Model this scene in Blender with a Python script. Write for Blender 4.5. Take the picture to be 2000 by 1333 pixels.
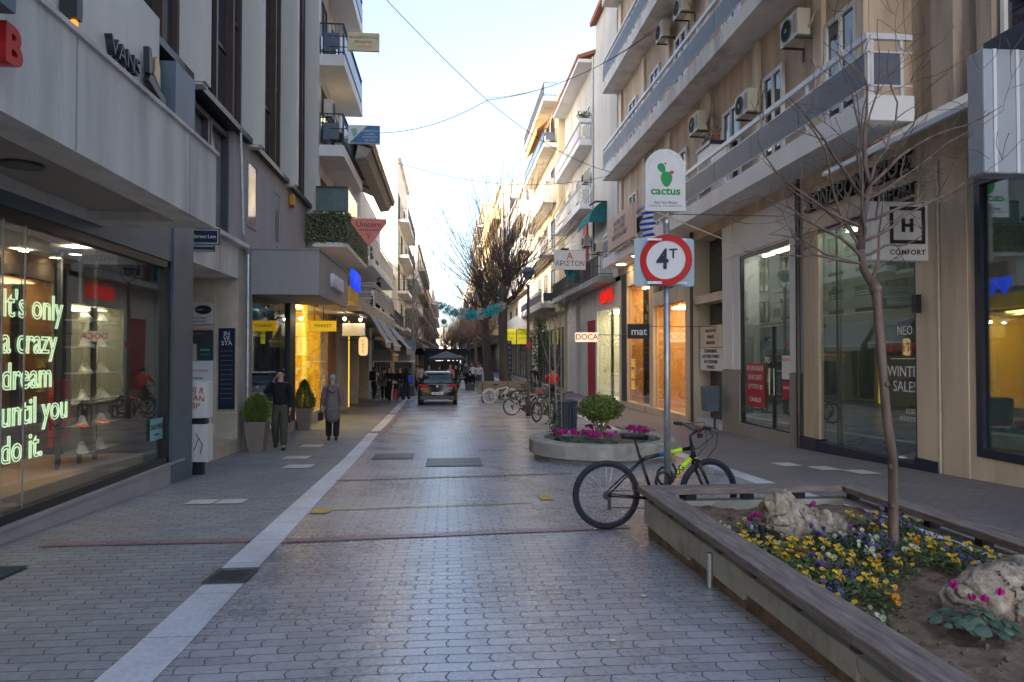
import bpy, math, random
from mathutils import Vector, Matrix, noise
random.seed(7)
R = math.radians
PI = math.pi
scene = bpy.context.scene
for o in list(bpy.data.objects): bpy.data.objects.remove(o)
COL = scene.collection

# ------------------------------------------------------------ camera
EYE = 2.3
cam_d = bpy.data.cameras.new('camera'); cam = bpy.data.objects.new('camera', cam_d); COL.objects.link(cam)
cam_d.sensor_width = 36; cam_d.lens = 36*1400/2000; cam_d.clip_end = 3000; cam_d.clip_start = .05
cam.location = (0, 0, EYE); cam.rotation_euler = (R(90+1.166), 0, -math.atan(125/1400))
scene.camera = cam
# ------------------------------------------------------------ sky and sun (low evening sun behind the camera to the left)
SUN_EL, SUN_AZ = 15, 228      # azimuth clockwise from +Y
S = Vector((math.sin(R(SUN_AZ))*math.cos(R(SUN_EL)), math.cos(R(SUN_AZ))*math.cos(R(SUN_EL)), math.sin(R(SUN_EL))))
w = bpy.data.worlds.new('World'); scene.world = w; w.use_nodes = True
nt = w.node_tree; bg = nt.nodes['Background']
sky = nt.nodes.new('ShaderNodeTexSky'); sky.sky_type = 'NISHITA'; sky.sun_disc = False
sky.sun_elevation = R(SUN_EL); sky.sun_rotation = R(SUN_AZ); sky.air_density = .7; sky.dust_density = 3.5; sky.ozone_density = 1.0
hsn = nt.nodes.new('ShaderNodeHueSaturation'); hsn.inputs['Saturation'].default_value = .85; nt.links.new(sky.outputs[0], hsn.inputs['Color']); nt.links.new(hsn.outputs[0], bg.inputs[0]); bg.inputs[1].default_value = .15
sl = bpy.data.lights.new('sun', 'SUN'); sl.energy = 2.6; sl.angle = R(.6); sl.color = (1, .84, .64)
so = bpy.data.objects.new('sun', sl); COL.objects.link(so); so.location = (-60, -80, 60)
so.rotation_euler = S.to_track_quat('Z', 'Y').to_euler()
vs = scene.view_settings; vs.view_transform = 'Standard'; vs.look = 'None'; vs.gamma = 1; vs.use_curve_mapping = False
vs.exposure = 2.35
scene.cycles.max_bounces = 8; scene.cycles.transparent_max_bounces = 12

# ------------------------------------------------------------ helpers
HP = [(-60, 1.41), (0, 1.41), (14, 2.0), (17, 2.08), (22, 2.17), (30, 2.24), (40, 2.3), (900, 2.3)]
def gz(y):
    for (a, b), (c, d) in zip(HP, HP[1:]):
        if y <= c: return EYE-(b+(d-b)*(y-a)/(c-a))
    return 0.

def tag(o, label=None, cat=None, group=None, kind=None):
    if label: o['label'] = label
    if cat: o['category'] = cat
    if group: o['group'] = group
    if kind: o['kind'] = kind
    return o

def empty(name, loc=(0, 0, 0), label=None, cat=None, group=None, rz=0):
    o = bpy.data.objects.new(name, None); COL.objects.link(o); o.location = loc; o.rotation_euler = (0, 0, rz)
    o.empty_display_size = .1
    return tag(o, label, cat, group)

def dup(o, loc=None, rz=None, label=None, group=None, parent=None, scale=None):
    c = o.copy(); COL.objects.link(c)
    if parent: c.parent = parent
    if loc is not None: c.location = loc
    if rz is not None: c.rotation_euler = (0, 0, rz)
    if scale is not None: c.scale = (scale,)*3
    if label: c['label'] = label
    if group: c['group'] = group
    for ch in list(o.children): dup(ch, parent=c)
    return c

class MB:
    def __init__(s): s.v = []; s.f = []; s.m = []
    def add(s, vs, fs, mi=0):
        b = len(s.v); s.v += [tuple(v) for v in vs]; s.f += [tuple(b+i for i in f) for f in fs]; s.m += [mi]*len(fs); return s
    def box(s, x0, y0, z0, x1, y1, z1, mi=0):
        x0, x1 = min(x0, x1), max(x0, x1); y0, y1 = min(y0, y1), max(y0, y1); z0, z1 = min(z0, z1), max(z0, z1)
        return s.add([(x0,y0,z0),(x1,y0,z0),(x1,y1,z0),(x0,y1,z0),(x0,y0,z1),(x1,y0,z1),(x1,y1,z1),(x0,y1,z1)],
              [(0,3,2,1),(4,5,6,7),(0,1,5,4),(1,2,6,5),(2,3,7,6),(3,0,4,7)], mi)
    def cbox(s, c, d, mi=0): return s.box(c[0]-d[0]/2, c[1]-d[1]/2, c[2]-d[2]/2, c[0]+d[0]/2, c[1]+d[1]/2, c[2]+d[2]/2, mi)
    def poly(s, pts, mi=0): return s.add(pts, [tuple(range(len(pts)))], mi)
    def prism(s, pts, vec, mi=0):
        n = len(pts); v = Vector(vec)
        return s.add(list(pts)+[tuple(Vector(p)+v) for p in pts], [tuple(range(n-1, -1, -1)), tuple(range(n, 2*n))]+[(i, (i+1) % n, n+(i+1) % n, n+i) for i in range(n)], mi)
    def path(s, pts, rr, n=6, mi=0, caps=True):
        pts = [Vector(p) for p in pts]
        if not hasattr(rr, '__len__'): rr = [rr]*len(pts)
        b = len(s.v); prev = None
        for i, p in enumerate(pts):
            t = (pts[min(i+1, len(pts)-1)]-pts[max(i-1, 0)])
            t = t.normalized() if t.length > 1e-9 else Vector((0, 0, 1))
            if prev is None:
                a = Vector((0, 0, 1)) if abs(t.z) < .9 else Vector((1, 0, 0)); u = t.cross(a).normalized()
            else: u = (prev-t*prev.dot(t)).normalized()
            prev = u; w_ = t.cross(u)
            for k in range(n):
                an = 2*PI*k/n; s.v.append(tuple(p+(u*math.cos(an)+w_*math.sin(an))*rr[i]))
        for i in range(len(pts)-1):
            for k in range(n):
                s.f.append((b+i*n+k, b+i*n+(k+1) % n, b+(i+1)*n+(k+1) % n, b+(i+1)*n+k)); s.m.append(mi)
        if caps:
            s.f.append(tuple(b+k for k in range(n))[::-1]); s.m.append(mi)
            e = b+(len(pts)-1)*n; s.f.append(tuple(e+k for k in range(n))); s.m.append(mi)
        return s
    def tube(s, p, q, r, r2=None, n=8, mi=0): return s.path([p, q], [r, r if r2 is None else r2], n, mi)
    def lathe(s, prof, c=(0, 0, 0), n=24, mi=0, axis='z', closed=False):
        b = len(s.v); m = len(prof)
        for r_, h in prof:
            for k in range(n):
                a = 2*PI*k/n; x, y = r_*math.cos(a), r_*math.sin(a)
                if axis == 'z': p = (x, y, h)
                elif axis == 'y': p = (x, h, y)
                else: p = (h, x, y)
                s.v.append((p[0]+c[0], p[1]+c[1], p[2]+c[2]))
        rng = range(m) if closed else range(m-1)
        for i in rng:
            j = (i+1) % m
            for k in range(n): s.f.append((b+i*n+k, b+i*n+(k+1) % n, b+j*n+(k+1) % n, b+j*n+k)); s.m.append(mi)
        if not closed:
            if prof[0][0] > 1e-6: s.f.append(tuple(b+k for k in range(n))[::-1]); s.m.append(mi)
            if prof[-1][0] > 1e-6: s.f.append(tuple(b+(m-1)*n+k for k in range(n))); s.m.append(mi)
        return s
    def ball(s, c, r, n=10, m=7, mi=0, jit=0, sq=None):
        rx, ry, rz = r if hasattr(r, '__len__') else (r, r, r); b = len(s.v)
        for i in range(m+1):
            th = PI*i/m
            for k in range(n):
                a = 2*PI*k/n; d = Vector((math.sin(th)*math.cos(a), math.sin(th)*math.sin(a), math.cos(th)))
                q = 1+(noise.noise(d*2.1+Vector(c)*3.7)*jit if jit else 0)
                s.v.append((c[0]+d.x*rx*q, c[1]+d.y*ry*q, c[2]+d.z*rz*q))
        for i in range(m):
            for k in range(n): s.f.append((b+i*n+k, b+(i+1)*n+k, b+(i+1)*n+(k+1) % n, b+i*n+(k+1) % n)); s.m.append(mi)
        return s
    def xf(s, M, start=0):
        for i in range(start, len(s.v)): s.v[i] = tuple(M @ Vector(s.v[i]))
        return s
    def build(s, name, mats, parent=None, smooth=False, bevel=0, loc=None, label=None, cat=None, group=None, kind=None):
        me = bpy.data.meshes.new(name); me.from_pydata(s.v, [], s.f)
        if not hasattr(mats, '__len__'): mats = [mats]
        for m_ in mats: me.materials.append(m_)
        for p, mi in zip(me.polygons, s.m): p.material_index = min(mi, len(mats)-1); p.use_smooth = smooth
        me.validate(); me.update()
        o = bpy.data.objects.new(name, me); COL.objects.link(o)
        if loc is not None: o.location = loc
        if parent: o.parent = parent
        if bevel:
            b = o.modifiers.new('bevel', 'BEVEL'); b.width = bevel; b.segments = 2; b.limit_method = 'ANGLE'
        return tag(o, label, cat, group, kind)

def wire(name, pts, r, m, sag=0, **k):
    p0, p1 = Vector(pts[0]), Vector(pts[1]); n = 14
    P = [p0.lerp(p1, i/n)-Vector((0, 0, sag*4*(i/n)*(1-i/n))) for i in range(n+1)]
    return MB().path(P, r, 5).build(name, m, smooth=True, **k)

# ------------------------------------------------------------ text as mesh
def text(txt, size, m, parent=None, loc=(0, 0, 0), face='y', depth=.004, align='CENTER', outline=0, name='lettering', sx=1, space=1, bold=0, tx='CENTER', **k):
    """face: 'y' read by a viewer looking along +Y; 'L' lettering on the left-hand facades (faces +X); 'R' on the right-hand ones (faces -X)"""
    cu = bpy.data.curves.new(name, 'FONT'); cu.body = txt; cu.size = size; cu.align_x = align; cu.align_y = tx
    cu.space_character = space; cu.space_line = .95
    if outline: cu.fill_mode = 'NONE'; cu.bevel_depth = outline; cu.bevel_resolution = 1; cu.resolution_u = 4
    else: cu.extrude = depth; cu.resolution_u = 3; cu.offset = bold
    t = bpy.data.objects.new(name, cu); COL.objects.link(t)
    dg = bpy.context.evaluated_depsgraph_get(); me = bpy.data.meshes.new_from_object(t.evaluated_get(dg))
    bpy.data.objects.remove(t)
    rz = {'y': 0, 'L': R(90), 'R': R(-90)}[face]
    M = Matrix.Rotation(rz, 4, 'Z') @ Matrix.Rotation(R(90), 4, 'X') @ Matrix.Diagonal((sx, 1, 1, 1))
    me.transform(M); me.materials.clear(); me.materials.append(m)
    o = bpy.data.objects.new(name, me); COL.objects.link(o); o.location = loc
    if parent: o.parent = parent
    return tag(o, **k)

# ------------------------------------------------------------ materials
def newmat(name):
    m = bpy.data.materials.new(name); m.use_nodes = True
    return m, m.node_tree.nodes, m.node_tree.links, m.node_tree.nodes['Principled BSDF']
def mat(name, col, rough=.7, metal=0, var=.12, scale=3., bump=.0, bscale=40, streak=False, dirt=0, spec=.5, dirtcol=None, alpha=1):
    """painted or mineral surface: broad tone variation, fine grain, optional vertical stains"""
    m, N, L, b = newmat(name)
    tc = N.new('ShaderNodeTexCoord')
    n1 = N.new('ShaderNodeTexNoise'); n1.inputs['Scale'].default_value = scale; n1.inputs['Detail'].default_value = 6
    mp = N.new('ShaderNodeMapping'); L.new(tc.outputs['Object'], mp.inputs[0]); L.new(mp.outputs[0], n1.inputs['Vector'])
    if streak: mp.inputs['Scale'].default_value = (1, 1, .12)
    rp = N.new('ShaderNodeValToRGB'); c = Vector(col[:3])
    rp.color_ramp.elements[0].position = .3; rp.color_ramp.elements[1].position = .7
    rp.color_ramp.elements[0].color = (*(c*(1-var)), 1); rp.color_ramp.elements[1].color = (*(c*(1+var)), 1)
    L.new(n1.outputs[0], rp.inputs[0]); out = rp.outputs[0]
    if dirt:
        n2 = N.new('ShaderNodeTexNoise'); n2.inputs['Scale'].default_value = scale*.6; n2.inputs['Detail'].default_value = 10; n2.inputs['Roughness'].default_value = .7
        L.new(mp.outputs[0], n2.inputs['Vector'])
        r2 = N.new('ShaderNodeValToRGB'); r2.color_ramp.elements[0].position = .5; r2.color_ramp.elements[1].position = .72
        r2.color_ramp.elements[1].color = (dirt,)*3+(1,); L.new(n2.outputs[0], r2.inputs[0])
        mx = N.new('ShaderNodeMixRGB'); L.new(r2.outputs[0], mx.inputs[0]); L.new(out, mx.inputs[1])
        mx.inputs[2].default_value = (*(dirtcol or tuple(c*.35)), 1); out = mx.outputs[0]
    L.new(out, b.inputs['Base Color'])
    b.inputs['Roughness'].default_value = rough; b.inputs['Metallic'].default_value = metal
    b.inputs['Specular IOR Level'].default_value = spec
    if bump:
        n3 = N.new('ShaderNodeTexNoise'); n3.inputs['Scale'].default_value = bscale; n3.inputs['Detail'].default_value = 4
        L.new(tc.outputs['Object'], n3.inputs['Vector'])
        bp = N.new('ShaderNodeBump'); bp.inputs['Strength'].default_value = bump; bp.inputs['Distance'].default_value = .01
        L.new(n3.outputs[0], bp.inputs['Height']); L.new(bp.outputs[0], b.inputs['Normal'])
    return m
def emis(name, col, st):
    m, N, L, b = newmat(name)
    b.inputs['Base Color'].default_value = (*[x*.8 for x in col], 1); b.inputs['Emission Color'].default_value = (*col, 1); b.inputs['Emission Strength'].default_value = st
    return m
def glassm(name, tint=(.85, .9, .88), refl=.28, rough=.01, fk=.5):
    m, N, L, b = newmat(name); N.remove(b)
    tr = N.new('ShaderNodeBsdfTransparent'); tr.inputs[0].default_value = (*tint, 1)
    gl = N.new('ShaderNodeBsdfGlossy'); gl.inputs['Roughness'].default_value = rough; gl.inputs['Color'].default_value = (.9, .95, 1, 1)
    fr = N.new('ShaderNodeFresnel'); fr.inputs[0].default_value = 1.5
    ad = N.new('ShaderNodeMath'); ad.operation = 'MULTIPLY_ADD'; ad.inputs[1].default_value = fk; ad.inputs[2].default_value = refl-.15; ad.use_clamp = True
    tc = N.new('ShaderNodeTexCoord'); nz = N.new('ShaderNodeTexNoise'); nz.inputs['Scale'].default_value = .9; L.new(tc.outputs['Object'], nz.inputs['Vector'])
    bp = N.new('ShaderNodeBump'); bp.inputs['Strength'].default_value = .04; bp.inputs['Distance'].default_value = .02
    L.new(nz.outputs[0], bp.inputs['Height']); L.new(bp.outputs[0], gl.inputs['Normal'])
    mx = N.new('ShaderNodeMixShader'); L.new(fr.outputs[0], ad.inputs[0]); L.new(ad.outputs[0], mx.inputs[0]); L.new(tr.outputs[0], mx.inputs[1]); L.new(gl.outputs[0], mx.inputs[2])
    L.new(mx.outputs[0], N['Material Output'].inputs[0]); return m
def paver(name, c1, c2, mortar, rough, bw=.225, rh=.1125, zig=.011, r2=.2, patch=(.16, .14, .14)):
    m, N, L, b = newmat(name)
    tc = N.new('ShaderNodeTexCoord'); sp = N.new('ShaderNodeSeparateXYZ'); L.new(tc.outputs['Object'], sp.inputs[0])
    def math_(op, a, bb, c=None):
        n = N.new('ShaderNodeMath'); n.operation = op
        for i, x in enumerate((a, bb, c)):
            if x is None: continue
            if isinstance(x, (int, float)): n.inputs[i].default_value = x
            else: L.new(x, n.inputs[i])
        return n.outputs[0]
    sy = math_('SINE', math_('MULTIPLY', sp.outputs[1], 2*PI/rh), 0)
    sx = math_('SINE', math_('MULTIPLY', sp.outputs[0], 2*PI/bw*.5), 0)
    X = math_('MULTIPLY_ADD', sy, zig, sp.outputs[0]); Y = math_('MULTIPLY_ADD', sx, zig*.16, sp.outputs[1])
    nz0 = N.new('ShaderNodeTexNoise'); nz0.inputs['Scale'].default_value = .7; L.new(tc.outputs['Object'], nz0.inputs['Vector'])
    Y = math_('MULTIPLY_ADD', nz0.outputs[0], .06, Y)
    cb = N.new('ShaderNodeCombineXYZ'); L.new(X, cb.inputs[0]); L.new(Y, cb.inputs[1])
    br = N.new('ShaderNodeTexBrick'); L.new(cb.outputs[0], br.inputs[0]); br.offset = .5
    br.inputs['Scale'].default_value = 1; br.inputs['Brick Width'].default_value = bw; br.inputs['Row Height'].default_value = rh
    br.inputs['Mortar Size'].default_value = .0045; br.inputs['Mortar Smooth'].default_value = .35; br.inputs['Bias'].default_value = -.2
    br.inputs['Color1'].default_value = (*c1, 1); br.inputs['Color2'].default_value = (*c2, 1); br.inputs['Mortar'].default_value = (*mortar, 1)
    n1 = N.new('ShaderNodeTexNoise'); n1.inputs['Scale'].default_value = .8; n1.inputs['Detail'].default_value = 8; n1.inputs['Roughness'].default_value = .62; L.new(tc.outputs['Object'], n1.inputs['Vector'])
    n2 = N.new('ShaderNodeTexNoise'); n2.inputs['Scale'].default_value = 28; n2.inputs['Detail'].default_value = 6; L.new(tc.outputs['Object'], n2.inputs['Vector'])
    v = math_('MULTIPLY_ADD', n1.outputs[0], 1.15, .44); v2 = math_('MULTIPLY_ADD', n2.outputs[0], .8, .6); v = math_('MULTIPLY', v, v2)
    hs = N.new('ShaderNodeHueSaturation'); L.new(v, hs.inputs['Value']); L.new(br.outputs[0], hs.inputs['Color'])
    # odd darker stones and stains
    vo = N.new('ShaderNodeTexNoise'); vo.inputs['Scale'].default_value = 2.3; vo.inputs['Detail'].default_value = 9; vo.inputs['Roughness'].default_value = .65; L.new(tc.outputs['Object'], vo.inputs['Vector'])
    rp = N.new('ShaderNodeValToRGB'); rp.color_ramp.elements[0].position = .58; rp.color_ramp.elements[1].position = .75; rp.color_ramp.elements[1].color = (.6, .6, .6, 1)
    L.new(vo.outputs[0], rp.inputs[0]); mx = N.new('ShaderNodeMixRGB'); L.new(rp.outputs[0], mx.inputs[0]); L.new(hs.outputs[0], mx.inputs[1]); mx.inputs[2].default_value = (*patch, 1)
    L.new(mx.outputs[0], b.inputs['Base Color'])
    rr = math_('MULTIPLY_ADD', n1.outputs[0], r2, rough-r2/2); rr = math_('MULTIPLY_ADD', br.outputs['Fac'], .4, rr); rr = math_('MULTIPLY_ADD', n2.outputs[0], .16, math_('SUBTRACT', rr, .08)); L.new(rr, b.inputs['Roughness'])
    # uneven bedding of each stone
    n4 = N.new('ShaderNodeTexNoise'); n4.inputs['Scale'].default_value = 5.5; n4.inputs['Detail'].default_value = 2; L.new(tc.outputs['Object'], n4.inputs['Vector'])
    h = math_('MULTIPLY_ADD', br.outputs['Fac'], -1.0, math_('MULTIPLY', n2.outputs[0], .35)); h = math_('MULTIPLY_ADD', n4.outputs[0], 1.2, h)
    bp = N.new('ShaderNodeBump'); bp.inputs['Strength'].default_value = .55; bp.inputs['Distance'].default_value = .006; L.new(h, bp.inputs['Height']); L.new(bp.outputs[0], b.inputs['Normal'])
    b.inputs['Specular IOR Level'].default_value = .75
    return m
def wood(name, c1, c2, sc=(1.5, 12, 12), rough=.6, bump=.4):
    m, N, L, b = newmat(name); tc = N.new('ShaderNodeTexCoord'); mp = N.new('ShaderNodeMapping'); mp.inputs['Scale'].default_value = sc
    L.new(tc.outputs['Object'], mp.inputs[0]); n1 = N.new('ShaderNodeTexNoise'); n1.inputs['Scale'].default_value = 3; n1.inputs['Detail'].default_value = 9; n1.inputs['Roughness'].default_value = .7
    L.new(mp.outputs[0], n1.inputs['Vector']); rp = N.new('ShaderNodeValToRGB'); rp.color_ramp.elements[0].position = .35; rp.color_ramp.elements[1].position = .68
    rp.color_ramp.elements[0].color = (*c1, 1); rp.color_ramp.elements[1].color = (*c2, 1); L.new(n1.outputs[0], rp.inputs[0]); L.new(rp.outputs[0], b.inputs['Base Color'])
    bp = N.new('ShaderNodeBump'); bp.inputs['Strength'].default_value = bump; bp.inputs['Distance'].default_value = .006; L.new(n1.outputs[0], bp.inputs['Height']); L.new(bp.outputs[0], b.inputs['Normal'])
    b.inputs['Roughness'].default_value = rough; return m
def leafm(name, c1, c2, rough=.5):
    m, N, L, b = newmat(name); oi = N.new('ShaderNodeNewGeometry')
    rp = N.new('ShaderNodeValToRGB'); rp.color_ramp.elements[0].color = (*c1, 1); rp.color_ramp.elements[1].color = (*c2, 1)
    L.new(oi.outputs['Random Per Island'], rp.inputs[0]); L.new(rp.outputs[0], b.inputs['Base Color']); b.inputs['Roughness'].default_value = rough
    b.inputs['Subsurface Weight'].default_value = 0; return m

M = {}
M['pav'] = paver('carriageway_pavers', (.38, .375, .40), (.265, .255, .275), (.085, .08, .085), .29, r2=.2, zig=.008)
M['side'] = paver('sidewalk_pavers', (.255, .255, .26), (.19, .19, .195), (.085, .085, .08), .6, r2=.12)
M['sideR'] = paver('sidewalk_pavers_right', (.19, .17, .17), (.15, .125, .125), (.05, .045, .042), .55, r2=.12)
M['red'] = paver('red_pavers', (.30, .17, .17), (.24, .14, .15), (.07, .05, .05), .4, patch=(.2, .1, .1))
M['marble'] = paver('marble_kerb', (.66, .67, .72), (.50, .52, .57), (.16, .16, .16), .42, bw=40, rh=.85, zig=0, patch=(.34, .34, .36))
M['tile'] = mat('pale_tile', (.6, .58, .56), .5, var=.12, scale=5, dirt=.3, bump=.1)
M['yel'] = mat('worn_yellow_paint', (.65, .42, .03), .6, var=.3, scale=9, dirt=.8, dirtcol=(.2, .19, .19))
M['iron'] = mat('cast_iron', (.09, .085, .085), .5, metal=.6, var=.3, scale=8, bump=.3)
M['asph'] = mat('ground_asphalt', (.12, .12, .12), .8, var=.2, bump=.3)
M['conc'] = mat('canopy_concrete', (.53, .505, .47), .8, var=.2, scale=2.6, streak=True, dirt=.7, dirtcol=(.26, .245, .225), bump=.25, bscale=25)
M['conc2'] = mat('grey_concrete', (.34, .33, .31), .8, var=.2, scale=2, dirt=.5, dirtcol=(.14, .13, .1), bump=.4, bscale=30, streak=True)
M['mossconc'] = mat('mossy_concrete', (.40, .385, .33), .85, var=.25, scale=3, dirt=.75, dirtcol=(.12, .125, .06), bump=.6, bscale=35)
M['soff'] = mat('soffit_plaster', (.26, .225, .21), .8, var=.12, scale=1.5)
M['slate'] = mat('slate_blue_panel', (.085, .125, .155), .45, var=.12, scale=1.5, bump=.05)
M['black'] = mat('black_metal', (.018, .02, .024), .4, var=.15)
M['dark'] = mat('dark_grey_metal', (.05, .053, .06), .45, var=.15)
M['cream'] = mat('cream_panel', (.64, .62, .57), .6, var=.06, scale=1.2, dirt=.25, streak=True)
M['white'] = mat('white_paint', (.78, .78, .78), .6, var=.06, scale=1.2, dirt=.3, streak=True, dirtcol=(.38, .36, .33))
M['offw'] = mat('old_white_paint', (.72, .69, .65), .7, var=.12, scale=1.8, dirt=.7, streak=True, dirtcol=(.25, .22, .2), bump=.2)
M['beige'] = mat('beige_stone', (.68, .57, .43), .65, var=.16, scale=2.2, dirt=.5, streak=True, bump=.15)
M['stucco'] = mat('ochre_stucco', (.62, .485, .36), .9, var=.2, scale=2.4, dirt=.6, streak=True, bump=.9, bscale=60)
M['peel'] = mat('peeling_plaster', (.46, .39, .32), .9, var=.3, scale=3.5, dirt=.9, dirtcol=(.16, .13, .11), bump=1, bscale=14, streak=True)
M['taupe'] = mat('taupe_render', (.30, .285, .275), .75, var=.08, scale=1.2, dirt=.2, streak=True, bump=.2)
M['mauve'] = mat('mauve_render', (.37, .35, .36), .8, var=.06, scale=1.5, dirt=.2, streak=True)
M['brown'] = mat('brown_window_frame', (.075, .045, .035), .45, var=.15)
M['steel'] = mat('galvanised_steel', (.42, .45, .47), .42, metal=.75, var=.22, scale=14, bump=.1)
M['alu'] = mat('white_aluminium', (.66, .67, .7), .4, var=.05)
M['frost'] = mat('frosted_rail_panel', (.10, .12, .155), .55, var=.1, scale=1.2, dirt=.2, dirtcol=(.28, .3, .33))
M['blueg'] = mat('blue_grey_panel', (.09, .13, .19), .35, var=.12)
M['acw'] = mat('aircon_ivory', (.58, .54, .44), .5, var=.08, scale=5, dirt=.3)
M['marb2'] = mat('beige_marble', (.55, .47, .36), .35, var=.14, scale=3, dirt=.3)
M['nav'] = mat('navy_board', (.012, .022, .05), .4)
M['redp'] = mat('red_panel', (.40, .012, .03), .5, var=.06)
M['whitep'] = mat('white_board', (.78, .79, .80), .5, var=.07, scale=2.5, dirt=.22, dirtcol=(.5, .5, .48))
M['ink'] = mat('black_ink', (.015, .015, .02), .5)
M['redink'] = mat('red_ink', (.55, .03, .03), .5)
M['whiteink'] = mat('white_ink', (.8, .8, .8), .5)
M['tan'] = mat('tan_pot', (.25, .20, .165), .7, var=.1, scale=5)
M['glass'] = glassm('shop_glass', refl=.22)
M['glassA'] = glassm('shoe_shop_glass', tint=(.93, .95, .94), refl=.17, fk=.26)
M['inter'] = mat('dark_interior', (.045, .045, .047), .8)
M['interg'] = mat('green_grey_interior', (.24, .29, .25), .8, var=.05)
M['int_w'] = mat('pale_interior', (.6, .55, .45), .7)
M['floorw'] = mat('wooden_shop_floor', (.42, .26, .13), .4, var=.12)
M['awg'] = mat('grey_awning_cloth', (.30, .31, .34), .85, var=.1)
M['awc'] = mat('cream_awning_cloth', (.72, .68, .60), .8, var=.06)
M['awb'] = mat('beige_awning_cloth', (.40, .36, .30), .85, var=.15, scale=4, dirt=.4)
M['awbr'] = mat('ochre_awning_cloth', (.45, .22, .07), .85, var=.1)
M['teal'] = mat('teal_awning_cloth', (.01, .14, .15), .8, var=.3, scale=8)
M['tileR'] = mat('roof_tiles', (.32, .12, .07), .8, var=.3, scale=12, bump=.5)
M['bark'] = mat('tree_bark', (.085, .066, .055), .9, var=.35, scale=12, bump=1, bscale=40, streak=True)
M['bark2'] = mat('young_bark', (.15, .105, .085), .85, var=.5, scale=18, bump=.7, bscale=50, streak=True)
M['twig'] = mat('pale_twigs', (.30, .25, .19), .85, var=.2)
M['twigd'] = mat('dark_twigs', (.085, .062, .05), .9, var=.2)
M['soil'] = mat('garden_soil', (.20, .135, .09), .95, var=.4, scale=9, bump=1.5, bscale=30)
M['woodr'] = wood('weathered_rail_wood', (.11, .085, .075), (.32, .26, .235), sc=(10, 1.2, 10))
M['woodx'] = wood('weathered_rail_wood_across', (.11, .085, .075), (.32, .26, .235), sc=(1.2, 10, 10))
M['bench'] = wood('bench_slats', (.16, .12, .085), (.30, .25, .19), sc=(1.2, 10, 10))
M['benchr'] = wood('red_brown_slats', (.17, .07, .04), (.30, .14, .09), sc=(1.2, 10, 10))
M['leaf'] = leafm('boxwood_leaves', (.045, .09, .012), (.20, .27, .05))
M['leafc'] = leafm('conifer_leaves', (.03, .065, .015), (.14, .20, .05))
M['leafd'] = leafm('dark_leaves', (.02, .055, .03), (.09, .15, .10))
M['leafy'] = leafm('ivy_leaves', (.05, .075, .03), (.30, .30, .17))
M['mag'] = leafm('magenta_petals', (.28, .006, .12), (.55, .03, .32))
M['fy'] = leafm('yellow_petals', (.62, .33, .008), (.78, .52, .03))
M['fw'] = leafm('cream_petals', (.38, .42, .25), (.55, .56, .45))
M['fv'] = leafm('violet_petals', (.02, .008, .06), (.12, .08, .28))
M['fo'] = leafm('orange_petals', (.50, .16, .005), (.6, .26, .01))
M['stone'] = mat('rough_limestone', (.36, .30, .235), .95, var=.6, scale=9, dirt=1.0, dirtcol=(.09, .075, .06), bump=1.6, bscale=26)
M['skin'] = mat('skin', (.50, .30, .22), .6, var=.05)
M['warm'] = emis('warm_light_panel', (1, .72, .35), 2.2)
M['lampw'] = emis('white_lamp', (1, .9, .7), 4)
M['signw'] = emis('lit_cream_sign', (1, .74, .45), .30)
# ================================================================= ground
YS = [-50, -20, -6, 0, 2, 4, 6, 8, 10, 12, 14, 15.5, 17, 19.5, 22, 26, 30, 35, 40, 50, 60, 80, 110, 150, 220, 420]
def interp(tab, y):
    for (a, b), (c, d) in zip(tab, tab[1:]):
        if y <= c: return b+(d-b)*(y-a)/(c-a)
    return tab[-1][1]
def strip(name, xl, xr, m, off, y0=-50, y1=420, **k):
    ys = sorted(set([y0, y1]+[y for y in YS if y0 < y < y1])); mb = MB(); v = []
    for y in ys:
        a = xl(y) if callable(xl) else xl; b = xr(y) if callable(xr) else xr
        v += [(a, y, gz(y)+off), (b, y, gz(y)+off)]
    mb.add(v, [(2*i, 2*i+1, 2*i+3, 2*i+2) for i in range(len(ys)-1)]); return mb.build(name, m, **k)
gm = MB(); xs = [-500, -60, -14, -5, 0, 5, 14, 60, 500]; ys = YS+[900, 1500]
gm.add([(x, y, gz(y)) for y in ys for x in xs], [(j*9+i, j*9+i+1, (j+1)*9+i+1, (j+1)*9+i) for j in range(len(ys)-1) for i in range(8)])
gm.build('ground', M['asph'], kind='structure')
SL = [(-60, -1.3), (3.6, -1.39), (8.8, -1.57), (19.3, -1.88), (35, -2.04), (60, -2.1), (420, -2.1)]   # right edge of the left kerb strip
SR = [(-60, 4.3), (9.8, 4.36), (15, 4.55), (22, 4.7), (60, 4.6), (420, 4.4)]
sl_ = lambda y: interp(SL, y); sr_ = lambda y: interp(SR, y)
strip('carriageway', sl_, sr_, M['pav'], .004, kind='structure')
strip('sidewalk', -6.6, lambda y: sl_(y)-.28, M['side'], .004, kind='structure')
strip('sidewalk', lambda y: sr_(y)+.3, 9.2, M['sideR'], .004, kind='structure')
strip('kerb_strip', lambda y: sl_(y)-.28, sl_, M['marble'], .008, kind='structure')
strip('kerb_strip', sr_, lambda y: sr_(y)+.3, M['marble'], .008, kind='structure')
def band(name, x0, x1, y0, y1, m, off=.012, sk=0, **k):
    mb = MB(); n = 8; v = []
    for i in range(n+1):
        x = x0+(x1-x0)*i/n; dy = sk*i/n; v += [(x, y0+dy, gz(y0+dy)+off), (x, y1+dy, gz(y1+dy)+off)]
    mb.add(v, [(2*i, 2*i+2, 2*i+3, 2*i+1) for i in range(n)]); return mb.build(name, m, **k)
band('paving_band', -3.6, sl_(6.7)-.29, 6.68, 6.86, M['red'], kind='structure')
band('paving_band', -1.48, 1.8, 6.62, 6.80, M['red'], sk=.32, kind='structure')
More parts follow.
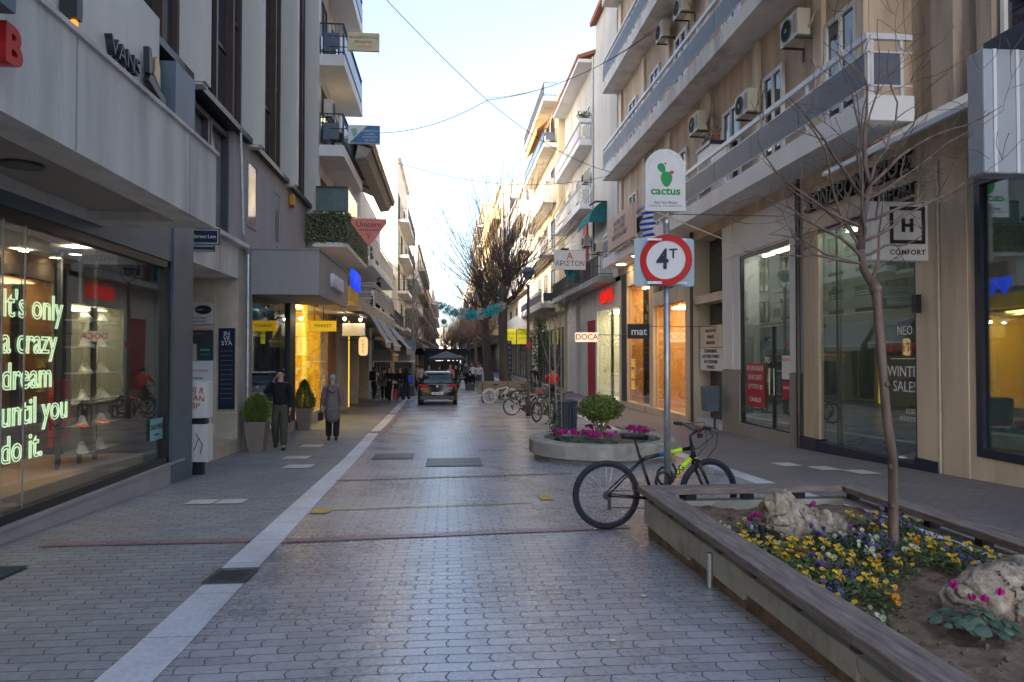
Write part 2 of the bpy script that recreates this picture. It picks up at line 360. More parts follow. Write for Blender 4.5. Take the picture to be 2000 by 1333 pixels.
band('paving_band', -1.66, 2.0, 10.85, 10.97, M['red'], sk=.5, kind='structure')
band('paving_band', -1.9, 4.5, 26.4, 26.55, M['tile'], kind='structure')
band('paving_band', -1.9, -1.72, 19.6, 31, M['red'], kind='structure')
band('road_marking', -1.52, -1.32, 8.12, 8.38, M['yel'], .014, kind='structure')
band('road_marking', -1.3, 1.0, 8.3, 8.345, M['yel'], .014, sk=.25, kind='structure')
band('road_marking', 1.14, 1.30, 8.75, 9.15, M['yel'], .014, kind='structure')
band('paving_patch', -4.0, -2.6, 8.0, 8.02, M['side'], .006, kind='structure')
for i, (x, y, s, wd, n, lb) in enumerate([(-3.14, 8.9, .33, .34, 2, 'pair of pale square tiles set in the left sidewalk beside the shoe shop'),
        (-2.85, 12.6, .5, .6, 1, 'nearer of two single pale tiles in the sidewalk in front of the walking man'), (-3.2, 14.2, .5, .5, 1, 'farther of two single pale tiles in the sidewalk in front of the walking man'), (-3.34, 16.5, .5, .6, 1, 'pale tile in the sidewalk behind the walking man'),
        (5.0, 10.3, .3, .3, 3, 'row of pale tiles in the right sidewalk outside the right hand shoe shop')]):
    mb = MB()
    if i == 4: cs = [(5.75, 11.9), (6.1, 11.25), (6.42, 10.7)]
    else: cs = [(x+j*(s+.02), y) for j in range(n)]
    for cx, cy in cs:
        a = s*.97
        if i == 4: a = .36; b_ = .55
        else: b_ = wd
        mb.add([(cx, cy, gz(cy)+.013), (cx+a, cy, gz(cy)+.013), (cx+a, cy+b_, gz(cy+b_)+.013), (cx, cy+b_, gz(cy+b_)+.013)], [(0, 1, 2, 3)])
    mb.build('tactile_tile', M['tile'], label=lb, cat='paving tile')
def grate(x0, x1, y0, y1, n, lb, along='x'):
    e = empty('drain_grate', (x0, y0, gz(y0)), lb, 'drain grate'); z = gz((y0+y1)/2)+.016
    s = (gz(y1)-gz(y0))/(y1-y0)
    fz = lambda y, o=0: gz(y0)+s*(y-y0)+.012+o
    f = MB(); w_ = .035
    for (a, b, c, d) in ((x0, y0, x1, y0+w_), (x0, y1-w_, x1, y1), (x0, y0+w_, x0+w_, y1-w_), (x1-w_, y0+w_, x1, y1-w_)):
        f.add([(a, b, fz(b, .006)), (c, b, fz(b, .006)), (c, d, fz(d, .006)), (a, d, fz(d, .006))], [(0, 1, 2, 3)])
    o = f.build('frame', M['iron'], e); 
    p = MB().add([(x0+w_, y0+w_, fz(y0)), (x1-w_, y0+w_, fz(y0)), (x1-w_, y1-w_, fz(y1)), (x0+w_, y1-w_, fz(y1))], [(0, 1, 2, 3)]).build('pit_shade_sheet', M['black'], e)  # flat black sheet painted in for the shade under the bars
    b = MB()
    for i in range(n):
        if along == 'x':
            y = y0+w_+(y1-y0-2*w_)*(i+.5)/n; h = (y1-y0)/n*.28; b.add([(x0+w_, y-h, fz(y-h, .004)), (x1-w_, y-h, fz(y-h, .004)), (x1-w_, y+h, fz(y+h, .004)), (x0+w_, y+h, fz(y+h, .004))], [(0, 1, 2, 3)])
        else:
            x = x0+w_+(x1-x0-2*w_)*(i+.5)/n; h = (x1-x0)/n*.28; b.add([(x-h, y0+w_, fz(y0, .004)), (x+h, y0+w_, fz(y0, .004)), (x+h, y1-w_, fz(y1, .004)), (x-h, y1-w_, fz(y1, .004))], [(0, 1, 2, 3)])
    b.build('bars', M['iron'], e)
    for ch in e.children: ch.location = (-e.location.x, -e.location.y, -e.location.z)
grate(-1.75, -1.44, 5.3, 5.72, 6, 'dark iron drain grate interrupting the pale kerb strip on the left')
grate(-.39, .62, 12.6, 14.0, 22, 'square iron grate in the middle of the paved street', 'y')
grate(-1.46, -.68, 13.98, 14.9, 18, 'narrow iron grate in the street beside the larger square grate', 'y')
grate(-2.15, -1.87, 20.0, 20.4, 4, 'small iron grate in the left kerb strip beyond the walking woman')
grate(-2.25, -1.97, 27.3, 27.7, 3, 'small far iron grate in the left kerb strip near the group of people')
MB().add([(-3.98, 4.0, gz(4.0)+.02), (-3.25, 4.0, gz(4.0)+.02), (-3.25, 5.95, gz(5.95)+.02), (-3.98, 5.95, gz(5.95)+.02)], [(0, 1, 2, 3)]).build('door_mat', mat('green_grey_mat', (.03, .06, .06), .9, bump=.5, bscale=200), label='dark green door mat on the sidewalk at the lower left corner', cat='mat')
MB().box(5.0, 20.0, gz(20.5)+.006, 5.9, 21.2, gz(20)+.02).build('manhole_cover', M['iron'], label='dark rectangular cover plate in the right sidewalk by the dark marble entrance', cat='cover plate')

# ================================================================= building kit
M['pane'] = mat('window_pane', (.03, .036, .045), .07, var=.25, spec=.9)
M['panew'] = mat('reflecting_pane', (.25, .26, .27), .08, var=.15, spec=1)
M['panel_g'] = mat('balcony_glass', (.13, .2, .19), .15, var=.15)
def window(par, side, X, y0, y1, z0, z1, fm, pm, mull=1, proud=.05, f=.06, name='window', trans=None, depth=.06):
    """side -1: left-hand facade (street towards +X); +1: right-hand facade"""
    t = -side; a, b = X+t*.004, X+t*proud; w_ = MB()
    w_.box(a, y0, z0, b, y0+f, z1); w_.box(a, y1-f, z0, b, y1, z1); w_.box(a, y0+f, z0, b, y1-f, z0+f); w_.box(a, y0+f, z1-f, b, y1-f, z1)
    for i in range(1, mull+1):
        y = y0+(y1-y0)*i/(mull+1); w_.box(a, y-f*.4, z0+f, b-t*.004, y+f*.4, z1-f)
    if trans: w_.box(a, y0+f, trans-f*.4, b-t*.006, y1-f, trans+f*.4)
    o = w_.build(name, fm, par)
    MB().box(X+t*.003, y0+f*.9, z0+f*.9, X+t*(proud*.35), y1-f*.9, z1-f*.9).build('pane', pm, o)
    return o
def windowY(par, Y, x0, x1, z0, z1, fm, pm, mull=1, proud=.05, f=.06, name='window'):
    w_ = MB(); a, b = Y-proud, Y-.004
    w_.box(x0, a, z0, x0+f, b, z1); w_.box(x1-f, a, z0, x1, b, z1); w_.box(x0+f, a, z0, x1-f, b, z0+f); w_.box(x0+f, a, z1-f, x1-f, b, z1)
    for i in range(1, mull+1):
        x = x0+(x1-x0)*i/(mull+1); w_.box(x-f*.4, a+.004, z0+f, x+f*.4, b, z1-f)
    o = w_.build(name, fm, par); MB().box(x0+f*.9, Y-proud*.4, z0+f*.9, x1-f*.9, Y-.003, z1-f*.9).build('pane', pm, o); return o
def balcony(par, side, Xw, Xb, y0, y1, z, th, style, ms, mr, h=1.0, mp=None, posts=1.6):
    """slab from z up to z+th, with its railing and its edge posts as sub-parts"""
    t = side
    s = MB().box(Xw, y0, z, Xb, y1, z+th).build('balcony', ms, par)
    zt = z+th; r = MB(); e = .04
    xa, xb = Xb+t*e*.5, Xb+t*(e*1.5)
    def bars(sp=.12, rr=.008):
        for y in [y0+.05+(y1-y0-.1)*i/int((y1-y0)/sp) for i in range(int((y1-y0)/sp)+1)]: r.box(xa+t*.012, y-rr, zt, xa+t*.028, y+rr, zt+h-.03)
        n = int(abs(Xw-Xb)/sp)
        for yy in (y0+.05, y1-.05):
            for i in range(n+1):
                x = Xb+t*.06+(Xw-Xb-t*.06)*i/max(n, 1); r.box(x-rr, yy-.008, zt, x+rr, yy+.008, zt+h-.03)
    def rails(zs, wz=.03, wx=.05):
        for q in zs:
            r.box(Xb+t*.01, y0+.03, zt+q, Xb+t*(.01+wx), y1-.03, zt+q+wz)
            for yy in (y0+.03, y1-.03-wx): r.box(Xb+t*(.012+wx), yy, zt+q, Xw, yy+wx, zt+q+wz)
    if style == 'bars': bars(); rails([.08, h-.04])
    elif style == 'rails': rails([.3, .55, .8, h-.04]); 
    elif style == 'panel':
        rails([h-.1], .1, .08); rails([.16, .72], .025, .03)
        n = max(2, int((y1-y0)/posts))
        for i in range(n+1):
            y = y0+.06+(y1-y0-.12)*i/n; r.box(Xb+t*.03, y-.03, zt, Xb+t*.08, y+.03, zt+h-.1)
        for x in (Xb+t*.1, Xw-t*.2): r.box(x, y0+.05, zt, x+t*.05, y0+.1, zt+h-.1)
    elif style == 'solid': r.box(Xb+t*.004, y0+.004, zt, Xb+t*.12, y1-.004, zt+h); r.box(Xb+t*.125, y0+.004, zt, Xw, y0+.12, zt+h); r.box(Xb+t*.125, y1-.12, zt, Xw, y1-.004, zt+h)
    ro = r.build('railing', mr, s)
    if mp and style != 'solid':
        p = MB(); n = max(1, int((y1-y0)/2.1))
        for i in range(n):
            a = y0+.1+(y1-y0-.2)*i/n; b = y0+.1+(y1-y0-.2)*(i+1)/n
            p.box(Xb+t*.006, a+.012, zt+.18, Xb+t*.028, b-.012, zt+.72)
        p.box(Xb+t*.15, y0+.035, zt+.18, Xw-t*.22, y0+.048, zt+.72); p.build('rail_panel', mp, s)
    return s
def shoproom(par, side, X, y0, y1, z0, z1, depth, mw, mf=None, light=None, le=0):
    t = side; a, b = X+t*.12, X+t*depth; g_ = MB(); e = .02
    g_.box(b, y0-.1, z0-.1, b+t*e*4, y1+.1, z1+.1); g_.box(a, y0-.1, z0-.1, b, y0-.02, z1+.1); g_.box(a, y1+.02, z0-.1, b, y1+.1, z1+.1)
    g_.box(a, y0-.02, z1+.02, b, y1+.02, z1+.1); o = g_.build('interior', mw, par)
    MB().box(a, y0-.02, z0-.1, b, y1+.02, z0-.01).build('shop_floor', mf or M['int_w'], o)
    return o
_ac = None
def aircon(x, y, z, side, label, group='air conditioner boxes on the facades', face='street'):
    global _ac
    if _ac is None:
        e = empty('air_conditioner'); b = MB(); b.box(-.14, -.4, 0, .14, .4, .56).build('casing', M['acw'], e, bevel=.015)
        gr = MB(); gr.lathe([(.235, .146), (.235, .16), (.215, .16), (.215, .146)], (0, -.1, .28), 24, axis='x')
        for i in range(9): a = -.2+.05*i; hh = math.sqrt(max(.0, .225**2-a*a)); gr.box(.15, -.1-hh, .28+a-.004, .156, -.1+hh, .28+a+.004)
        gr.lathe([(.05, .15), (.05, .165)], (0, -.1, .28), 12, axis='x'); gr.build('fan_grille', M['dark'], e)
        MB().box(.141, .2, .08, .146, .37, .48).build('vent_panel', M['conc2'], e)
        br = MB(); br.box(-.35, -.3, -.04, .15, -.26, 0); br.box(-.35, .26, -.04, .15, .3, 0); br.box(-.35, -.3, -.3, -.31, -.26, -.04); br.box(-.35, .26, -.3, -.31, .3, -.04); br.build('bracket', M['dark'], e)
        MB().path([(-.1, .4, .15), (-.1, .5, .2), (-.15, .54, .4), (-.25, .48, .5), (-.35, .45, .3)], .018, 6).build('hose', M['acw'], e, smooth=True)
        _ac = e; o = e
    else: o = dup(_ac)
    o.location = (x, y, z); o.rotation_euler = (0, 0, (PI if side > 0 else 0) if face == 'street' else (-PI/2 if face == 'camera' else PI/2))
    tag(o, label, 'air conditioner', group); return o

# ================================================================= left: office building with white fins and the shoe shop
B = empty('office_building', (-4.65, 0, 0), 'grey office building with tall white fins between brown window bays, shoe shop at street level', 'building')
def atB(o): o.location = (4.65, 0, 0); return o
Bp = lambda mb, n, m, **k: atB(mb.build(n, m, B, **k))
u = MB(); u.box(-16, -22, 7.15, -4.72, 23.6, 30); u.box(-16, 11.62, 4.7, -4.75, 15.35, 7.15); Bp(u, 'upper_wall', M['taupe'])  # height above the view raised to shade the right-hand houses
Bp(MB().box(-16, 15.4, 4.7, -4.47, 23.6, 7.15), 'middle_wall', M['mauve'])
u = MB()
for a in [-6, -3.4, -.8, 1.8, 4.4, 7.0, 9.6]: u.box(-4.9, a+.012, 4.2, -4.15, min(a+2.6, 10.66)-.012, 7.15)
u.box(-4.92, -6, 4.2, -4.18, 10.66, 7.15); Bp(u, 'cladding_panels', M['cream'])
# fins
for i, y in enumerate([5.1, 8.85, 12.6, 16.3, 20.0, 23.3]):
    f = MB(); f.box(-4.74, y, 7.0 if i < 5 else 4.8, -4.15, y+(.3 if i < 5 else .4), 29.5); f.box(-4.71, y+.02, 6.95 if i < 5 else 4.75, -4.2, y+.28, 7.0 if i < 5 else 4.8)
    Bp(f, 'fin', M['cream'])
# window bays between fins
for i, (a, b) in enumerate([(5.4, 8.85), (9.15, 12.6), (12.9, 16.3), (16.6, 20.0), (20.3, 23.3)]):
    fr = MB(); n = 4; wdt = (b-a)/n
    for k in range(n+1): y = a+.06+(b-a-.12)*k/n; fr.box(-4.715, y-.05, 7.2, -4.5 if k in (1, 3) else -4.58, y+.05, 29)
    for k in range(n):
        for z in [8.6+3.05*q for q in range(7)]:
            off = .9 if k % 2 else 0; fr.box(-4.71, a+wdt*k+.1, z+off, -4.63, a+wdt*(k+1)-.1, z+off+.07)
    f = Bp(fr, 'window_bay', M['brown'])
    MB().box(-4.716, a+.05, 7.2, -4.66, b-.05, 29).build('pane', M['pane'], f)
    Bp(MB().prism([(-4.72, a-.02, 7.0), (-4.33, a-.02, 7.0), (-4.33, a-.02, 7.12), (-4.72, a-.02, 7.24)], (0, b-a+.02, 0)), 'ledge', M['black'])
# first floor glazing and slit windows
for k, (a, b) in enumerate([(11.75, 12.9), (12.95, 14.1), (14.15, 15.3)]):
    atB(window(B, -1, -4.75, a, b, 4.78, 6.9, M['dark'], M['panew'], 0, .2, .1))
for (a, b, z0, z1) in [(16.35, 17.15, 5.2, 6.68), (18.8, 19.45, 4.78, 6.55)]:
    atB(window(B, -1, -4.47, a, b, z0, z1, M['mauve'], M['panew'], 0, .03, .04))
o = empty('alarm_siren', (-4.4, 20.7, 6.55), 'small yellow alarm siren on the mauve wall below the brown windows', 'alarm siren'); MB().box(-.06, -.14, 0, .06, .14, .3).build('case', M['fy'], o, bevel=.02); MB().box(-.05, -.05, -.06, .05, .05, 0).build('beacon', M['redp'], o)
# ledge with drip pipe
Bp(MB().box(-4.47, 11.62, 4.62, -4.3, 16.0, 4.7), 'ledge', M['offw'])
Bp(MB().path([(-4.36, 15.7, 4.9), (-4.36, 15.45, 7.0)], .03, 6).path([(-4.36, 15.7, 4.9), (-4.33, 16.0, 4.5), (-4.33, 16.02, .3)], .035, 8), 'drain_pipe', M['steel'])
# canopy
cz = MB(); cz.box(-4.6, -8, 3.92, -2.73, 8.7, 4.66); cz.box(-4.6, -8, 3.80, -3.95, 8.7, 3.92); cz.box(-3.05, -8, 3.80, -2.73, 8.7, 3.92); cz.box(-3.95, 8.3, 3.8, -3.05, 8.7, 3.92)
cz.box(-2.9, -8, 4.66, -2.70, 8.73, 4.70); Bp(cz, 'canopy', M['conc'])
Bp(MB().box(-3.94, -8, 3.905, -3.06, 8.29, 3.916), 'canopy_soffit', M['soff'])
for y_ in (3.2, 5.5, 7.82): Bp(MB().box(-2.731, y_, 3.81, -2.727, y_+.018, 4.65), 'panel_seam', M['taupe'])
for (x, y) in ((-3.55, 6.3), (-3.55, 3.3)): Bp(MB().lathe([(.16, 3.88), (.16, 3.904)], (x, y, 0), 20), 'soffit_lamp', M['dark'])
# shoe shop front
Bp(MB().box(-4.35, -8, .1, -4.0, 11.3, .72).box(-4.35, -8, .722, -3.97, 11.3, .755), 'stone_sill', mat('sill_stone', (.36, .33, .33), .5, var=.08, scale=2.5, dirt=.2))
f = MB(); f.box(-4.14, -8, .757, -4.02, 10.78, .84); f.box(-4.14, -8, 3.56, -4.02, 10.78, 3.66); f.box(-4.14, 10.72, .757, -4.02, 10.8, 3.66)
Bp(f, 'window_frame', M['black'])
Bp(MB().box(-4.092, -8, .84, -4.08, 10.75, 3.56), 'shop_window', M['glassA'])
for y in (6.95, 7.3, 3.2): Bp(MB().box(-4.078, y, .84, -4.072, y+.02, 3.56), 'glass_joint', M['steel'])
c = MB(); c.box(-4.6, 10.82, .3, -3.98, 11.62, 6.62); c.box(-4.6, -8, 3.665, -4.0, 10.82, 3.80); c.box(-4.6, 8.7, 3.80, -4.0, 10.82, 4.3); Bp(c, 'slate_pillar', M['slate'])
Bp(MB().box(-4.24, 8.3, 1.0, -4.12, 10.7, 3.5).box(-4.24, 10.1, .86, -4.05, 10.7, 3.56), 'window_screen', M['slate']) if False else None
it = shoproom(B, -1, -4.1, -8, 10.72, .8, 3.6, 5.2, mat('shoe_shop_wall', (.02, .019, .019), .8), M['floorw']); it.location = (4.65, 0, 0)
Bp(MB().box(-9.2, -8, 3.605, -4.3, 10.7, 3.66).box(-9.5, 11.62, .3, -6.6, 15.8, 4.0).box(-16, -22, 3.9, -4.62, 11.6, 7.15).box(-16, 11.6, 3.95, -6.6, 15.8, 4.7), 'core', M['taupe'])
for i, (x, y) in enumerate([(-5.2, 4.3), (-5.0, 6.6), (-5.2, 9.3), (-5.6, 7.9), (-6.8, 5.5), (-6.8, 8.5)]):
    Bp(MB().lathe([(.045, 3.585), (.045, 3.60)], (x, y, 0), 14), 'ceiling_spot', emis('shop_spot', (1, .85, .6), 40) if i == 0 else bpy.data.materials['shop_spot'])
Bp(MB().box(-7.6, 1, 3.58, -7.3, 10, 3.60), 'light_strip', emis('shop_strip', (1, .8, .55), 1.5))
# platform and display inside
Bp(MB().box(-5.6, 5.5, .8, -4.25, 10.5, .93), 'display_platform', M['floorw'])
# recessed entrance with marble wall of plaques
e = MB(); e.box(-6.6, 11.62, .2, -4.45, 15.7, .53); e.box(-6.6, 15.7, .2, -4.45, 16.05, 4.62); e.box(-6.6, 11.62, .53, -6.5, 15.7, 3.94); e.box(-6.6, 11.63, .53, -4.62, 11.75, 3.94)
Bp(e, 'marble_entrance', M['marb2'])
Bp(MB().box(-6.6, 11.63, 3.94, -4.45, 15.69, 4.62), 'fascia', M['offw'])
gn = MB()
for x in (-4.92, -5.62): gn.box(x-.01, 15.688, .6, x+.01, 15.699, 3.9)
for z in (2.9, 1.1): gn.box(-6.4, 15.688, z-.008, -4.46, 15.699, z+.008)
gn.box(-5.35, 15.66, .55, -4.98, 15.698, 1.05); Bp(gn, 'marble_joints', M['beige'])
def plaque(x0, x1, z0, z1, m, lb, lines, Y=15.67, ink='ink'):
    o = MB().box(x0, Y-.02, z0, x1, Y+.01, z1).build('plaque', m, label=lb, cat='plaque')
    for (s, sz, z, mm) in lines: text(s, sz, M[mm], o, ((x0+x1)/2, Y-.024, z), depth=.002)
    return o
plaque(-4.83, -4.5, 1.17, 2.88, M['nav'], 'tall navy board with white capitals on the marble entrance wall', [('IN', .13, 2.76, 'whiteink'), ('VE', .13, 2.66, 'whiteink'), ('STA', .13, 2.56, 'whiteink')]+[('— — — —', .05, 2.4-.1*i, 'whiteink') for i in range(11)])
plaque(-5.6, -4.95, 2.97, 3.42, M['cream'], 'cream plaque with a navy oval above the dark plaques', [('Interamerican', .001, 3.1, 'ink'), ('ΑΣΦΑΛΕΙΕΣ ΖΩΗΣ', .045, 3.09, 'ink'), ('ΥΓΕΙΑΣ ΚΑΤΟΙΚΙΑΣ', .045, 3.02, 'ink')][1:])
o = MB().lathe([(.17, 0), (.17, .015)], (0, 0, 0), 28, axis='y').build('oval_sign', M['nav'], label='navy oval sign with white and red lettering on the cream plaque', cat='sign'); o.scale = (1, 1, .55); o.location = (-5.15, 15.632, 3.27)
text('inter', .075, M['whiteink'], o, (-.06, -.004, 0), sx=1, depth=.002); text('red', .075, M['redink'], o, (.085, -.004, 0), depth=.002)
plaque(-5.6, -4.95, 2.55, 2.84, M['dark'], 'dark plaque with faint grey letters above a pair of small boards', [('ΔΙΚΗΓΟΡΙΚΟ', .05, 2.75, 'steel')])
plaque(-5.6, -5.28, 2.2, 2.54, M['marb2'], 'small beige board left of the green board', [('ΓΡΑΦΕΙΟ', .045, 2.42, 'ink')])
plaque(-5.27, -4.95, 2.2, 2.54, mat('green_board', (.02, .07, .075), .5), 'small dark green board right of the beige board', [('ΙΑΤΡΕΙΟ', .05, 2.42, 'whiteink'), ('————', .045, 2.32, 'whiteink')])
plaque(-5.6, -4.95, 1.68, 2.19, M['whitep'], 'white board with red lettering between green board and blue-logo board', [('ΚΕΝΤΡΟ ΞΕΝΩΝ', .06, 1.98, 'redink'), ('ΓΛΩΣΣΩΝ', .05, 1.82, 'ink')])
plaque(-5.6, -4.95, 1.16, 1.67, M['whitep'], 'white board with a small blue square, lowest on the entrance wall', [('■', .1, 1.5, 'nav'), ('————', .05, 1.26, 'ink')])
Bp(MB().lathe([(.22, 3.90), (.25, 3.938)], (-5.3, 13.6, 0), 20), 'entrance_lamp', M['black'])
sg = empty('street_sign', (-4.45, 13, 4.25), 'navy projecting sign with white border and a smaller strip below', 'sign')
MB().box(-.22, -.02, 0, .32, .02, .28).build('board', M['nav'], sg); MB().box(-.22, -.02, -.12, .24, .02, -.015).build('lower_board', M['nav'], sg)
bo = MB()
for (a, b, c, d) in ((-.2, .02, .3, .03), (-.2, .25, .3, .26), (.29, .03, .3, .25), (-.2, -.105, .22, -.097), (-.2, -.037, .22, -.03)): bo.box(a, -.026, b, c, -.021, d)
bo.build('border', M['whiteink'], sg)
text('Street Lein', .085, M['whiteink'], sg, (.075, -.024, .14), depth=.003)
sg.location.x = -4.33
# upper sign letters on cladding
v = empty('shop_letters', (-4.1, 9.9, 6.1), 'dark metal capital letters above the concrete canopy', 'sign')
text('VANS', .33, M['black'], v, (0, -.5, -.03), face='L', depth=.045)
v = empty('shoe_emblem', (-4.1, 10.28, 6.12), 'black and gold emblem on the wall beside the dark metal letters', 'sign')
mb = MB(); mb.prism([(0, -.3, -.1), (0, .28, -.28), (0, .3, -.15), (0, .1, -.12), (0, -.2, .05)], (.08, 0, 0)); mb.prism([(0, -.3, .35), (0, -.22, .35), (0, -.16, 0), (0, -.28, .0)], (.08, 0, 0)); mb.build('sole', M['black'], v)
MB().prism([(0, -.1, .05), (0, .12, -.08), (0, .1, .22), (0, .02, .34), (0, -.06, .28)], (.07, 0, 0)).build('upper', mat('gold_paint', (.4, .27, .08), .35, metal=.6), v)
v = empty('red_letter', (-2.7, 3.85, 0), 'red block letter B on the concrete canopy at the left edge', 'sign'); text('B', .31, mat('red_plastic', (.45, .012, .012), .35), v, (.05, .60, 4.12), face='L', depth=.09, bold=.012)
mb = MB().box(-2.70, 3.6, 4.24, -2.45, 4.27, 5.6).build('wall_light_box', M['slate'], label='dark slate box sign at the top left corner over the canopy', cat='box sign')
w_ = empty('wall_lamp', (-4.0, 8.3, 5.9), 'small lit amber lamp on the wall at the top left', 'lamp'); w_.location.y = 8.0
MB().box(-.12, -.06, .0, .06, .06, .3).build('bracket', M['black'], w_); MB().ball((.0, 0, -.04), .045, 10, 6).build('bulb', emis('amber_lamp', (1, .36, .04), .22), w_)
# shoes on shelves seen through the window
def shoe_mesh():
    m_ = MB(); secs = [(0, .03, .075, .04), (.04, .036, .10, .05), (.10, .036, .095, .04), (.16, .04, .07, .03), (.22, .046, .05, .02), (.27, .04, .035, .02), (.30, .02, .03, .02)]
    b = 0
    for (x, w2, h, q) in secs: m_.v += [(x, -w2, .02), (x, -w2*.95, h*.6), (x, -w2*.4, h), (x, w2*.4, h), (x, w2*.95, h*.6), (x, w2, .02)]
    for i in range(len(secs)-1):
        for k in range(5): m_.f.append((i*6+k, i*6+k+1, i*6+6+k+1, i*6+6+k)); m_.m.append(0)
    m_.f += [(0, 1, 2, 3, 4, 5), tuple(36+k for k in (5, 4, 3, 2, 1, 0))]; m_.m += [0, 0]; return m_
def sole_mesh(): return MB().prism([(-.01, -.04, 0), (.15, -.045, 0), (.26, -.05, 0), (.315, -.02, 0), (.315, .02, 0), (.26, .05, 0), (.15, .045, 0), (-.01, .04, 0)], (0, 0, .022))
_shoes = {}
def shoe(kind, mu, ms, loc, rz, lb, grp, sc=1):
    if kind not in _shoes:
        e_ = empty('shoe'); shoe_mesh().build('upper', mu, e_, smooth=True); sole_mesh().build('sole', ms, e_)
        l = MB()
        for i in range(4): l.tube((.12+.025*i, -.02, .088-.012*i), (.12+.025*i, .02, .088-.012*i), .004, n=4)
        l.build('laces', M['ink'] if kind == 'white' else M['whiteink'], e_); _shoes[kind] = e_; o_ = e_
    else: o_ = dup(_shoes[kind])
    o_.location = loc; o_.rotation_euler = (0, 0, rz); o_.scale = (sc,)*3; return tag(o_, lb, 'shoe', grp)
wsh = mat('white_leather', (.65, .6, .5), .5); rsole = emis('glowing_orange_sole', (1, .12, .02), .08)  # brightness of the orange sole put in as its own glow
rows = [2.62, 2.25, 1.85, 1.48, 1.12, .98]
for zi, z in enumerate([2.74, 2.41, 2.09, 1.77, 1.45, 1.13]):
    MB().box(-4.62, 9.12, z-.015, -4.36, 9.98, z).build('glass_shelf', M['steel'], label='thin metal shoe shelf in the shop window, number %s from the top' % ['first', 'second', 'third', 'fourth', 'fifth', 'lowest'][zi], cat='shelf', group='shoe shelves in the window')
    for k, y in enumerate((9.3, 9.75)):
        shoe('white' if zi != 4 else 'orange', wsh, M['whiteink'] if zi != 4 else rsole, (-4.50, y, z), -PI/2+.5+.3*random.random(), 'white trainer on a shelf of the shoe shop window' if zi != 4 else 'trainer with bright orange sole on a shelf of the shoe shop window', 'white trainers in the window' if zi != 4 else 'orange trainers in the window', 1.15)
o = empty('added_display_spot', (-4.45, 9.0, 3.54), 'small added spotlight that brightens the shoe shelves', 'lamp'); MB().lathe([(0, 0), (.06, 0), (.06, .02)], (0, 0, 0), 16).build('lens', emis('added_display_spot', (1, .85, .62), 110), o); MB().lathe([(.065, -.03), (.08, -.03), (.08, .03), (.065, .03)], (0, 0, 0), 16, closed=True).build('ring', M['dark'], o)  # invented lamp, added to make the shoes on the shelves visible
p = empty('shelf_rack', (-4.64, 9.55, .8), 'slim dark rack posts holding the shoe shelves', 'rack')
for y in (-.5, 0, .4): MB().box(-.04, y, 0, 0, y+.05, 2.75).build('post', M['dark'], p)
MB().box(-.12, -.5, .4, -.06, -.1, 1.2).build('back_panel', M['redp'], p)
# neon lettering behind glass
ne = emis('neon_tube', (.74, 1, .62), .20)
nz = empty('neon_sign', (-4.3, 6.9, 2.3), 'pale green neon script about a crazy dream in the shoe shop window', 'neon sign')
text("It's only\na crazy\ndream\nuntil you\ndo it.", .38, ne, nz, (0, .44, -.22), face='L', outline=.007, align='LEFT', name='neon_lettering')
_t = nz.children[0]; _w = max(v.co.y for v in _t.data.vertices); _a = min(v.co.y for v in _t.data.vertices)
for v in _t.data.vertices: v.co.y = (v.co.y-_a)*1.22/(_w-_a)
o = MB().box(-4.068, 10.25, 1.12, -4.062, 10.68, 1.42).build('window_sticker', mat('aqua_sticker', (.16, .38, .40), .5), label='aqua tax free sticker low on the shoe shop window', cat='sticker')
text('TAX FREE', .1, M['ink'], o, (-4.06, 10.46, 1.30), face='L', depth=.001, bold=.002); text('shopping', .05, M['ink'], o, (-4.06, 10.46, 1.2), face='L', depth=.001)
# utility boxes
ub = empty('utility_box', (-3.98, 12.0, gz(12.1)), 'two stacked pale grey utility boxes with red graffiti beside the slate pillar', 'utility box')
MB().box(-.17, -.13, .92, .15, .13, 1.5).build('upper_cabinet', M['offw'], ub, bevel=.01); MB().box(-.2, -.14, .22, .16, .14, .82).build('lower_cabinet', M['offw'], ub, bevel=.01)
MB().box(-.1, -.06, 0, .06, .06, .22).box(-.13, -.08, .82, .1, .1, .92).build('stand', M['black'], ub)
text('SJ R\nVAN\nBP', .13, M['redink'], ub, (-.02, -.137, 1.24), depth=.002, name='graffiti').rotation_euler = (0, R(7), 0)
MB().path([(-.05, -.145, .4), (.02, -.145, .6), (-.02, -.145, .68), (.08, -.145, .5), (.05, -.145, .35)], .006, 4).build('graffiti', M['ink'], ub)
# second shop canopy and front
cz = MB(); cz.box(-4.6, 16.3, 3.75, -2.87, 20.9, 4.66); cz.box(-2.98, 16.3, 3.66, -2.87, 20.9, 3.75); cz.box(-4.6, 16.3, 3.66, -2.98, 16.42, 3.75); cz.box(-4.6, 16.27, 4.66, -2.84, 20.93, 4.69)
Bp(cz, 'shop_canopy', M['taupe'])
v = empty('shop_letters', (-2.84, 18.7, 4.13), 'silver capital letters HERMES on the taupe shop canopy', 'sign'); text('HARRCEI', .44, M['alu'], v, (0, 0, 0), face='L', depth=.05, bold=.012)
v['label'] = 'row of silver capital letters on the taupe shop canopy'
c = MB(); c.box(-4.75, 16.06, .1, -4.34, 16.4, 4.7); c.box(-4.5, 16.4, .1, -4.36, 28.5, .46); c.box(-4.7, 16.4, 4.0, -4.42, 23.6, 4.7); c.box(-4.75, 23.6, 4.55, -4.42, 28.5, 5.7); Bp(c, 'shopfront_wall', M['taupe'])
Bp(MB().box(-4.48, 20.2, .46, -4.33, 20.9, 4.0).box(-4.48, 16.4, 3.93, -4.36, 28.4, 4.0), 'black_post', M['black'])
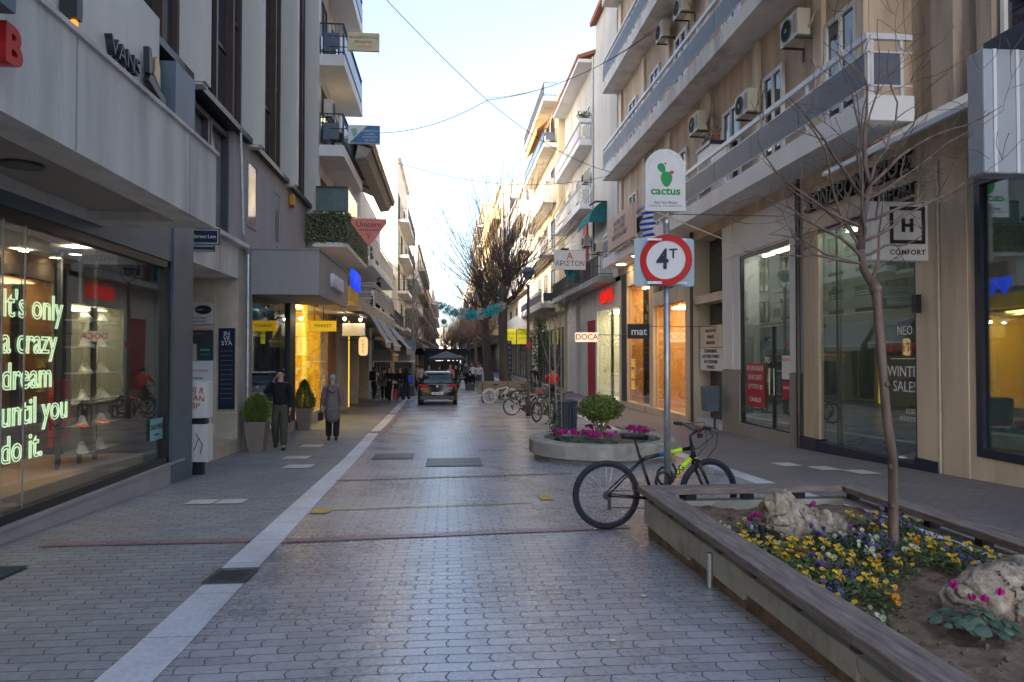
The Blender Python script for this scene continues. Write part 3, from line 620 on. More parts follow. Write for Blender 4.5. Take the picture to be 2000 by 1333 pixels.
Bp(MB().box(-4.412, 16.4, .46, -4.40, 20.2, 3.93), 'shop_window', M['glass']); Bp(MB().box(-4.412, 20.9, .2, -4.40, 26.6, 3.93), 'shop_window', M['glass'])
it = shoproom(B, -1, -4.5, 16.4, 20.2, .46, 3.95, 3.0, M['inter'], M['dark']); it.location = (4.65, 0, 0)
ylw = mat('yellow_shop_wall', (.62, .40, .05), .7)
it = shoproom(B, -1, -4.5, 20.95, 26.6, .3, 3.95, 2.6, ylw, M['floorw']); it.location = (4.65, 0, 0)
Bp(MB().box(-6.6, 21.2, 3.9, -4.8, 26.2, 3.94), 'ceiling_light', emis('yellow_ceiling', (1, .72, .22), 4))
sh = MB()
for z in (.9, 1.3, 1.7, 2.1, 2.5): sh.box(-5.6, 21.3, z, -5.3, 22.9, z+.03)
for k in range(40): z = random.choice((.93, 1.33, 1.73, 2.13)); y = 21.35+random.random()*1.45; sh.box(-5.5, y, z, -5.4, y+.06, z+.1+.12*random.random(), 1+k % 3)
Bp(sh, 'goods_shelf', [M['steel'], M['whitep'], M['redp'], M['fy']])
Bp(MB().box(-4.55, 22.95, .2, -4.45, 23.3, 3.9), 'yellow_panel', emis('lit_yellow_panel', (1, .65, .05), .35))
Bp(MB().box(-4.44, 26.6, .1, -4.36, 28.5, 3.93), 'timber_panel', wood('timber_door', (.16, .075, .04), (.30, .17, .10), sc=(8, 8, 1)))
Bp(MB().box(-4.7, 28.5, .0, -4.28, 31.4, 5.7), 'dark_pillar', M['taupe'])
for (x0, lb) in ((-3.93, 'lit yellow box sign hanging over the yellow shop door'),):
    o = empty('hanging_sign', (x0, 21, 3.0), lb, 'sign'); MB().box(0, -.05, 0, .72, .05, .3).build('light_box', emis('yellow_sign', (1, .55, .02), .12), o)
    text('MARKET', .13, M['ink'], o, (.36, -.053, .15), depth=.002); MB().tube((.36, 0, .3), (.36, 0, .7), .01).tube((.1, 0, .3), (.1, 0, .7), .01).build('hanger', M['black'], o)
# ================================================================= left: flats with navy balconies
def building(name, x, y, label, cat='building'):
    return empty(name, (0, 0, 0), label, cat)
C = building('apartment_building', 0, 0, 'white apartment building with navy railed balconies next to the office with fins')
MB().box(-16, 23.62, 5.7, -4.25, 29, 27).box(-16, 28.5, 0, -4.45, 31.5, 5.7).build('wall', M['offw'], C)
for z in (5.73, 8.75, 11.7, 14.85, 17.9):
    if z < 6: balcony(C, -1, -4.25, -3.19, 22.9, 28.6, z, .14, 'bars', M['white'], M['black'], 1.0)
    else: balcony(C, -1, -4.25, -3.37, 23.45, 28.5, z, .36, 'bars', M['white'], M['nav'], 1.05, M['blueg'])
    for (a, b) in ((24.0, 25.2), (26.4, 28.0)): window(C, -1, -4.25, a, b, z+.36, z+2.5, M['brown'], M['pane'], 1)
# artificial leaf screen
def leafsheet(mb, p, q, h, n, s=.05, th=.05, up=(0, 0, 1), rnd=random):
    p, q = Vector(p), Vector(q)
    for i in range(n):
        c = p.lerp(q, rnd.random())+Vector(up)*h*rnd.random()+Vector([rnd.uniform(-th, th) for _ in range(3)])
        u = Vector([rnd.gauss(0, 1) for _ in range(3)]).normalized(); v = u.orthogonal().normalized()
        a = s*rnd.uniform(.5, 1.1); mb.add([c-u*a, c+v*a*.5, c+u*a, c-v*a*.5], [(0, 1, 2, 3)])
e = empty('leaf_screen', (-3.2, 25, 5.87), 'green artificial leaf screen wrapped round the lowest balcony', 'privacy screen')
mb = MB(); leafsheet(mb, (.02, -2.12, 0), (.02, 3.5, 0), .92, 3600, .055); leafsheet(mb, (0, -2.15, 0), (-1.3, -2.15, 0), .92, 1300, .055); mb.build('leaves', M['leafy'], e)
MB().box(-.02, -2.1, 0, 0, 3.5, .9).box(-1.2, -2.12, 0, -.02, -2.1, .9).build('backing_net', mat('green_net', (.03, .045, .02), .9), e)
for (x, y, z) in ((-3.95, 24.2, 12.25), (-3.95, 24.3, 10.2), (-3.9, 26.2, 9.3), (-3.95, 24.4, 7.15), (-3.95, 26.4, 12.3)):
    aircon(x, y, z, -1, 'ivory air conditioner on the navy balconies of the white flats on the left')
o = empty('balcony_lamp', (-4.1, 25.6, 10.6), 'lit bulb on the wall above the second navy balcony', 'lamp'); MB().ball((0, 0, 0), .09, 10, 6).build('bulb', emis('balcony_bulb', (1, .75, .35), 6), o); MB().box(-.12, -.03, .06, .02, .03, .1).build('bracket', M['black'], o)
o = empty('glass_screen', (-3.2, 24.1, 6.9), 'green tinted glass windbreak on the leaf screened balcony', 'windbreak'); MB().box(-.02, -.9, 0, .02, 1.3, .75).box(-1, -.9, 0, -.02, -.86, .75).build('pane', M['panel_g'], o); MB().box(-.03, -.93, .75, .04, 1.33, .8).box(-1, -.93, .75, -.03, -.85, .8).build('frame', M['black'], o)
# projecting signs
def projsign(x0, x1, z0, z1, Y, m, lb, lines, name='projecting_sign', th=.1, arm=None, frame=None):
    o = empty(name, ((x0+x1)/2, Y, z0), lb, 'sign'); w2 = (x1-x0)/2; h = z1-z0
    MB().box(-w2, -th/2, 0, w2, th/2, h).build('board', m, o, bevel=.008)
    if frame: MB().box(-w2-.03, -th/2-.01, -.03, w2+.03, th/2+.01, 0).box(-w2-.03, -th/2-.01, h, w2+.03, th/2+.01, h+.03).build('frame', frame, o)
    for (s, sz, z, mm, x) in lines: text(s, sz, M[mm] if isinstance(mm, str) else mm, o, (x, -th/2-.003, z-z0), depth=.003)
    if arm is not None:
        d = arm; MB().tube((d*w2, 0, h*.8), (d*(w2+.6), 0, h*.8), .015).tube((d*w2, 0, h*.2), (d*(w2+.6), 0, h*.2), .015).build('arm', M['black'], o)
    return o
cs = mat('cream_sign', (.75, .62, .38), .5)
projsign(-3.2, -2.2, 12.0, 12.58, 23, cs, 'cream projecting sign with Greek surname high on the left', [('ΘΕΟΔΩΡΟΠΟΥΛΟΣ', .1, 12.42, 'ink', 0), ('ΘΕΟΔΩΡΟΣ', .1, 12.28, 'ink', 0), ('ΟΔΟΝΤΙΑΤΡΟΣ', .06, 12.13, 'redink', .05)], arm=-1)
o = projsign(-3.17, -2.17, 9.03, 9.62, 23, M['whitep'], 'blue and white diagonal projecting sign on the left', [], arm=-1)
MB().prism([(-.45, -.056, .02), (.49, -.056, .02), (.49, -.056, .57), (.1, -.056, .57)], (0, -.004, 0)).build('blue_field', mat('sign_blue', (.03, .16, .38), .4), o)
MB().prism([(-.42, -.056, .45), (-.25, -.056, .5), (-.2, -.056, .3), (-.33, -.056, .2)], (0, -.004, 0)).build('green_mark', mat('sign_green', (.2, .5, .35), .4), o)
for s, z in (('ΜΑΡΚΟΠΟΥΛΟΥ', .4), ('Α. ΣΟΦΙΑ', .3), ('ΨΥΧΟΛΟΓΟΣ', .2), ('Τηλ. 23310', .1)): text(s, .075, M['whiteink'], o, (.18, -.064, z), depth=.002)
un = empty('triangle_sign', (-2.51, 23, 5.78), 'salmon pink triangular sign pointing downwards', 'sign')
MB().prism([(-.55, -.04, .86), (-.55, -.04, .72), (0, -.04, -.02), (.55, -.04, .72), (.55, -.04, .86)], (0, .08, 0)).build('board', mat('salmon', (.74, .22, .17), .5), un)
text('Unicorn', .24, M['ink'], un, (0, -.045, .67), depth=.003); text('BEAUTY & NAILS', .085, M['ink'], un, (0, -.045, .5), depth=.003); text('Y', .26, M['redink'], un, (0, -.045, .3), depth=.003)
MB().tube((-.4, 0, .9), (-1.6, 0, .9), .012).tube((-.4, 0, .9), (-.4, 0, .86), .012).build('arm', M['black'], un)
bl = emis('blue_letters', (.02, .08, .9), .14)
o = empty('shop_sign', (-3.0, 22.4, 4.3), 'yellow box sign with glowing blue letters beyond the taupe canopy', 'sign'); MB().box(-.9, -.4, -.35, .05, 1.6, .1).build('box', M['fy'], o); text('ΨΙΛΑ', .75, bl, o, (.08, .6, .3), face='L', depth=.06, bold=.01)
projsign(-3.75, -2.95, 3.0, 3.45, 26, M['acw'], 'blank grey hanging box sign under a small spotlight', [('optika', .001, 3.2, 'ink')][1:], arm=-1)
o = empty('spotlight', (-3.5, 25.8, 3.62), 'small lit twin spotlights over the blank grey box sign', 'lamp'); MB().tube((-.5, 0, .02), (.5, 0, .02), .01).build('bar', M['black'], o); MB().ball((-.15, 0, -.02), .06, 8, 5).ball((.4, 0, -.05), .05, 8, 5).build('bulb', emis('sign_spot', (1, .9, .7), 12), o)
o = empty('oval_sign', (-3.25, 28, 2.3), 'lit rounded amber sign with vertical lettering', 'sign')
pts = [(math.copysign(.17, math.cos(a))*abs(math.cos(a))**.45, -.05, .36+math.copysign(.36, math.sin(a))*abs(math.sin(a))**.4) for a in [2*PI*i/32 for i in range(32)]]
MB().prism(pts, (0, .1, 0)).build('light_box', emis('amber_sign', (1, .62, .28), .16), o); text('C\nA\nF\nE', .14, M['ink'], o, (0, -.053, .36), depth=.002); MB().tube((-.17, 0, .6), (-.9, 0, .6), .015).build('arm', M['black'], o)
projsign(-3.1, -2.5, 2.95, 3.1, 31, M['awb'], 'thin beige blade sign beyond the lit amber sign', [], arm=-1)

# ---- next house: shops with folding awnings, pergola roof
D = building('apartment_building', 0, 0, 'low grey apartment building with folding awnings over its shops on the left')
MB().box(-14, 29.0, 4.3, -4.3, 46, 10.6).box(-14, 31.5, 0, -5.2, 46, 4.3).build('wall', M['offw'], D)
MB().box(-5.2, 24.6, 3.82, -2.9, 40, 4.2).build('shop_slab', M['awb'], D)
balcony(D, -1, -4.3, -3.0, 29, 40, 5.9, .25, 'rails', M['white'], M['alu'], 1.0, M['offw'])
balcony(D, -1, -4.3, -2.92, 29.0, 39.6, 4.22, .06, 'rails', M['white'], M['alu'], .95, M['conc2'])
for i, y in enumerate((29.5, 32, 34.5, 37, 40, 43)):
    window(D, -1, -4.3, y, y+1.4, 6.3, 8.4, M['brown'], M['pane'], 1); window(D, -1, -4.3, y, y+1.4, 4.4, 5.7, M['brown'], M['pane'], 1)
for (a, b, n) in ((31.6, 34.5, 'ylw'), (34.9, 39.2, 'b'), (39.6, 45.6, 'c')):
    window(D, -1, -5.2, a, b, .15, 3.5, M['dark'], M['pane'], 2, .1, .1, name='shopfront')
for a_ in ((-5.2, 31.6, 0, -4.3, 32.0, 3.81), (-5.2, 39.2, 0, -4.25, 39.6, 3.81), (-4.7, 34.5, 0, -4.25, 34.9, 3.81)): MB().box(*a_).build('pillar', M['marb2'], D)
MB().box(-4.6, 31.45, .1, -4.25, 31.6, 3.8).build('glowing_door', emis('glowing_yellow_door', (1, .62, .08), .2), D)  # door leaf is no lamp, its glow is put into the material
aircon(-4.0, 31, 4.9, -1, 'ivory air conditioner on the wall under the pergola on the left')
aircon(-4.0, 33.5, 7.2, -1, 'ivory air conditioner near the dark figure on the left balcony')
pg = empty('pergola_roof', (-3.5, 30, 9.6), 'sloping metal pergola roof with folded awning above the left balconies', 'pergola')
mb = MB(); mb.prism([(-1.2, -4.4, .95), (.85, -4.4, .1), (.9, -4.4, .25), (-1.2, -4.4, 1.1)], (0, 9.9, 0)); mb.build('cover', M['awb'], pg)
mb = MB(); 
for k in range(7): mb.tube((-1.1, -4.3+k*1.6, .9), (.85, -4.3+k*1.6, .05), .035)
mb.tube((.8, -4.35, .06), (.8, 5.5, .06), .05); mb.build('rafters', M['brown'], pg)
MB().prism([(.2, -4.3, -.3), (.6, -4.3, -.25), (.78, -4.3, .05), (.3, -4.3, .2)], (0, 9.6, 0)).build('folded_cloth', M['awb'], pg)
def awning(name, lb, x0, z0, x1, z1, y0, y1, m, side=-1, val=.2, mv=None, arms=True, grp=None, bar=None):
    """cloth from the wall (x0,z0) to the front bar (x1,z1)"""
    e = empty(name, (x0, y0, z0), lb, 'awning', grp); dx, dz, L_ = x1-x0, z1-z0, y1-y0
    mb = MB(); n = 10; v = []
    for i in range(n+1):
        for j in range(5):
            t = j/4; v.append((dx*t, L_*i/n, dz*t-.05*math.sin(PI*t)*(1 if i % 2 else .6)))
    mb.add(v, [(i*5+j, i*5+j+1, (i+1)*5+j+1, (i+1)*5+j) for i in range(n) for j in range(4)]); o = mb.build('cloth', m, e); s = o.modifiers.new('t', 'SOLIDIFY'); s.thickness = .012
    MB().box(dx-.03, 0, dz-.045, dx+.03, L_, dz+.03).build('front_bar', bar or M['alu'], e)
    if val: MB().box(dx-.006, 0, dz-.045-val, dx+.006, L_, dz-.045).build('valance', mv or m, e)
    if arms:
        for yy in (.15, L_-.15): MB().path([(0, yy, -.12), (dx*.5, yy+.12, dz*.5-.16), (dx, yy, dz)], .018, 6).build('arm', M['dark'], e)
    return e
awning('folding_awning', 'nearest grey folding awning on the left, hanging steeply', -2.9, 3.85, -2.3, 2.85, 27.0, 29.2, M['awg'])
awning('folding_awning', 'second grey folding awning on the left, hanging steeply', -2.9, 3.85, -2.2, 2.75, 29.6, 33.5, M['awg'])
awning('folding_awning', 'farthest pale grey folding awning of the steep ones on the left', -2.9, 3.8, -1.95, 2.7, 34.2, 39, M['awg'], val=.3)
awning('fabric_canopy', 'ochre pleated canopy under the grey folding awnings', -3.3, 3.3, -2.35, 2.35, 31.0, 34.2, M['awbr'], val=.25)
o = awning('roller_awning', 'flat grey roller awning with pale edge facing the street end on the left', 0, .6, 0, 0, 0, 2.2, M['awg'], val=0, arms=False)
o.location = (-2.75, 38.4, 2.6); o.rotation_euler = (0, 0, PI/2); o.location.x = -1.75
for ch in o.children:
    if ch.name.startswith('cloth'): pass
o = MB().box(-3.9, 38.45, 2.55, -1.7, 38.6, 3.1).build('awning_box', M['blueg'], label='blue grey awning box over the pavement left of the thin tree', cat='awning')
o = awning('awning_cloth', 'pale awning cloth hanging over the shop door beyond the yellow door', -3.9, 4.1, -3.0, 3.7, 24.8, 26.6, mat('mint_cloth', (.22, .32, .32), .8), val=0)
o = MB().tube((-1.65, 38.5, 0), (-1.65, 38.5, 3.2), .05).build('awning_post', M['alu'], label='slim pale post under the blue grey awning box on the left', cat='post')
o.location = (-2.3, 0, 0)
# ---- generic flats further down the street
def flats(side, Xw, Xb, y0, y1, top, zs, lb, mw, ms, mr, style='bars', mp=None, depth=12, bayw=3.2, shop=True, ac=0, roof=True, h=.95, base=None, cf=None, wins=True):
    e = building('apartment_building', 0, 0, lb); t = side; zb = zs[0] if zs else 4
    MB().box(Xw, y0, zb-.2, Xw+t*depth, y1, top).box(Xw+t*.25, y0+.02, -.1, Xw+t*depth, y1-.02, zb-.2).build('wall', mw, e)
    if roof:
        MB().box(Xw-t*.25, y0-.03, top, Xw+t*depth, y1+.03, top+.22).build('roof', ms, e)
        rb = MB(); rb.box(Xw+t*2, y0+1, top+.22, Xw+t*(depth-2), y1-1.5, top+2.2); rb.build('penthouse', mw, e)
    n = max(1, int((y1-y0)/bayw)); bw = (y1-y0)/n
    for i, z in enumerate(zs):
        balcony(e, side, Xw, Xb, y0+.3, y1-.4, z, .22, style, ms, mr, h, mp)
        for k in range(n):
            ya = y0+bw*k+bw*.2; zt = min(z+2.5, top-.1)
            if zt-z > 1.2 and wins: window(e, side, Xw, ya, ya+bw*.55, z+.26, zt, M['brown'] if (k+i) % 2 else M['white'], M['pane'], 1)
        if ac and i < 4: aircon(Xw-t*.25, y0+bw*(.9+(i % 2)), z+1.0, side, 'ivory air conditioner on the '+lb)
    # windows in the end wall facing the camera
    for z in zs:
        if cf: 
            for xx in cf: windowY(e, y0, xx, xx+1.0, z+1.1, z+2.3, M['brown'], M['pane'], 0)
    if shop:
        m_ = max(1, int((y1-y0)/4)); sw = (y1-y0)/m_
        for k in range(m_):
            window(e, side, Xw+t*.25, y0+sw*k+.3, y0+sw*(k+1)-.1, .25, zb-.7, M['dark'], M['pane'], 1, .1, .1, name='shopfront')
    return e
W1 = mat('sunlit_cream', (.66, .60, .50), .75, var=.05, dirt=.2, streak=True); W2 = mat('pale_ochre', (.55, .43, .22), .75, var=.08, streak=True); W3 = mat('dusty_pink', (.5, .38, .32), .8, var=.08)
flats(-1, -4.6, -3.6, 46.2, 59.8, 8.6, [4.3], 'two storey grey house behind the thin tree on the left', M['offw'], M['conc2'], M['dark'])
E1 = flats(-1, -4.2, -3.3, 60, 74, 18.8, [4.4, 7.5, 10.5, 13.5], 'tall white block with blank sunlit end wall on the left', W1, M['offw'], M['dark'], cf=None)
flats(-1, -4.4, -3.2, 74.2, 92, 13.5, [4.2, 7.2, 10.2], 'cream flats with rounded balconies beyond the tall white block', W1, M['offw'], M['alu'])
flats(-1, -3.9, -3.0, 92.2, 120, 16.5, [4.2, 7.2, 10.2, 13.2], 'grey white flats in the middle distance on the left', M['offw'], M['conc2'], M['dark'])
flats(-1, -3.8, -2.8, 120.3, 160, 14.5, [4.2, 7.2, 10.2], 'pale pink flats far along the street on the left', W3, M['offw'], M['dark'])
flats(-1, -3.6, -2.6, 160.5, 220, 17, [4.2, 7.4, 10.6, 13.8], 'farthest cream flats on the left side', W1, M['offw'], M['dark'])
o = MB().box(-5.8, 59.9, 15.0, -4.35, 59.95, 15.05).build('wall_letters_rail', W2, E1) if False else None
text('RODA', .55, mat('faded_gold', (.62, .5, .2), .7), E1, (-4.95, 59.96, 18.2), depth=.02)
# end of the street
flats(1, 14, 13, 330, 350, 15, [4], 'plain block closing the far end of the street', M['offw'], M['conc2'], M['dark'], shop=False, depth=20)
flats(-1, 2, 3, 380, 400, 15, [4], 'pale block beyond the far end of the street', W1, M['conc2'], M['dark'], shop=False, depth=40)
# ================================================================= right: long balcony building with shops
Rb = building('apartment_building', 0, 0, 'long ochre building with stacked balconies and shops on the right')
RW, RBX = 7.75, 6.9
u = MB(); u.box(7.72, 12.45, 5.9, 18, 31.6, 24); Rp = lambda mb, n, m, **k: mb.build(n, m, Rb, **k)
Rp(u, 'upper_wall', M['stucco'])
# horizontal bands of the upper wall
for z in (6.2, 10.15, 14.1, 18.05):
    bal = balcony(Rb, 1, 7.72, RBX, 11.2, 31.6, z, .42, 'panel', M['white'] if z < 7 else M['offw'], M['alu'], 1.05, M['frost'], 1.9)
    for (a, b, kind) in ((12.75, 13.9, 'd'), (15.75, 16.8, 'd'), (18.2, 19.4, 'd'), (22.4, 23.6, 'd'), (25.4, 26.6, 'd'), (28.6, 29.8, 'd')):
        window(Rb, 1, 7.72, a, b, z+.43, z+2.85, M['white'], M['pane'], 1, .08, .09)
    for (a, b) in ((12.47, 12.7), (13.95, 14.3), (17.0, 17.3), (20.2, 20.6), (24.1, 24.5), (27.3, 27.7), (31.0, 31.5)): MB().box(7.62, a, z+.425, 7.718, b, z+3.9).build('wall_band', M['beige'], Rb)
# near end: peeled pilasters and dark first floor of the neighbour
N0 = building('apartment_building', 0, 0, 'old building with peeling plaster and dark windows at the right edge')
N_ = lambda mb, n, m, **k: mb.build(n, m, N0, **k)
N_(MB().box(8.55, 3, 5.9, 18, 12.44, 24), 'wall', M['peel'])
N_(MB().box(8.38, 11.15, 5.6, 8.55, 11.7, 24).box(8.38, 10.3, 5.6, 8.55, 10.62, 24), 'pilaster', M['peel'])
for z in (6.3, 9.6): window(N0, 1, 8.54, 6.5, 10.2, z, z+2.4, M['white'], M['pane'], 3, .1, .08)
N_(MB().box(8.2, 3, 6.0, 8.54, 10.25, 7.1), 'dark_parapet', M['nav'])
N_(MB().path([(8.35, 11.9, 24), (8.35, 11.95, 9.5), (8.3, 11.3, 9.3), (8.36, 10.9, 9.8)], .02, 6), 'cable', M['ink'])
aircon(7.38, 14.6, 9.0, 1, 'nearest ivory air conditioner under the upper balcony of the ochre building')
aircon(7.38, 17.1, 8.25, 1, 'second ivory air conditioner from the right, above the frosted railing')
aircon(7.38, 20.6, 8.9, 1, 'third ivory air conditioner from the right, above a blue box')
for (y, z) in ((22.0, 13.1), (24.0, 13.2), (21.4, 16.6), (27, 16.8)): aircon(7.38, y, z, 1, 'ivory air conditioner high on the ochre building above the second balcony', 'upper air conditioners')
o = empty('balcony_cabinet', (7.35, 19.2, 6.62), 'white shelf cabinet with dark top on the nearest balcony', 'cabinet'); MB().box(-.3, -.5, 0, .25, .5, 1.4).build('body', M['whitep'], o); MB().box(-.34, -.55, 1.4, .3, .55, 1.5).build('top', M['nav'], o)
for k in range(3): 
    q = empty('potted_plant', (7.25, 18.8+.4*k, 8.12), 'terracotta pot plant on the balcony cabinet', 'potted plant', 'pots on the balcony cabinet'); MB().lathe([(.07, 0), (.11, .18)], (0, 0, 0), 12).build('pot', M['tileR'], q); mb = MB(); leafsheet(mb, (-.1, 0, .15), (.1, 0, .15), .25, 40, .05, .08); mb.build('leaves', M['leafd'], q)
# ---- shops at street level
s = MB()
s.box(RW, 9.9, 0, 9, 11.25, 6.2); s.box(RW-.03, 10.72, .3, RW, 11.22, 5.4); s.box(RW, 14.42, 0, 8.4, 15.08, 6.2); s.box(RW, 11.25, 4.95, 8.4, 14.42, 6.2); s.box(RW, 3, 4.95, 9, 9.9, 6.0)
s.box(RW-.0, 3, .3, 8.6, 9.9, .82); Rp(s, 'beige_front', M['beige'])
Rp(MB().box(RW-.02, 10.05, .3, RW-.005, 10.62, 5.4), 'pilaster', M['beige'])
Rp(MB().box(RW-.04, 10.66, .3, RW, 10.7, 5.4), 'cream_trim', M['acw'])
Rp(MB().box(RW-.02, 9.78, .822, RW+.1, 9.898, 4.94).box(RW-.02, 3, .822, RW+.1, 9.78, .95).box(RW-.02, 3, 4.8, RW+.1, 9.78, 4.94), 'shop_window_frame', M['nav'])
Rp(MB().box(RW+.04, 3, .95, RW+.052, 9.78, 4.8), 'shop_window', M['glass'])
it = shoproom(Rb, 1, RW, 3, 9.78, .85, 4.85, 2.2, M['interg'], M['dark'])
Rp(MB().box(RW-.06, 10.7, .2, 8.4, 11.26, .62).box(RW-.06, 11.26, .2, RW+.12, 14.4, .5).box(RW-.08, 14.4, .2, 8.4, 15.1, .55), 'navy_plinth', M['nav'])
Rp(MB().box(RW+.04, 11.26, .5, RW+.052, 14.4, 4.93), 'shop_window', M['glass']); Rp(MB().box(RW+.0, 13.7, .5, RW+.03, 13.72, 4.93).box(RW, 11.26, .5, RW+.1, 11.3, 4.93).box(RW, 11.3, 4.88, RW+.1, 14.4, 4.94), 'window_frame', M['dark'])
it = shoproom(Rb, 1, RW, 11.3, 14.35, .52, 4.9, 2.4, M['interg'], M['dark'])
Rp(MB().box(RW+1.3, 11.35, .6, RW+1.36, 13.2, 4.8), 'display_panel', M['black']); Rp(MB().box(RW+.5, 11.8, 4.86, RW+.6, 14.2, 4.89).box(RW+.5, 16, 4.9, RW+.6, 18.2, 4.93), 'added_ceiling_strip', emis('added_strip_glow', (1, .92, .75), 5))  # light strips added inside to bring out the window displays
for i, z in enumerate((1.2, 1.75, 2.3, 2.85)):
    MB().box(RW+.75, 12.2, z, RW+1.28, 13.25, z+.05).build('shoe_shelf', mat('shelf_mustard', (.16, .13, .03), .6) if i == 0 else bpy.data.materials['shelf_mustard'], label='dark mustard shelf carrying shoes in the right hand shoe shop, level %s from the floor' % ['one', 'two', 'three', 'four'][i], cat='shelf')
    for y in (12.4, 12.85): shoe('black', M['ink'], M['dark'], (RW+1.05, y, z+.05), PI+.4*random.random(), 'black shoe on a shelf in the right hand shoe shop', 'black shoes on display', 1.15)
for k in range(6): shoe('black', M['ink'], M['dark'], (RW+.45+.2*(k % 2), 11.9+.38*k, .54), PI+.8*random.random()-.4, 'black shoe on the window floor of the right hand shoe shop', 'black shoes on the window floor', 1.15)
shoe('grey', mat('grey_knit', (.35, .36, .4), .7), M['whiteink'], (RW+.35, 11.55, .54), PI-.5, 'grey trainer on the window floor of the right hand shoe shop', None, 1.3)
pn = MB(); leafsheet(pn, (RW+1.25, 11.9, 3.1), (RW+1.25, 12.9, 3.1), 1.3, 260, .09, .015); pn.build('flower_print', M['fv'], Rb)
v = empty('shop_letters', (7.64, 12.9, 5.4), 'black Greek shop name letters in two lines over the right hand shoe shop', 'sign')
text('ΧΟΝΔΡΟΝΑΣΙΟΣ', .47, M['ink'], v, (0, 0, .1), face='R', depth=.05, sx=.92, bold=.01); text('COMFORT', .28, M['ink'], v, (0, -1.15, -.34), face='R', depth=.03)
Rp(MB().box(7.69, 11.1, 4.94, RW, 14.9, 5.75), 'sign_band', M['beige'])
for (tx, sz, z, mm, yy) in (('ΝΕΟ', .2, 2.72, 'whiteink', 11.62), ('ΜΙΣΗ ΤΙΜΗ', .2, 2.43, 'redink', 11.62), ('WINTER', .26, 2.02, 'whiteink', 11.62), ('SALES', .26, 1.76, 'whiteink', 11.62), ('ΔΩΡΑ', .12, 1.35, 'whiteink', 11.45), ('ΑΠΟΣΤΟΛΗ', .1, 1.22, 'whiteink', 11.5)):
    o = text(tx, sz, M[mm], None, (RW+.035, yy, z), face='R', depth=.001, name='window_lettering'); o.parent = Rb
Rp(MB().box(RW+.03, 11.3, 2.24, RW+.036, 12.0, 2.255), 'window_line', M['whiteink'])
o = empty('wall_light', (7.66, 11.12, 3.0), 'black up and down wall light on the beige pier', 'lamp'); MB().box(-.05, -.05, 0, .05, .05, .3).build('body', M['black'], o); MB().box(.05, -.03, .1, .09, .03, .2).build('mount', M['black'], o)
# H sign
hs = empty('box_sign', (7.3, 11.0, 3.83), 'white projecting box sign with an H in a black square', 'sign')
MB().box(-.54, -.1, 0, .54, .1, .95).build('light_box', M['whitep'], hs, bevel=.01)
f = MB(); s0 = .30
for (a, b, c, d) in ((-s0, .27, s0, .33), (-s0, .81, s0, .87), (-s0, .33, -s0+.06, .81), (s0-.06, .33, s0, .81)): f.box(a+.07, -.108, b, c+.07, -.101, d)
f.box(-.03, -.108, .46, .03, -.101, .68); f.box(.11, -.108, .46, .17, -.101, .68); f.box(.03, -.108, .545, .11, -.101, .595); f.build('emblem', M['ink'], hs)
text('COMFORT', .115, M['ink'], hs, (.07, -.103, .13), depth=.003, bold=.002, space=1.15)
# white shop
s = MB(); s.box(RW-.01, 15.26, 1.92, 8.3, 15.66, 6.2); s.box(RW-.01, 18.5, 1.92, 8.3, 19.68, 6.2); s.box(RW-.01, 15.66, 4.95, 8.3, 18.5, 6.2); s.box(RW-.05, 15.3, 5.0, RW-.01, 19.6, 5.05)
s.box(RW-.035, 15.3, 2.0, RW-.01, 15.34, 5); s.box(RW-.035, 18.9, 2.0, RW-.01, 18.94, 6); Rp(s, 'white_front', M['white'])
s = MB(); s.box(RW-.03, 15.26, 0, 8.3, 15.66, 1.9); s.box(RW-.03, 18.5, 0, 8.3, 19.68, 1.9); s.box(RW-.05, 15.66, 0, 8.3, 18.5, .52); Rp(s, 'grey_stone_base', M['taupe'])
Rp(MB().box(RW+.06, 15.66, .52, RW+.072, 18.5, 4.93), 'shop_window', M['glass']); Rp(MB().box(RW+.02, 18.42, .52, RW+.1, 18.5, 4.95).box(RW+.02, 15.66, 4.87, RW+.1, 18.42, 4.95).box(RW+.02, 15.66, .521, RW+.1, 18.42, .56).box(RW+.02, 16.6, .56, RW+.09, 16.63, 3.0), 'window_frame', M['black'])
Rp(MB().tube((RW-.0, 16.5, 1.35), (RW, 16.5, 2.0), .016).tube((RW, 16.75, 1.35), (RW, 16.75, 2.0), .016).box(RW, 16.4, 3.0, RW+.09, 17.3, 3.03), 'door_handle', M['steel'])
it = shoproom(Rb, 1, RW, 15.7, 18.5, .5, 4.95, 2.5, M['interg'], M['floorw'])
text('PD', .22, M['whiteink'], Rb, (RW+.05, 16.95, 2.18), face='R', depth=.001, name='window_lettering')
o = MB().box(RW+.03, 17.1, 1.0, RW+.045, 18.15, 2.1).build('poster', M['redp'], label='red poster with white Greek lettering in the white shop window', cat='poster')
for tx, z in (('ΜΕΤΑΦΕΡΘΗΚΑΜΕ', 1.97), ('ΚΑΙ ΜΑΣ ΒΡΕΙΤΕ', 1.74), ('ΚΥΠΡΟΥ 80', 1.5), ('CAVALLO', 1.18)): text(tx, .17, M['whiteink'], o, (RW+.027, 17.62, z), face='R', depth=.001, sx=.62 if len(tx) > 9 else .9)
o = MB().box(RW+.03, 15.72, 1.75, RW+.045, 16.15, 2.3).build('poster', M['whitep'], label='small white notice with red writing beside the glass door', cat='poster'); text('ΠΩΛΕΙΤΑΙ', .09, M['redink'], o, (RW+.027, 15.93, 2.2), face='R', depth=.001)
o = MB().box(RW+.03, 15.72, 1.3, RW+.045, 16.15, 1.7).build('poster', M['redp'], label='small red notice beside the glass door', cat='poster'); text('ΩΡΑΡΙΟ', .09, M['whiteink'], o, (RW+.027, 15.93, 1.55), face='R', depth=.001)
Rp(MB().tube((RW-.06, 15.17, .2), (RW-.06, 15.17, 6.2), .055), 'drain_pipe', M['black'])
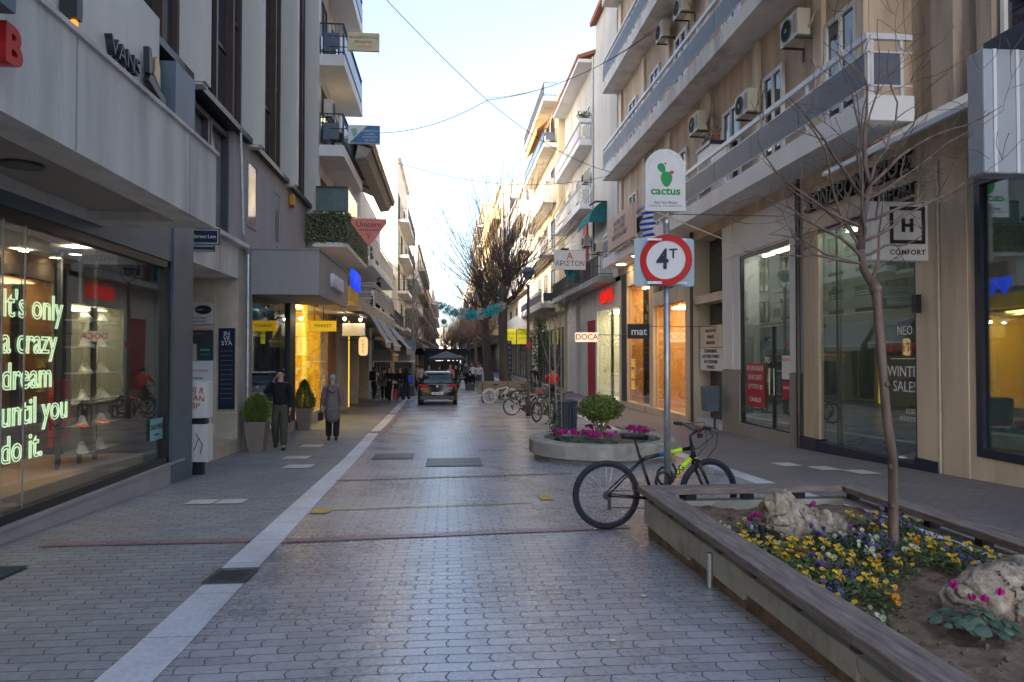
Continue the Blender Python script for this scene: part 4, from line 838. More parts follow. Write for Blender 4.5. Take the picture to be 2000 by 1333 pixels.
# dark marble entrance
dm = mat('dark_marble', (.03, .04, .036), .2, var=.5, scale=6, dirt=.5, dirtcol=(.09, .11, .09))
Rp(MB().box(RW+.5, 19.7, .35, 8.6, 22.0, 6.2), 'dark_marble', dm); Rp(MB().box(RW, 19.7, 3.9, RW+.5, 22.0, 4.15), 'transom', M['beige']); Rp(MB().box(RW-.02, 19.7, .0, RW+.5, 22.0, .35), 'doorstep', M['marble'])
Rp(MB().box(RW+.48, 19.9, 4.3, RW+.5, 20.9, 5.6).box(RW+.48, 21.0, 4.3, RW+.5, 21.9, 5.6), 'transom_glass', M['pane'])
o = MB().box(RW+.1, 19.98, 2.55, RW+.16, 21.8, 3.2).build('nameplate', M['beige'], label='beige stone nameplate by the dark marble entrance', cat='nameplate')
for i, tx in enumerate(('Ασφαλιστικό', 'Γραφείο', 'Νικολάου')): text(tx, .15, M['ink'], o, (RW+.095, 20.9, 3.05-.18*i), face='R', depth=.002)
o = MB().box(RW+.1, 19.98, 1.85, RW+.16, 21.8, 2.53).build('nameplate', M['whitep'], label='white nameplate in Greek below the beige stone one', cat='nameplate')
for i, tx in enumerate(('ΤΣΙΟΜΠΑΝΙΔΗΣ', 'ΛΟΓΙΣΤΙΚΟ ΓΡΑΦΕΙΟ', 'ΤΗΛ ΥΠΟΓΡΑΦΗ', 'ΓΡΑΦΕΙΟ')): text(tx, .14, M['ink'], o, (RW+.095, 20.9, 2.43-.16*i), face='R', depth=.002, bold=.002)
o = empty('litter_bin', (7.35, 19.55, .75), 'grey wall mounted litter bin beside the dark entrance', 'litter bin'); MB().prism([(-.2, -.2, 0), (.15, -.2, 0), (.18, -.2, .7), (-.24, -.2, .7)], (0, .42, 0)).build('bin', M['blueg'], o, bevel=.02); MB().tube((.1, .0, 0), (.1, 0, -.55), .035).build('post', M['dark'], o)
Rp(MB().tube((RW-.08, 22.05, .2), (RW-.08, 22.05, 6.2), .05), 'drain_pipe', M['dark'])
# warm shop
s = MB(); s.box(RW, 22.1, 0, 8.3, 22.9, 6.2); s.box(RW, 26.6, 0, 8.3, 27.1, 6.2); s.box(RW, 30.6, 0, 8.3, 31.7, 6.2); s.box(RW, 22.9, 5.3, 8.3, 30.6, 6.2); s.box(RW-.04, 22.2, 0, RW+.2, 30.6, .34); s.box(RW-.02, 22.9, 4.15, RW+.1, 26.6, 4.65); Rp(s, 'beige_front', M['beige'])
Rp(MB().box(RW-.02, 30.62, .3, RW-.004, 31.5, 5.9), 'speckled_pilaster', M['dark'])
for (a, b) in ((22.9, 26.6), (27.1, 30.6)): Rp(MB().box(RW+.1, a, .34, RW+.112, b, 5.3), 'shop_window', M['glass'])
wi = mat('amber_shop_wall', (.6, .33, .12), .7)
it = shoproom(Rb, 1, RW, 22.95, 26.55, .34, 4.1, 2.6, wi, M['floorw']); it = shoproom(Rb, 1, RW, 27.15, 30.55, .34, 5.25, 2.6, wi, M['floorw'])
Rp(MB().box(RW+.6, 23.4, 4.02, RW+2.2, 26.2, 4.08).box(RW+.6, 27.4, 5.17, RW+2.2, 30.3, 5.22), 'ceiling_light', emis('amber_ceiling', (1, .70, .38), 3.6))
Rp(MB().box(RW+.25, 28.2, .36, RW+.3, 28.9, 5.0), 'dark_post', M['dark']); 
ca = MB(); ca.box(RW+.7, 23.4, .35, RW+1.3, 24.6, 1.3); ca.box(RW+1.0, 27.6, .35, RW+1.5, 28.1, 1.5); ca.box(RW+1.9, 29.0, .35, RW+2.2, 30.2, 2.6); Rp(ca, 'shop_furniture', M['floorw'])
mb = MB(); leafsheet(mb, (RW+.8, 29.6, 2.6), (RW+.8, 29.9, 2.6), .7, 160, .1, .2); Rp(mb, 'dried_plant', M['fy'])
o = empty('projecting_sign', (5.4, 20, 2.78), 'small black projecting sign with white lowercase letters', 'sign'); MB().box(-.31, -.05, 0, .31, .05, .42).build('board', M['ink'], o); text('mat', .3, M['whiteink'], o, (0, -.055, .2), depth=.003, bold=.004)
MB().tube((.31, 0, .35), (2.3, 0, .35), .009).build('arm', M['black'], o)
text('SALE\nSALE\nSALE', .5, emis('glowing_yellow_vinyl', (1, .7, .1), .12), Rb, (RW+.08, 29.9, 1.5), face='R', depth=.001, name='window_lettering', sx=.5)  # vinyl letters given a glow in their material
# soffit lights
for (y, z) in ((27.2, 6.185), (29.8, 6.185)):
    o = empty('soffit_light', (7.3, y, z), 'round lit downlight under the balcony slab by the warm shop', 'lamp', 'downlights under the balcony'); MB().lathe([(.2, -.03), (.2, .01)], (0, 0, 0), 18).build('lens', emis('downlight', (1, .7, .4), 8) if y < 28 else bpy.data.materials['downlight'], o); MB().lathe([(.205, -.03), (.23, -.03), (.23, .012), (.205, .012)], (0, 0, 0), 18, closed=True).build('ring', M['alu'], o)
# board on balcony and cactus sign, flag
bd = empty('sign_board', (6.75, 27.3, 6.6), 'large pale board with faded lettering hung on the first balcony railing', 'sign'); MB().box(-.13, -2.0, 0, .03, 2.0, 1.25).build('board', mat('peach_board', (.62, .45, .36), .7, var=.06), bd); text('ΔΙΑΓΝΩΣΤΙΚΟ\nΕΡΓΑΣΤΗΡΙΟ\nΜΙΚΡΟΒΙΟΛΟΓΙΚΟ', .28, M['soff'], bd, (-.135, 0, .65), face='R', depth=.003)
ct = empty('arched_sign', (4.33, 14, 5.19), 'white arch topped sign with a green cactus drawing', 'sign')
pts = [(-.41, -.05, 0), (.41, -.05, 0)]+[(.41*math.cos(PI*i/18), -.05, .84+.41*math.sin(PI*i/18)) for i in range(19)]
MB().prism(pts, (0, .1, 0)).build('board', M['whitep'], ct)
gr = mat('cactus_green', (.01, .33, .07), .5)
def blob(cx, cz, rx, rz, rot, n=22, taper=.25):
    P = []
    for i in range(n):
        a = 2*PI*i/n; x = rx*math.cos(a)*(1+taper*math.sin(a)); z = rz*math.sin(a); P.append((cx+x*math.cos(rot)-z*math.sin(rot), -.052, cz+x*math.sin(rot)+z*math.cos(rot)))
    return P
MB().prism(blob(.02, .64, .115, .155, 0), (0, -.005, 0)).prism(blob(-.075, .86, .075, .105, .5), (0, -.004, 0)).build('cactus', gr, ct)
MB().prism(blob(.13, .78, .04, .035, 0), (0, -.006, 0)).prism(blob(.0, .955, .02, .02, 0), (0, -.006, 0)).build('cactus_flower', M['redink'], ct)
text('cactus', .22, gr, ct, (0, -.053, .40), depth=.003, bold=.006, sx=1.1); text('Αριστέα Μάκη', .07, M['ink'], ct, (0, -.053, .17), depth=.002); text('ΨΥΧΟΛΟΓΟΣ - ΨΥΧΟΘΕΡΑΠΕΥΤΡΙΑ', .04, M['dark'], ct, (0, -.053, .1), depth=.001)
for i, c_ in enumerate('POSITIVE PATHWAYS'):
    a = PI*(1-.06-.88*i/16); o = text(c_, .05, M['steel'], None, (.345*math.cos(a), -.053, .84+.345*math.sin(a)), depth=.001); o.parent = ct; o.rotation_euler = (0, -(a-PI/2), 0)
MB().tube((.1, 0, .02), (.1, 0, -.05), .012).tube((.1, 0, -.05), (2.5, 0, -.05), .008).build('arm', M['dark'], ct)
fl = empty('flag', (5.14, 17.2, 5.2), 'small blue and white striped flag hanging behind the arch topped sign', 'flag')
fb = MB(); n = 9
for i in range(n): 
    zt = .62-.62*i/n; fb.add([(-.42+.05*math.sin(i), .02*(-1)**i, zt), (-.08+.05*math.cos(i*1.3), .03, zt+.06), (-.08+.05*math.cos((i+1)*1.3), .03, zt+.06-.62/n), (-.42+.05*math.sin(i+1), .02*(-1)**(i+1), zt-.62/n)], [(0, 1, 2, 3)], i % 2)
fb.build('cloth', [mat('flag_blue', (.01, .04, .35), .7), M['whiteink']], fl); MB().tube((-.3, .03, .75), (2.3, .03, -.25), .015).build('pole', M['acw'], fl)
# awning over the comfort shop, box sign at right edge
aw = awning('roll_out_awning', 'cream roll-out awning with white front bar over the right hand shoe shop', 7.9, 6.3, 6.3, 5.36, 6.0, 11.5, M['awc'], 1, .0)
bs = empty('box_sign', (5.9, 7.0, 4.18), 'large grey metal projecting box at the right edge', 'sign'); MB().box(-.4, -.12, 0, .9, .12, 1.3).build('box', mat('box_grey', (.34, .38, .43), .5, var=.04), bs, bevel=.02)
mb = MB()
for x in (-.3, -.05, .2, .45): mb.box(x, -.135, .01, x+.035, -.121, 1.29)
mb.build('ribs', M['alu'], bs); MB().tube((.9, 0, .9), (2.3, 0, .9), .03).build('arm', M['dark'], bs)
cm = empty('cctv', (5.75, 6.6, 5.75), 'black floodlight hanging at the top right corner', 'lamp'); MB().box(-.1, -.2, -.0, .6, .1, .35).build('housing', M['nav'], cm, bevel=.02); MB().ball((-.12, -.05, .17), .12, 12, 8).build('lens', M['black'], cm); MB().tube((.2, 0, .35), (.2, 0, 1.5), .03).build('bracket', M['black'], cm)  # black camera with housing and lens, gives no light
awning('door_light_strip', 'x', 0, 0, 1, 1, 0, 1, M['awb']) if False else None

# ================================================================= right: white house with tiled eaves, then yellow flats
W = building('apartment_building', 0, 0, 'white apartment building with tiled eaves and old concrete balconies on the right')
MB().box(7.6, 31.62, 5.9, 18, 46.2, 18.0).box(7.7, 31.62, 5.9, 18, 36.8, 19.6).build('wall', mat('aged_cream_wall', (.56, .53, .48), .8, var=.1, scale=1.2, dirt=.5, streak=True, bump=.2), W)
MB().prism([(7.4, 31.62, 19.6), (7.4, 31.62, 19.85), (12, 31.62, 21), (12, 31.62, 20.8)], (0, 5.3, 0)).prism([(6.75, 37, 17.95), (6.75, 37, 18.15), (12, 37, 20), (12, 37, 19.8)], (0, 9, 0)).build('tiled_roof', M['tileR'], W)
MB().box(6.8, 36.95, 17.75, 7.6, 46, 17.93).build('eaves', M['white'], W)
for z in (13.35, 10.0): balcony(W, 1, 7.6, 6.85, 36.9, 45.6, z, .3, 'rails' if z < 11 else 'bars', M['white'], M['alu'], .95, M['offw'])
balcony(W, 1, 7.75, 6.85, 32.6, 47, 5.72, .28, 'bars', M['conc2'], M['black'], .95)
for z in (6.3, 10.4, 13.7):
    for y in (37.6, 40.5, 43.4): window(W, 1, 7.6, y, y+1.4, z, z+2.1, M['white'], M['pane'], 1)
for (y, z) in ((33, 8.6), (33, 11.6), (33.2, 14.6)): window(W, 1, 7.7, y, y+.8, z, z+.9, M['white'], M['pane'], 1)
Rp2 = lambda mb, n, m: mb.build(n, m, W)
Rp2(MB().tube((7.55, 36.85, 5.9), (7.55, 36.85, 18), .06), 'drain_pipe', M['steel']); Rp2(MB().box(7.5, 38.4, 6, 7.59, 39.4, 9.6), 'red_shutter', M['redp'])
s = MB(); s.box(RW, 31.72, 4.6, 9, 37.2, 5.7); s.box(RW, 31.72, 0, 8.2, 32.0, 4.6); s.box(RW, 36.9, 0, 8.2, 37.3, 4.6); s.box(RW, 39.6, 0, 9, 41.6, 5.7); s.box(RW, 43.0, 0, 9, 46.2, 5.7); s.box(RW+.3, 41.6, 3.6, 9, 43, 5.7); s.box(RW, 37.3, 4.2, 9, 39.6, 5.7); Rp2(s, 'grey_cladding', M['cream'])
Rp2(MB().box(RW+.05, 37.3, 0, 8.8, 39.6, 4.2), 'red_wall', M['redp']); Rp2(MB().box(RW+.3, 41.6, 0, 9, 43, 3.6), 'grey_door', M['taupe'])
Rp2(MB().box(RW+.05, 32.0, .2, RW+.062, 36.9, 4.6), 'shop_window', M['glass']); it = shoproom(W, 1, RW, 32.05, 36.85, .2, 4.55, 2.5, M['int_w'], M['int_w'])
Rp2(MB().box(RW+.6, 32.5, 4.45, RW+2.2, 36.5, 4.5), 'ceiling_light', emis('white_ceiling', (1, .84, .58), 4)); Rp2(MB().box(RW+.2, 34.1, .2, RW+.24, 34.6, 4.5), 'door_frame', M['dark'])
v = empty('shop_letters', (7.65, 34.3, 5.15), 'red block letters over the shop with white interior', 'sign'); text('DOCA', .85, emis('red_letters', (1, .03, .02), .10), v, (0, 0, 0), face='R', depth=.06, bold=.02)
o = empty('projecting_sign', (5.85, 30, 2.88), 'lit cream projecting sign with red capital letters', 'sign'); MB().box(-.48, -.06, 0, .48, .06, .4).build('light_box', emis('cream_box', (1, .76, .55), .17), o); text('DOCA', .33, M['redink'], o, (0, -.065, .2), depth=.003, bold=.004); MB().tube((.48, 0, .3), (1.9, 0, .3), .018).build('arm', M['black'], o)
projsign(4.17, 5.42, 5.7, 6.46, 28, M['whitep'], 'white projecting sign with red A above Greek letters', [('ΑΡΙΣΤΟΝ', .27, 5.93, 'nav', 0), ('A', .40, 6.22, 'redink', 0)], arm=1)
projsign(5.7, 6.1, 7.3, 7.75, 36, M['black'], 'small black lantern sign on a bracket below the white balconies', [], th=.3, arm=1)
aw = empty('rolled_awning', (6.8, 33.8, 8.6), 'teal cloth awning bundle on the white house above the red A sign', 'awning')
mb = MB(); mb.path([(-.05, 0, .9), (.25, 0, 1.1), (.9, 0, 1.1)], .05, 6); mb.build('frame', M['black'], aw)
mb = MB(); n = 8
for i in range(n): 
    a0, a1 = PI*.5*i/n, PI*.5*(i+1)/n; mb.add([(.75-.8*math.sin(a0), 0, 1.1*math.cos(a0)*.9+.1), (.75-.8*math.sin(a1), 0, 1.1*math.cos(a1)*.9+.1), (.75-.8*math.sin(a1), 3.2, 1.1*math.cos(a1)*.9+.1), (.75-.8*math.sin(a0), 3.2, 1.1*math.cos(a0)*.9+.1)], [(0, 1, 2, 3)])
mb.add([(.75, 0, 1.1)]+[(.75-.8*math.sin(PI*.5*i/n), 0, 1.1*math.cos(PI*.5*i/n)*.9+.1) for i in range(n+1)]+[(.75, 0, .1)], [tuple(range(n+3))]); mb.build('cloth', M['teal'], aw)
o = MB().box(6.5, 38.6, 6.4, 7.2, 39.6, 7.3).build('tarpaulin_bundle', M['teal'], label='small teal tarpaulin bundle hanging off the old concrete balcony', cat='tarpaulin')
for v_ in o.data.vertices: v_.co += Vector([random.uniform(-.15, .15) for _ in range(3)])
for (y, z) in ((37.6, 11.5), (37.6, 8.1), (41, 14.6)): aircon(7.3, y, z, 1, 'ivory air conditioner on the white house with tiled eaves', 'air conditioners on the white house')
aircon(7.0, 33.0, 7.1, 1, 'ivory air conditioner on a stand beside the red shutter')
q = empty('balcony_plants', (7.2, 37.2, 14.6), 'green plants in a white box on the upper white balcony', 'plants'); MB().box(-.35, -.2, 0, .35, .2, .2).build('box', M['whitep'], q); mb = MB(); leafsheet(mb, (-.35, 0, .2), (.35, 0, .2), .35, 160, .09, .12); mb.build('leaves', M['leaf'], q)
Y_ = building('apartment_building', 0, 0, 'pale yellow apartment building with roof terrace on the right')
ye = mat('pale_yellow_wall', (.50, .44, .30), .75, var=.06, streak=True)
MB().box(7.2, 46.3, 5.2, 18, 60, 19.6).box(7.6, 46.4, 0, 18, 60, 5.2).build('wall', ye, Y_)
for z in (19.3, 16.2, 12.5, 9.0): balcony(Y_, 1, 7.2, 6.3, 47, 59.5, z, .28, 'bars' if z > 15 or z < 10 else 'solid', M['offw'], M['dark'] if z > 15 else M['offw'], .95, M['blueg'] if 15 < z < 18 else None)
balcony(Y_, 1, 7.4, 6.2, 47.6, 61, 5.5, .3, 'bars', M['conc2'], M['alu'], .95, M['nav'])
for z in (6, 9.4, 12.9, 16.6):
    for y in (48, 51.5, 55): window(Y_, 1, 7.2, y, y+1.6, z, z+2.2, M['brown'], M['pane'], 1)
for y in (46.8, 50.6, 54.6): window(Y_, 1, 7.6, y, y+3.3, .2, 4.2, M['dark'], M['pane'], 1, .1, .1, name='shopfront')
aircon(6.9, 50, 17.2, 1, 'ivory air conditioner on the upper balcony of the yellow flats'); aircon(6.9, 47.6, 13.6, 1, 'ivory air conditioner on the middle balcony of the yellow flats')
q = awning('striped_awning', 'brown sun awning on the top balcony of the yellow flats', 7.0, 19.0, 6.2, 18.3, 50, 58, M['awbr'], 1, .3)
flats(1, 6.9, 6.0, 60.3, 80, 17.5, [4.6, 8, 11.3, 14.4], 'cream sunlit flats behind the bare tree on the right', W1, W1, M['alu'], 'solid', cf=[8.2])
flats(1, 6.0, 5.0, 80.3, 104, 21.5, [4.6, 7.9, 11.2, 14.5, 17.8], 'tall sunlit cream block with ochre balconies behind the bare tree', W1, W2, W2, 'solid', cf=[7])
flats(1, 5.2, 4.2, 104.3, 140, 24.5, [4.6, 8, 11.4, 14.8, 18.2, 21.2], 'tall ochre block farther down on the right', W2, M['offw'], M['dark'], 'bars')
flats(1, 4.9, 3.9, 140.3, 190, 19, [4.6, 8, 11.4, 14.8], 'distant pink block on the right', W3, M['offw'], M['dark'], 'bars')
flats(1, 4.6, 3.6, 190.5, 260, 21, [4.6, 8, 11.4, 14.8], 'most distant cream block on the right', W1, M['offw'], M['dark'], 'bars')
flats(1, -20+60, 38, 30, 60, 8, [4], 'x', W1, W1, W1) if False else None
o = projsign(4.9, 5.9, 3.3, 4.6, 62, emis('lime_sign', (.75, .68, .02), .05), 'left of two bright yellow projecting signs behind the tree trunks', [('ΠΩΛΕΙ', .28, 4.2, 'ink', 0), ('ΤΑΙ', .28, 3.8, 'ink', 0)]); o = projsign(6.0, 6.9, 3.3, 4.6, 62, bpy.data.materials['lime_sign'], 'right of two bright yellow projecting signs behind the tree trunks', [('ΕΝΟΙΚ', .26, 4.2, 'ink', 0), ('ΙΑΖΕΤΑΙ', .2, 3.8, 'ink', 0)])
# ================================================================= foreground planter
PL = empty('planter_bed', (2.8, 4, .7), 'long concrete flower bed edged with weathered wooden planks in the right foreground', 'planter')
def P(mb, n, m, **k): o = mb.build(n, m, PL, **k); o.location = (-2.8, -4, -.7); return o
X0, X1, Y0, Y1 = 1.83, 3.84, .6, 6.6
mb = MB()
def wallc(mb, y0, y1, x0, x1, top=.955):
    mb.prism([(x0, y0, gz(y0)+.07), (x1, y0, gz(y0)+.07), (x1, y0, top), (x0, y0, top)], (0, y1-y0, 0))
for a in (.6, 1.85, 3.1, 4.35, 5.38): b = min(a+1.243, 6.6) if a < 5 else 6.6; b = {.6: 1.843, 1.85: 3.093, 3.1: 4.343, 4.35: 5.373, 5.38: 6.6}[a]; wallc(mb, a, b, X0, X0+.12)
mb.box(X0+.12, Y1-.12, .55, X1-.12, Y1, .955); wallc(mb, .6, 6.6, X1-.12, X1); P(mb, 'concrete_wall', M['mossconc'], bevel=.008)
mb = MB(); wallc(mb, .6, 6.57, X0+.03, X1-.03, .7); 
for i in range(len(mb.v)): x, y, z = mb.v[i]; mb.v[i] = (x, y, z-.12)
P(mb, 'recessed_base', M['soil'])
P(mb := MB().tube((X0-.015, 4.87, .66), (X0-.015, 4.87, .93), .022, n=8), 'steel_pin', M['steel'])
mb = MB()
for y in [.9+.55*i for i in range(11)]:
    if y < 6.5: P(MB().box(X0+.01, y, .957, X0+.1, y+.07, 1.02), 'spacer_block', M['black']); P(MB().box(X1-.1, y, .957, X1-.01, y+.07, 1.02), 'spacer_block', M['black'])
for x in (2.2, 2.75, 3.25): P(MB().box(x, Y1-.1, .957, x+.1, Y1-.01, 1.02), 'spacer_block', M['black'])
mb = MB(); 
P(MB().prism([(1.775, .5, 1.022), (1.985, .5, 1.022), (1.985, .5, 1.078), (1.775, .5, 1.078)], (0, 6.13-.5+.3, 0)), 'left_plank', M['woodr'], bevel=.006)
P(MB().box(1.775, 6.44, 1.02, 3.62, 6.65, 1.076), 'far_plank', M['woodx'], bevel=.006) if False else P(MB().prism([(1.775, 6.435, 1.022), (1.985, 6.435, 1.022), (3.68, 6.435, 1.022), (3.89, 6.65, 1.022), (1.775, 6.65, 1.022)], (0, 0, .056)), 'far_plank', M['woodx'], bevel=.006)
P(MB().prism([(3.69, .5, 1.02), (3.89, .5, 1.02), (3.89, 6.645, 1.02), (3.69, 6.43, 1.02)], (0, 0, .055)), 'right_plank', M['woodr'], bevel=.006)
# soil
n, m_ = 60, 110; mb = MB(); sx0, sx1, sy0, sy1 = X0+.11, X1-.11, .7, Y1-.11
def soilz(x, y):
    return .895+.05*noise.noise((x*1.3, y*1.3, 0))+.028*noise.noise((x*6, y*6, 3))+.016*noise.noise((x*17, y*17, 5))+.03*math.exp(-((x-3.1)**2+(y-4.8)**2)*6)
mb.add([(sx0+(sx1-sx0)*i/n, sy0+(sy1-sy0)*j/m_, soilz(sx0+(sx1-sx0)*i/n, sy0+(sy1-sy0)*j/m_)) for j in range(m_+1) for i in range(n+1)], [(j*(n+1)+i, j*(n+1)+i+1, (j+1)*(n+1)+i+1, (j+1)*(n+1)+i) for j in range(m_) for i in range(n)])
P(mb, 'soil', M['soil'], smooth=True)
mb = MB()
for k in range(700):
    x, y = random.uniform(sx0+.05, sx1-.05), random.uniform(2.6, sy1-.05); r = random.uniform(.006, .02); mb.ball((x, y, soilz(x, y)+r*.3), (r, r*.8, r*.7), 5, 4, jit=.6)
P(mb, 'soil_clods', M['soil'])
def rock(lb, loc, lumps, seed):
    import bmesh
    mb = MB()
    for (c, r) in lumps: mb.ball(c, r, 80, 56)
    for i, v in enumerate(mb.v):
        p = Vector(v)*5+Vector((seed, 0, 0)); d = noise.ridged_multi_fractal(p*1.7, .9, 2.1, 5, .9, 2)*.028+(.02-abs(noise.noise(p*1.0))*.07)+(.01-max(0, .12-abs(noise.noise(p*2.2+Vector((3, 1, 2)))))*.25)
        c = min((l[0] for l in lumps), key=lambda q: (Vector(q)-Vector(v)).length); dr = (Vector(v)-Vector(c)).normalized(); mb.v[i] = tuple(Vector(v)+dr*d)
    o_ = mb.build('rock', M['stone'], None, smooth=True, loc=loc, label=lb, cat='rock'); o_.scale = (.86,)*3; return o_
rock('pale limestone rock with a tall lump lying at the back of the flower bed', (2.72, 5.35, .93), [((-.16, .06, .17), (.13, .12, .17)), ((.0, 0, .08), (.24, .14, .12)), ((.18, -.06, .06), (.17, .11, .10)), ((-.12, -.02, .08), (.17, .13, .12))], 1)
rock('large craggy limestone rock at the right edge of the flower bed', (3.08, 3.74, .9), [((0, 0, .07), (.3, .2, .17)), ((.2, .05, .12), (.25, .2, .15)), ((-.22, -.02, .06), (.16, .15, .11)), ((.1, -.12, .02), (.3, .16, .12))], 9)
# pansies
def pansy_leaf(seed):
    rnd = random.Random(seed); mb = MB()
    for i in range(80):
        a = rnd.uniform(0, 2*PI); r = rnd.uniform(0, .10); h = rnd.uniform(.02, .10)*(1-r*4); c = Vector((r*math.cos(a), r*math.sin(a), h)); d = Vector((math.cos(a), math.sin(a), rnd.uniform(.1, .9))).normalized(); s = d.cross(Vector((0, 0, 1))).normalized(); L_ = rnd.uniform(.02, .038); w_ = L_*.34
        mb.add([c, c+d*L_*.5+s*w_, c+d*L_, c+d*L_*.5-s*w_], [(0, 1, 2, 3)])
    return mb
def pansy_flower(seed):
    rnd = random.Random(seed); mb = MB(); R_ = .0145
    for k, (a, s) in enumerate(((PI/2+.5, 1), (PI/2-.5, 1), (.05, .9), (PI-.05, .9), (-PI/2, 1.15))):
        cx, cy = R_*.55*math.cos(a), R_*.55*math.sin(a); mb.add([(cx+R_*.62*s*math.cos(q), -.001*k-.003*math.cos(q*2), cy+R_*.62*s*math.sin(q)) for q in [2*PI*i/8 for i in range(8)]], [tuple(range(8))], 0)
    mb.add([(R_*.27*math.cos(q), -.009, -.004+R_*.22*math.sin(q)) for q in [2*PI*i/6 for i in range(6)]], [tuple(range(6))], 1)
    return mb
centre = mat('pansy_centre', (.05, .01, .03), .6)
pans = {}
kinds = {'yellow': 'fy', 'cream': 'fw', 'violet': 'fv', 'orange': 'fo'}
def in_bed(x, y):
    if (x-2.72)**2/.13+(y-5.33)**2/.05 < 1: return False
    if (x-2.98)**2/.28+(y-3.75)**2/.09 < 1: return False
    if (x-3.1)**2+(y-4.8)**2 < .012: return False
    a = (2.05 < x < 2.1+(y-3.35)*.85 and 3.55 < y < 5.15); b = (x > 2.9 and 4.35 < y < 5.0); c = (x > 3.25 and 4.1 < y < 5.6); d = (x < 2.4 and 5.1 < y < 5.5 and random.random() < .4)
    return a or b or c or d
spots = []; rnd = random.Random(3); tries = 0
while len(spots) < 84 and tries < 9000:
    tries += 1; x, y = rnd.uniform(2.05, 3.66), rnd.uniform(3.5, 5.7)
    if in_bed(x, y) and all((x-a)**2+(y-b)**2 > .105**2 for a, b in spots): spots.append((x, y))
for (x, y) in spots:
    t = noise.noise((x*2.2, y*2.2, 7)); k = rnd.choices(['yellow', 'cream', 'violet', 'orange'], [5+4*max(0, t*3), 1.6, 1.6+3*max(0, -t*3), .9])[0]
    if k not in pans:
        e = empty('pansy_plant'); pansy_leaf(len(pans)).build('leaves', M['leafd'] if k == 'violet' else M['leafc'], e)
        fm = [M[kinds[k]], centre]
        base = pansy_flower(1).build('flower', fm, e)
        for q in range(5):
            f = base if q == 0 else base.copy()
            if q: COL.objects.link(f); f.parent = e
            a = rnd.uniform(0, 2*PI); r = rnd.uniform(.01, .085); f.location = (r*math.cos(a), r*math.sin(a)-.01, rnd.uniform(.085, .135)); f.rotation_euler = (rnd.uniform(-1.3, .1), rnd.uniform(-.5, .5), rnd.uniform(-1.3, 1.3)); f.scale = (rnd.uniform(.75, 1.25),)*3
        pans[k] = e; o = e
    else: o = dup(pans[k])
    o.location = (x, y, soilz(x, y)-.01); o.rotation_euler = (0, 0, rnd.uniform(-.7, .7)); o.scale = (rnd.uniform(.85, 1.2),)*3
    tag(o, k+' flowered pansy plant growing in the foreground flower bed', 'pansy', k+' pansies in the flower bed')
mb = MB(); k = 0
while k < 5200:
    x, y = rnd.uniform(2.0, 3.68), rnd.uniform(3.4, 5.75)
    if not in_bed(x+rnd.gauss(0, .05), y+rnd.gauss(0, .05)): continue
    k += 1; a = rnd.uniform(0, 2*PI); z = soilz(x, y)+rnd.uniform(.0, .075); d = Vector((math.cos(a), math.sin(a), rnd.uniform(.0, .9))).normalized(); s = d.cross(Vector((0, 0, 1))).normalized(); L_ = rnd.uniform(.015, .036); c = Vector((x, y, z)); mb.add([c, c+d*L_*.5+s*L_*.35, c+d*L_, c+d*L_*.5-s*L_*.35], [(0, 1, 2, 3)])
mb.build('ground_cover', M['leafc'], label='low tangled green foliage between the pansies in the flower bed', cat='ground cover', kind='stuff')
def cyclamen(lb, loc, nl, nf, rad, seed, grp=None, leafr=.04, fh=.16):
    rr = random.Random(seed); e = empty('cyclamen_plant', loc, lb, 'cyclamen', grp); mb = MB()
    for i in range(nl):
        a = rr.uniform(0, 2*PI); r = rad*math.sqrt(rr.random()); h = .03+.09*(1-r/rad)*rr.random()+.02; c = Vector((r*math.cos(a), r*math.sin(a), h)); nrm = Vector((math.cos(a)*.5, math.sin(a)*.5-.2, 1)).normalized(); u = nrm.orthogonal().normalized(); v = nrm.cross(u); L_ = leafr*rr.uniform(.7, 1.2)
        mb.add([c+nrm*.006]+[c+(u*math.cos(q)+v*math.sin(q))*L_*(1+.12*math.cos(3*q)) for q in [2*PI*k/10 for k in range(10)]], [(0, k+1, (k+1) % 10+1) for k in range(10)])
    mb.build('leaves', M['leafd'], e)
    base = None
    for i in range(nf):
        if base is None:
            fb = MB()
            for k in range(5):
                a = 2*PI*k/5; d = Vector((math.cos(a), math.sin(a), 0)); s = Vector((-math.sin(a), math.cos(a), 0)); fb.add([d*.006, d*.022+s*.016+Vector((0, 0, .022)), d*.018+Vector((0, 0, .052)), d*.022-s*.016+Vector((0, 0, .022))], [(0, 1, 2, 3)])
            base = f = fb.build('flower', M['mag'], e)
        else: f = base.copy(); COL.objects.link(f); f.parent = e
        a = rr.uniform(0, 2*PI); r = rad*.7*rr.random(); f.location = (r*math.cos(a), r*math.sin(a), fh*rr.uniform(.75, 1.1)); f.scale = (leafr/.034,)*3; f.rotation_euler = (rr.uniform(-.4, .4), rr.uniform(-.4, .4), a)
    return e
cyclamen('magenta cyclamen with large green leaves in front of the craggy rock', (2.66, 3.44, .9), 90, 5, .19, 4, leafr=.028, fh=.19)
cyclamen('magenta cyclamen with few leaves left of the limestone rock at the back', (2.38, 5.42, .9), 16, 4, .09, 5, leafr=.028, fh=.14)
cyclamen('magenta cyclamen half hidden behind the limestone rock', (2.98, 5.62, .92), 10, 2, .08, 6, leafr=.028, fh=.16)
o = empty('garden_lamp', (2.24, 4.98, .9), 'black garden spike lamp in front of the pansies by the left plank', 'lamp'); MB().tube((0, 0, 0), (0, 0, .13), .012).lathe([(.02, .13), (.024, .17), (.024, .19)], (0, 0, 0), 12).build('body', M['black'], o); MB().lathe([(.018, .19), (.018, .195)], (0, 0, 0), 12).build('lens', M['benchr'], o)

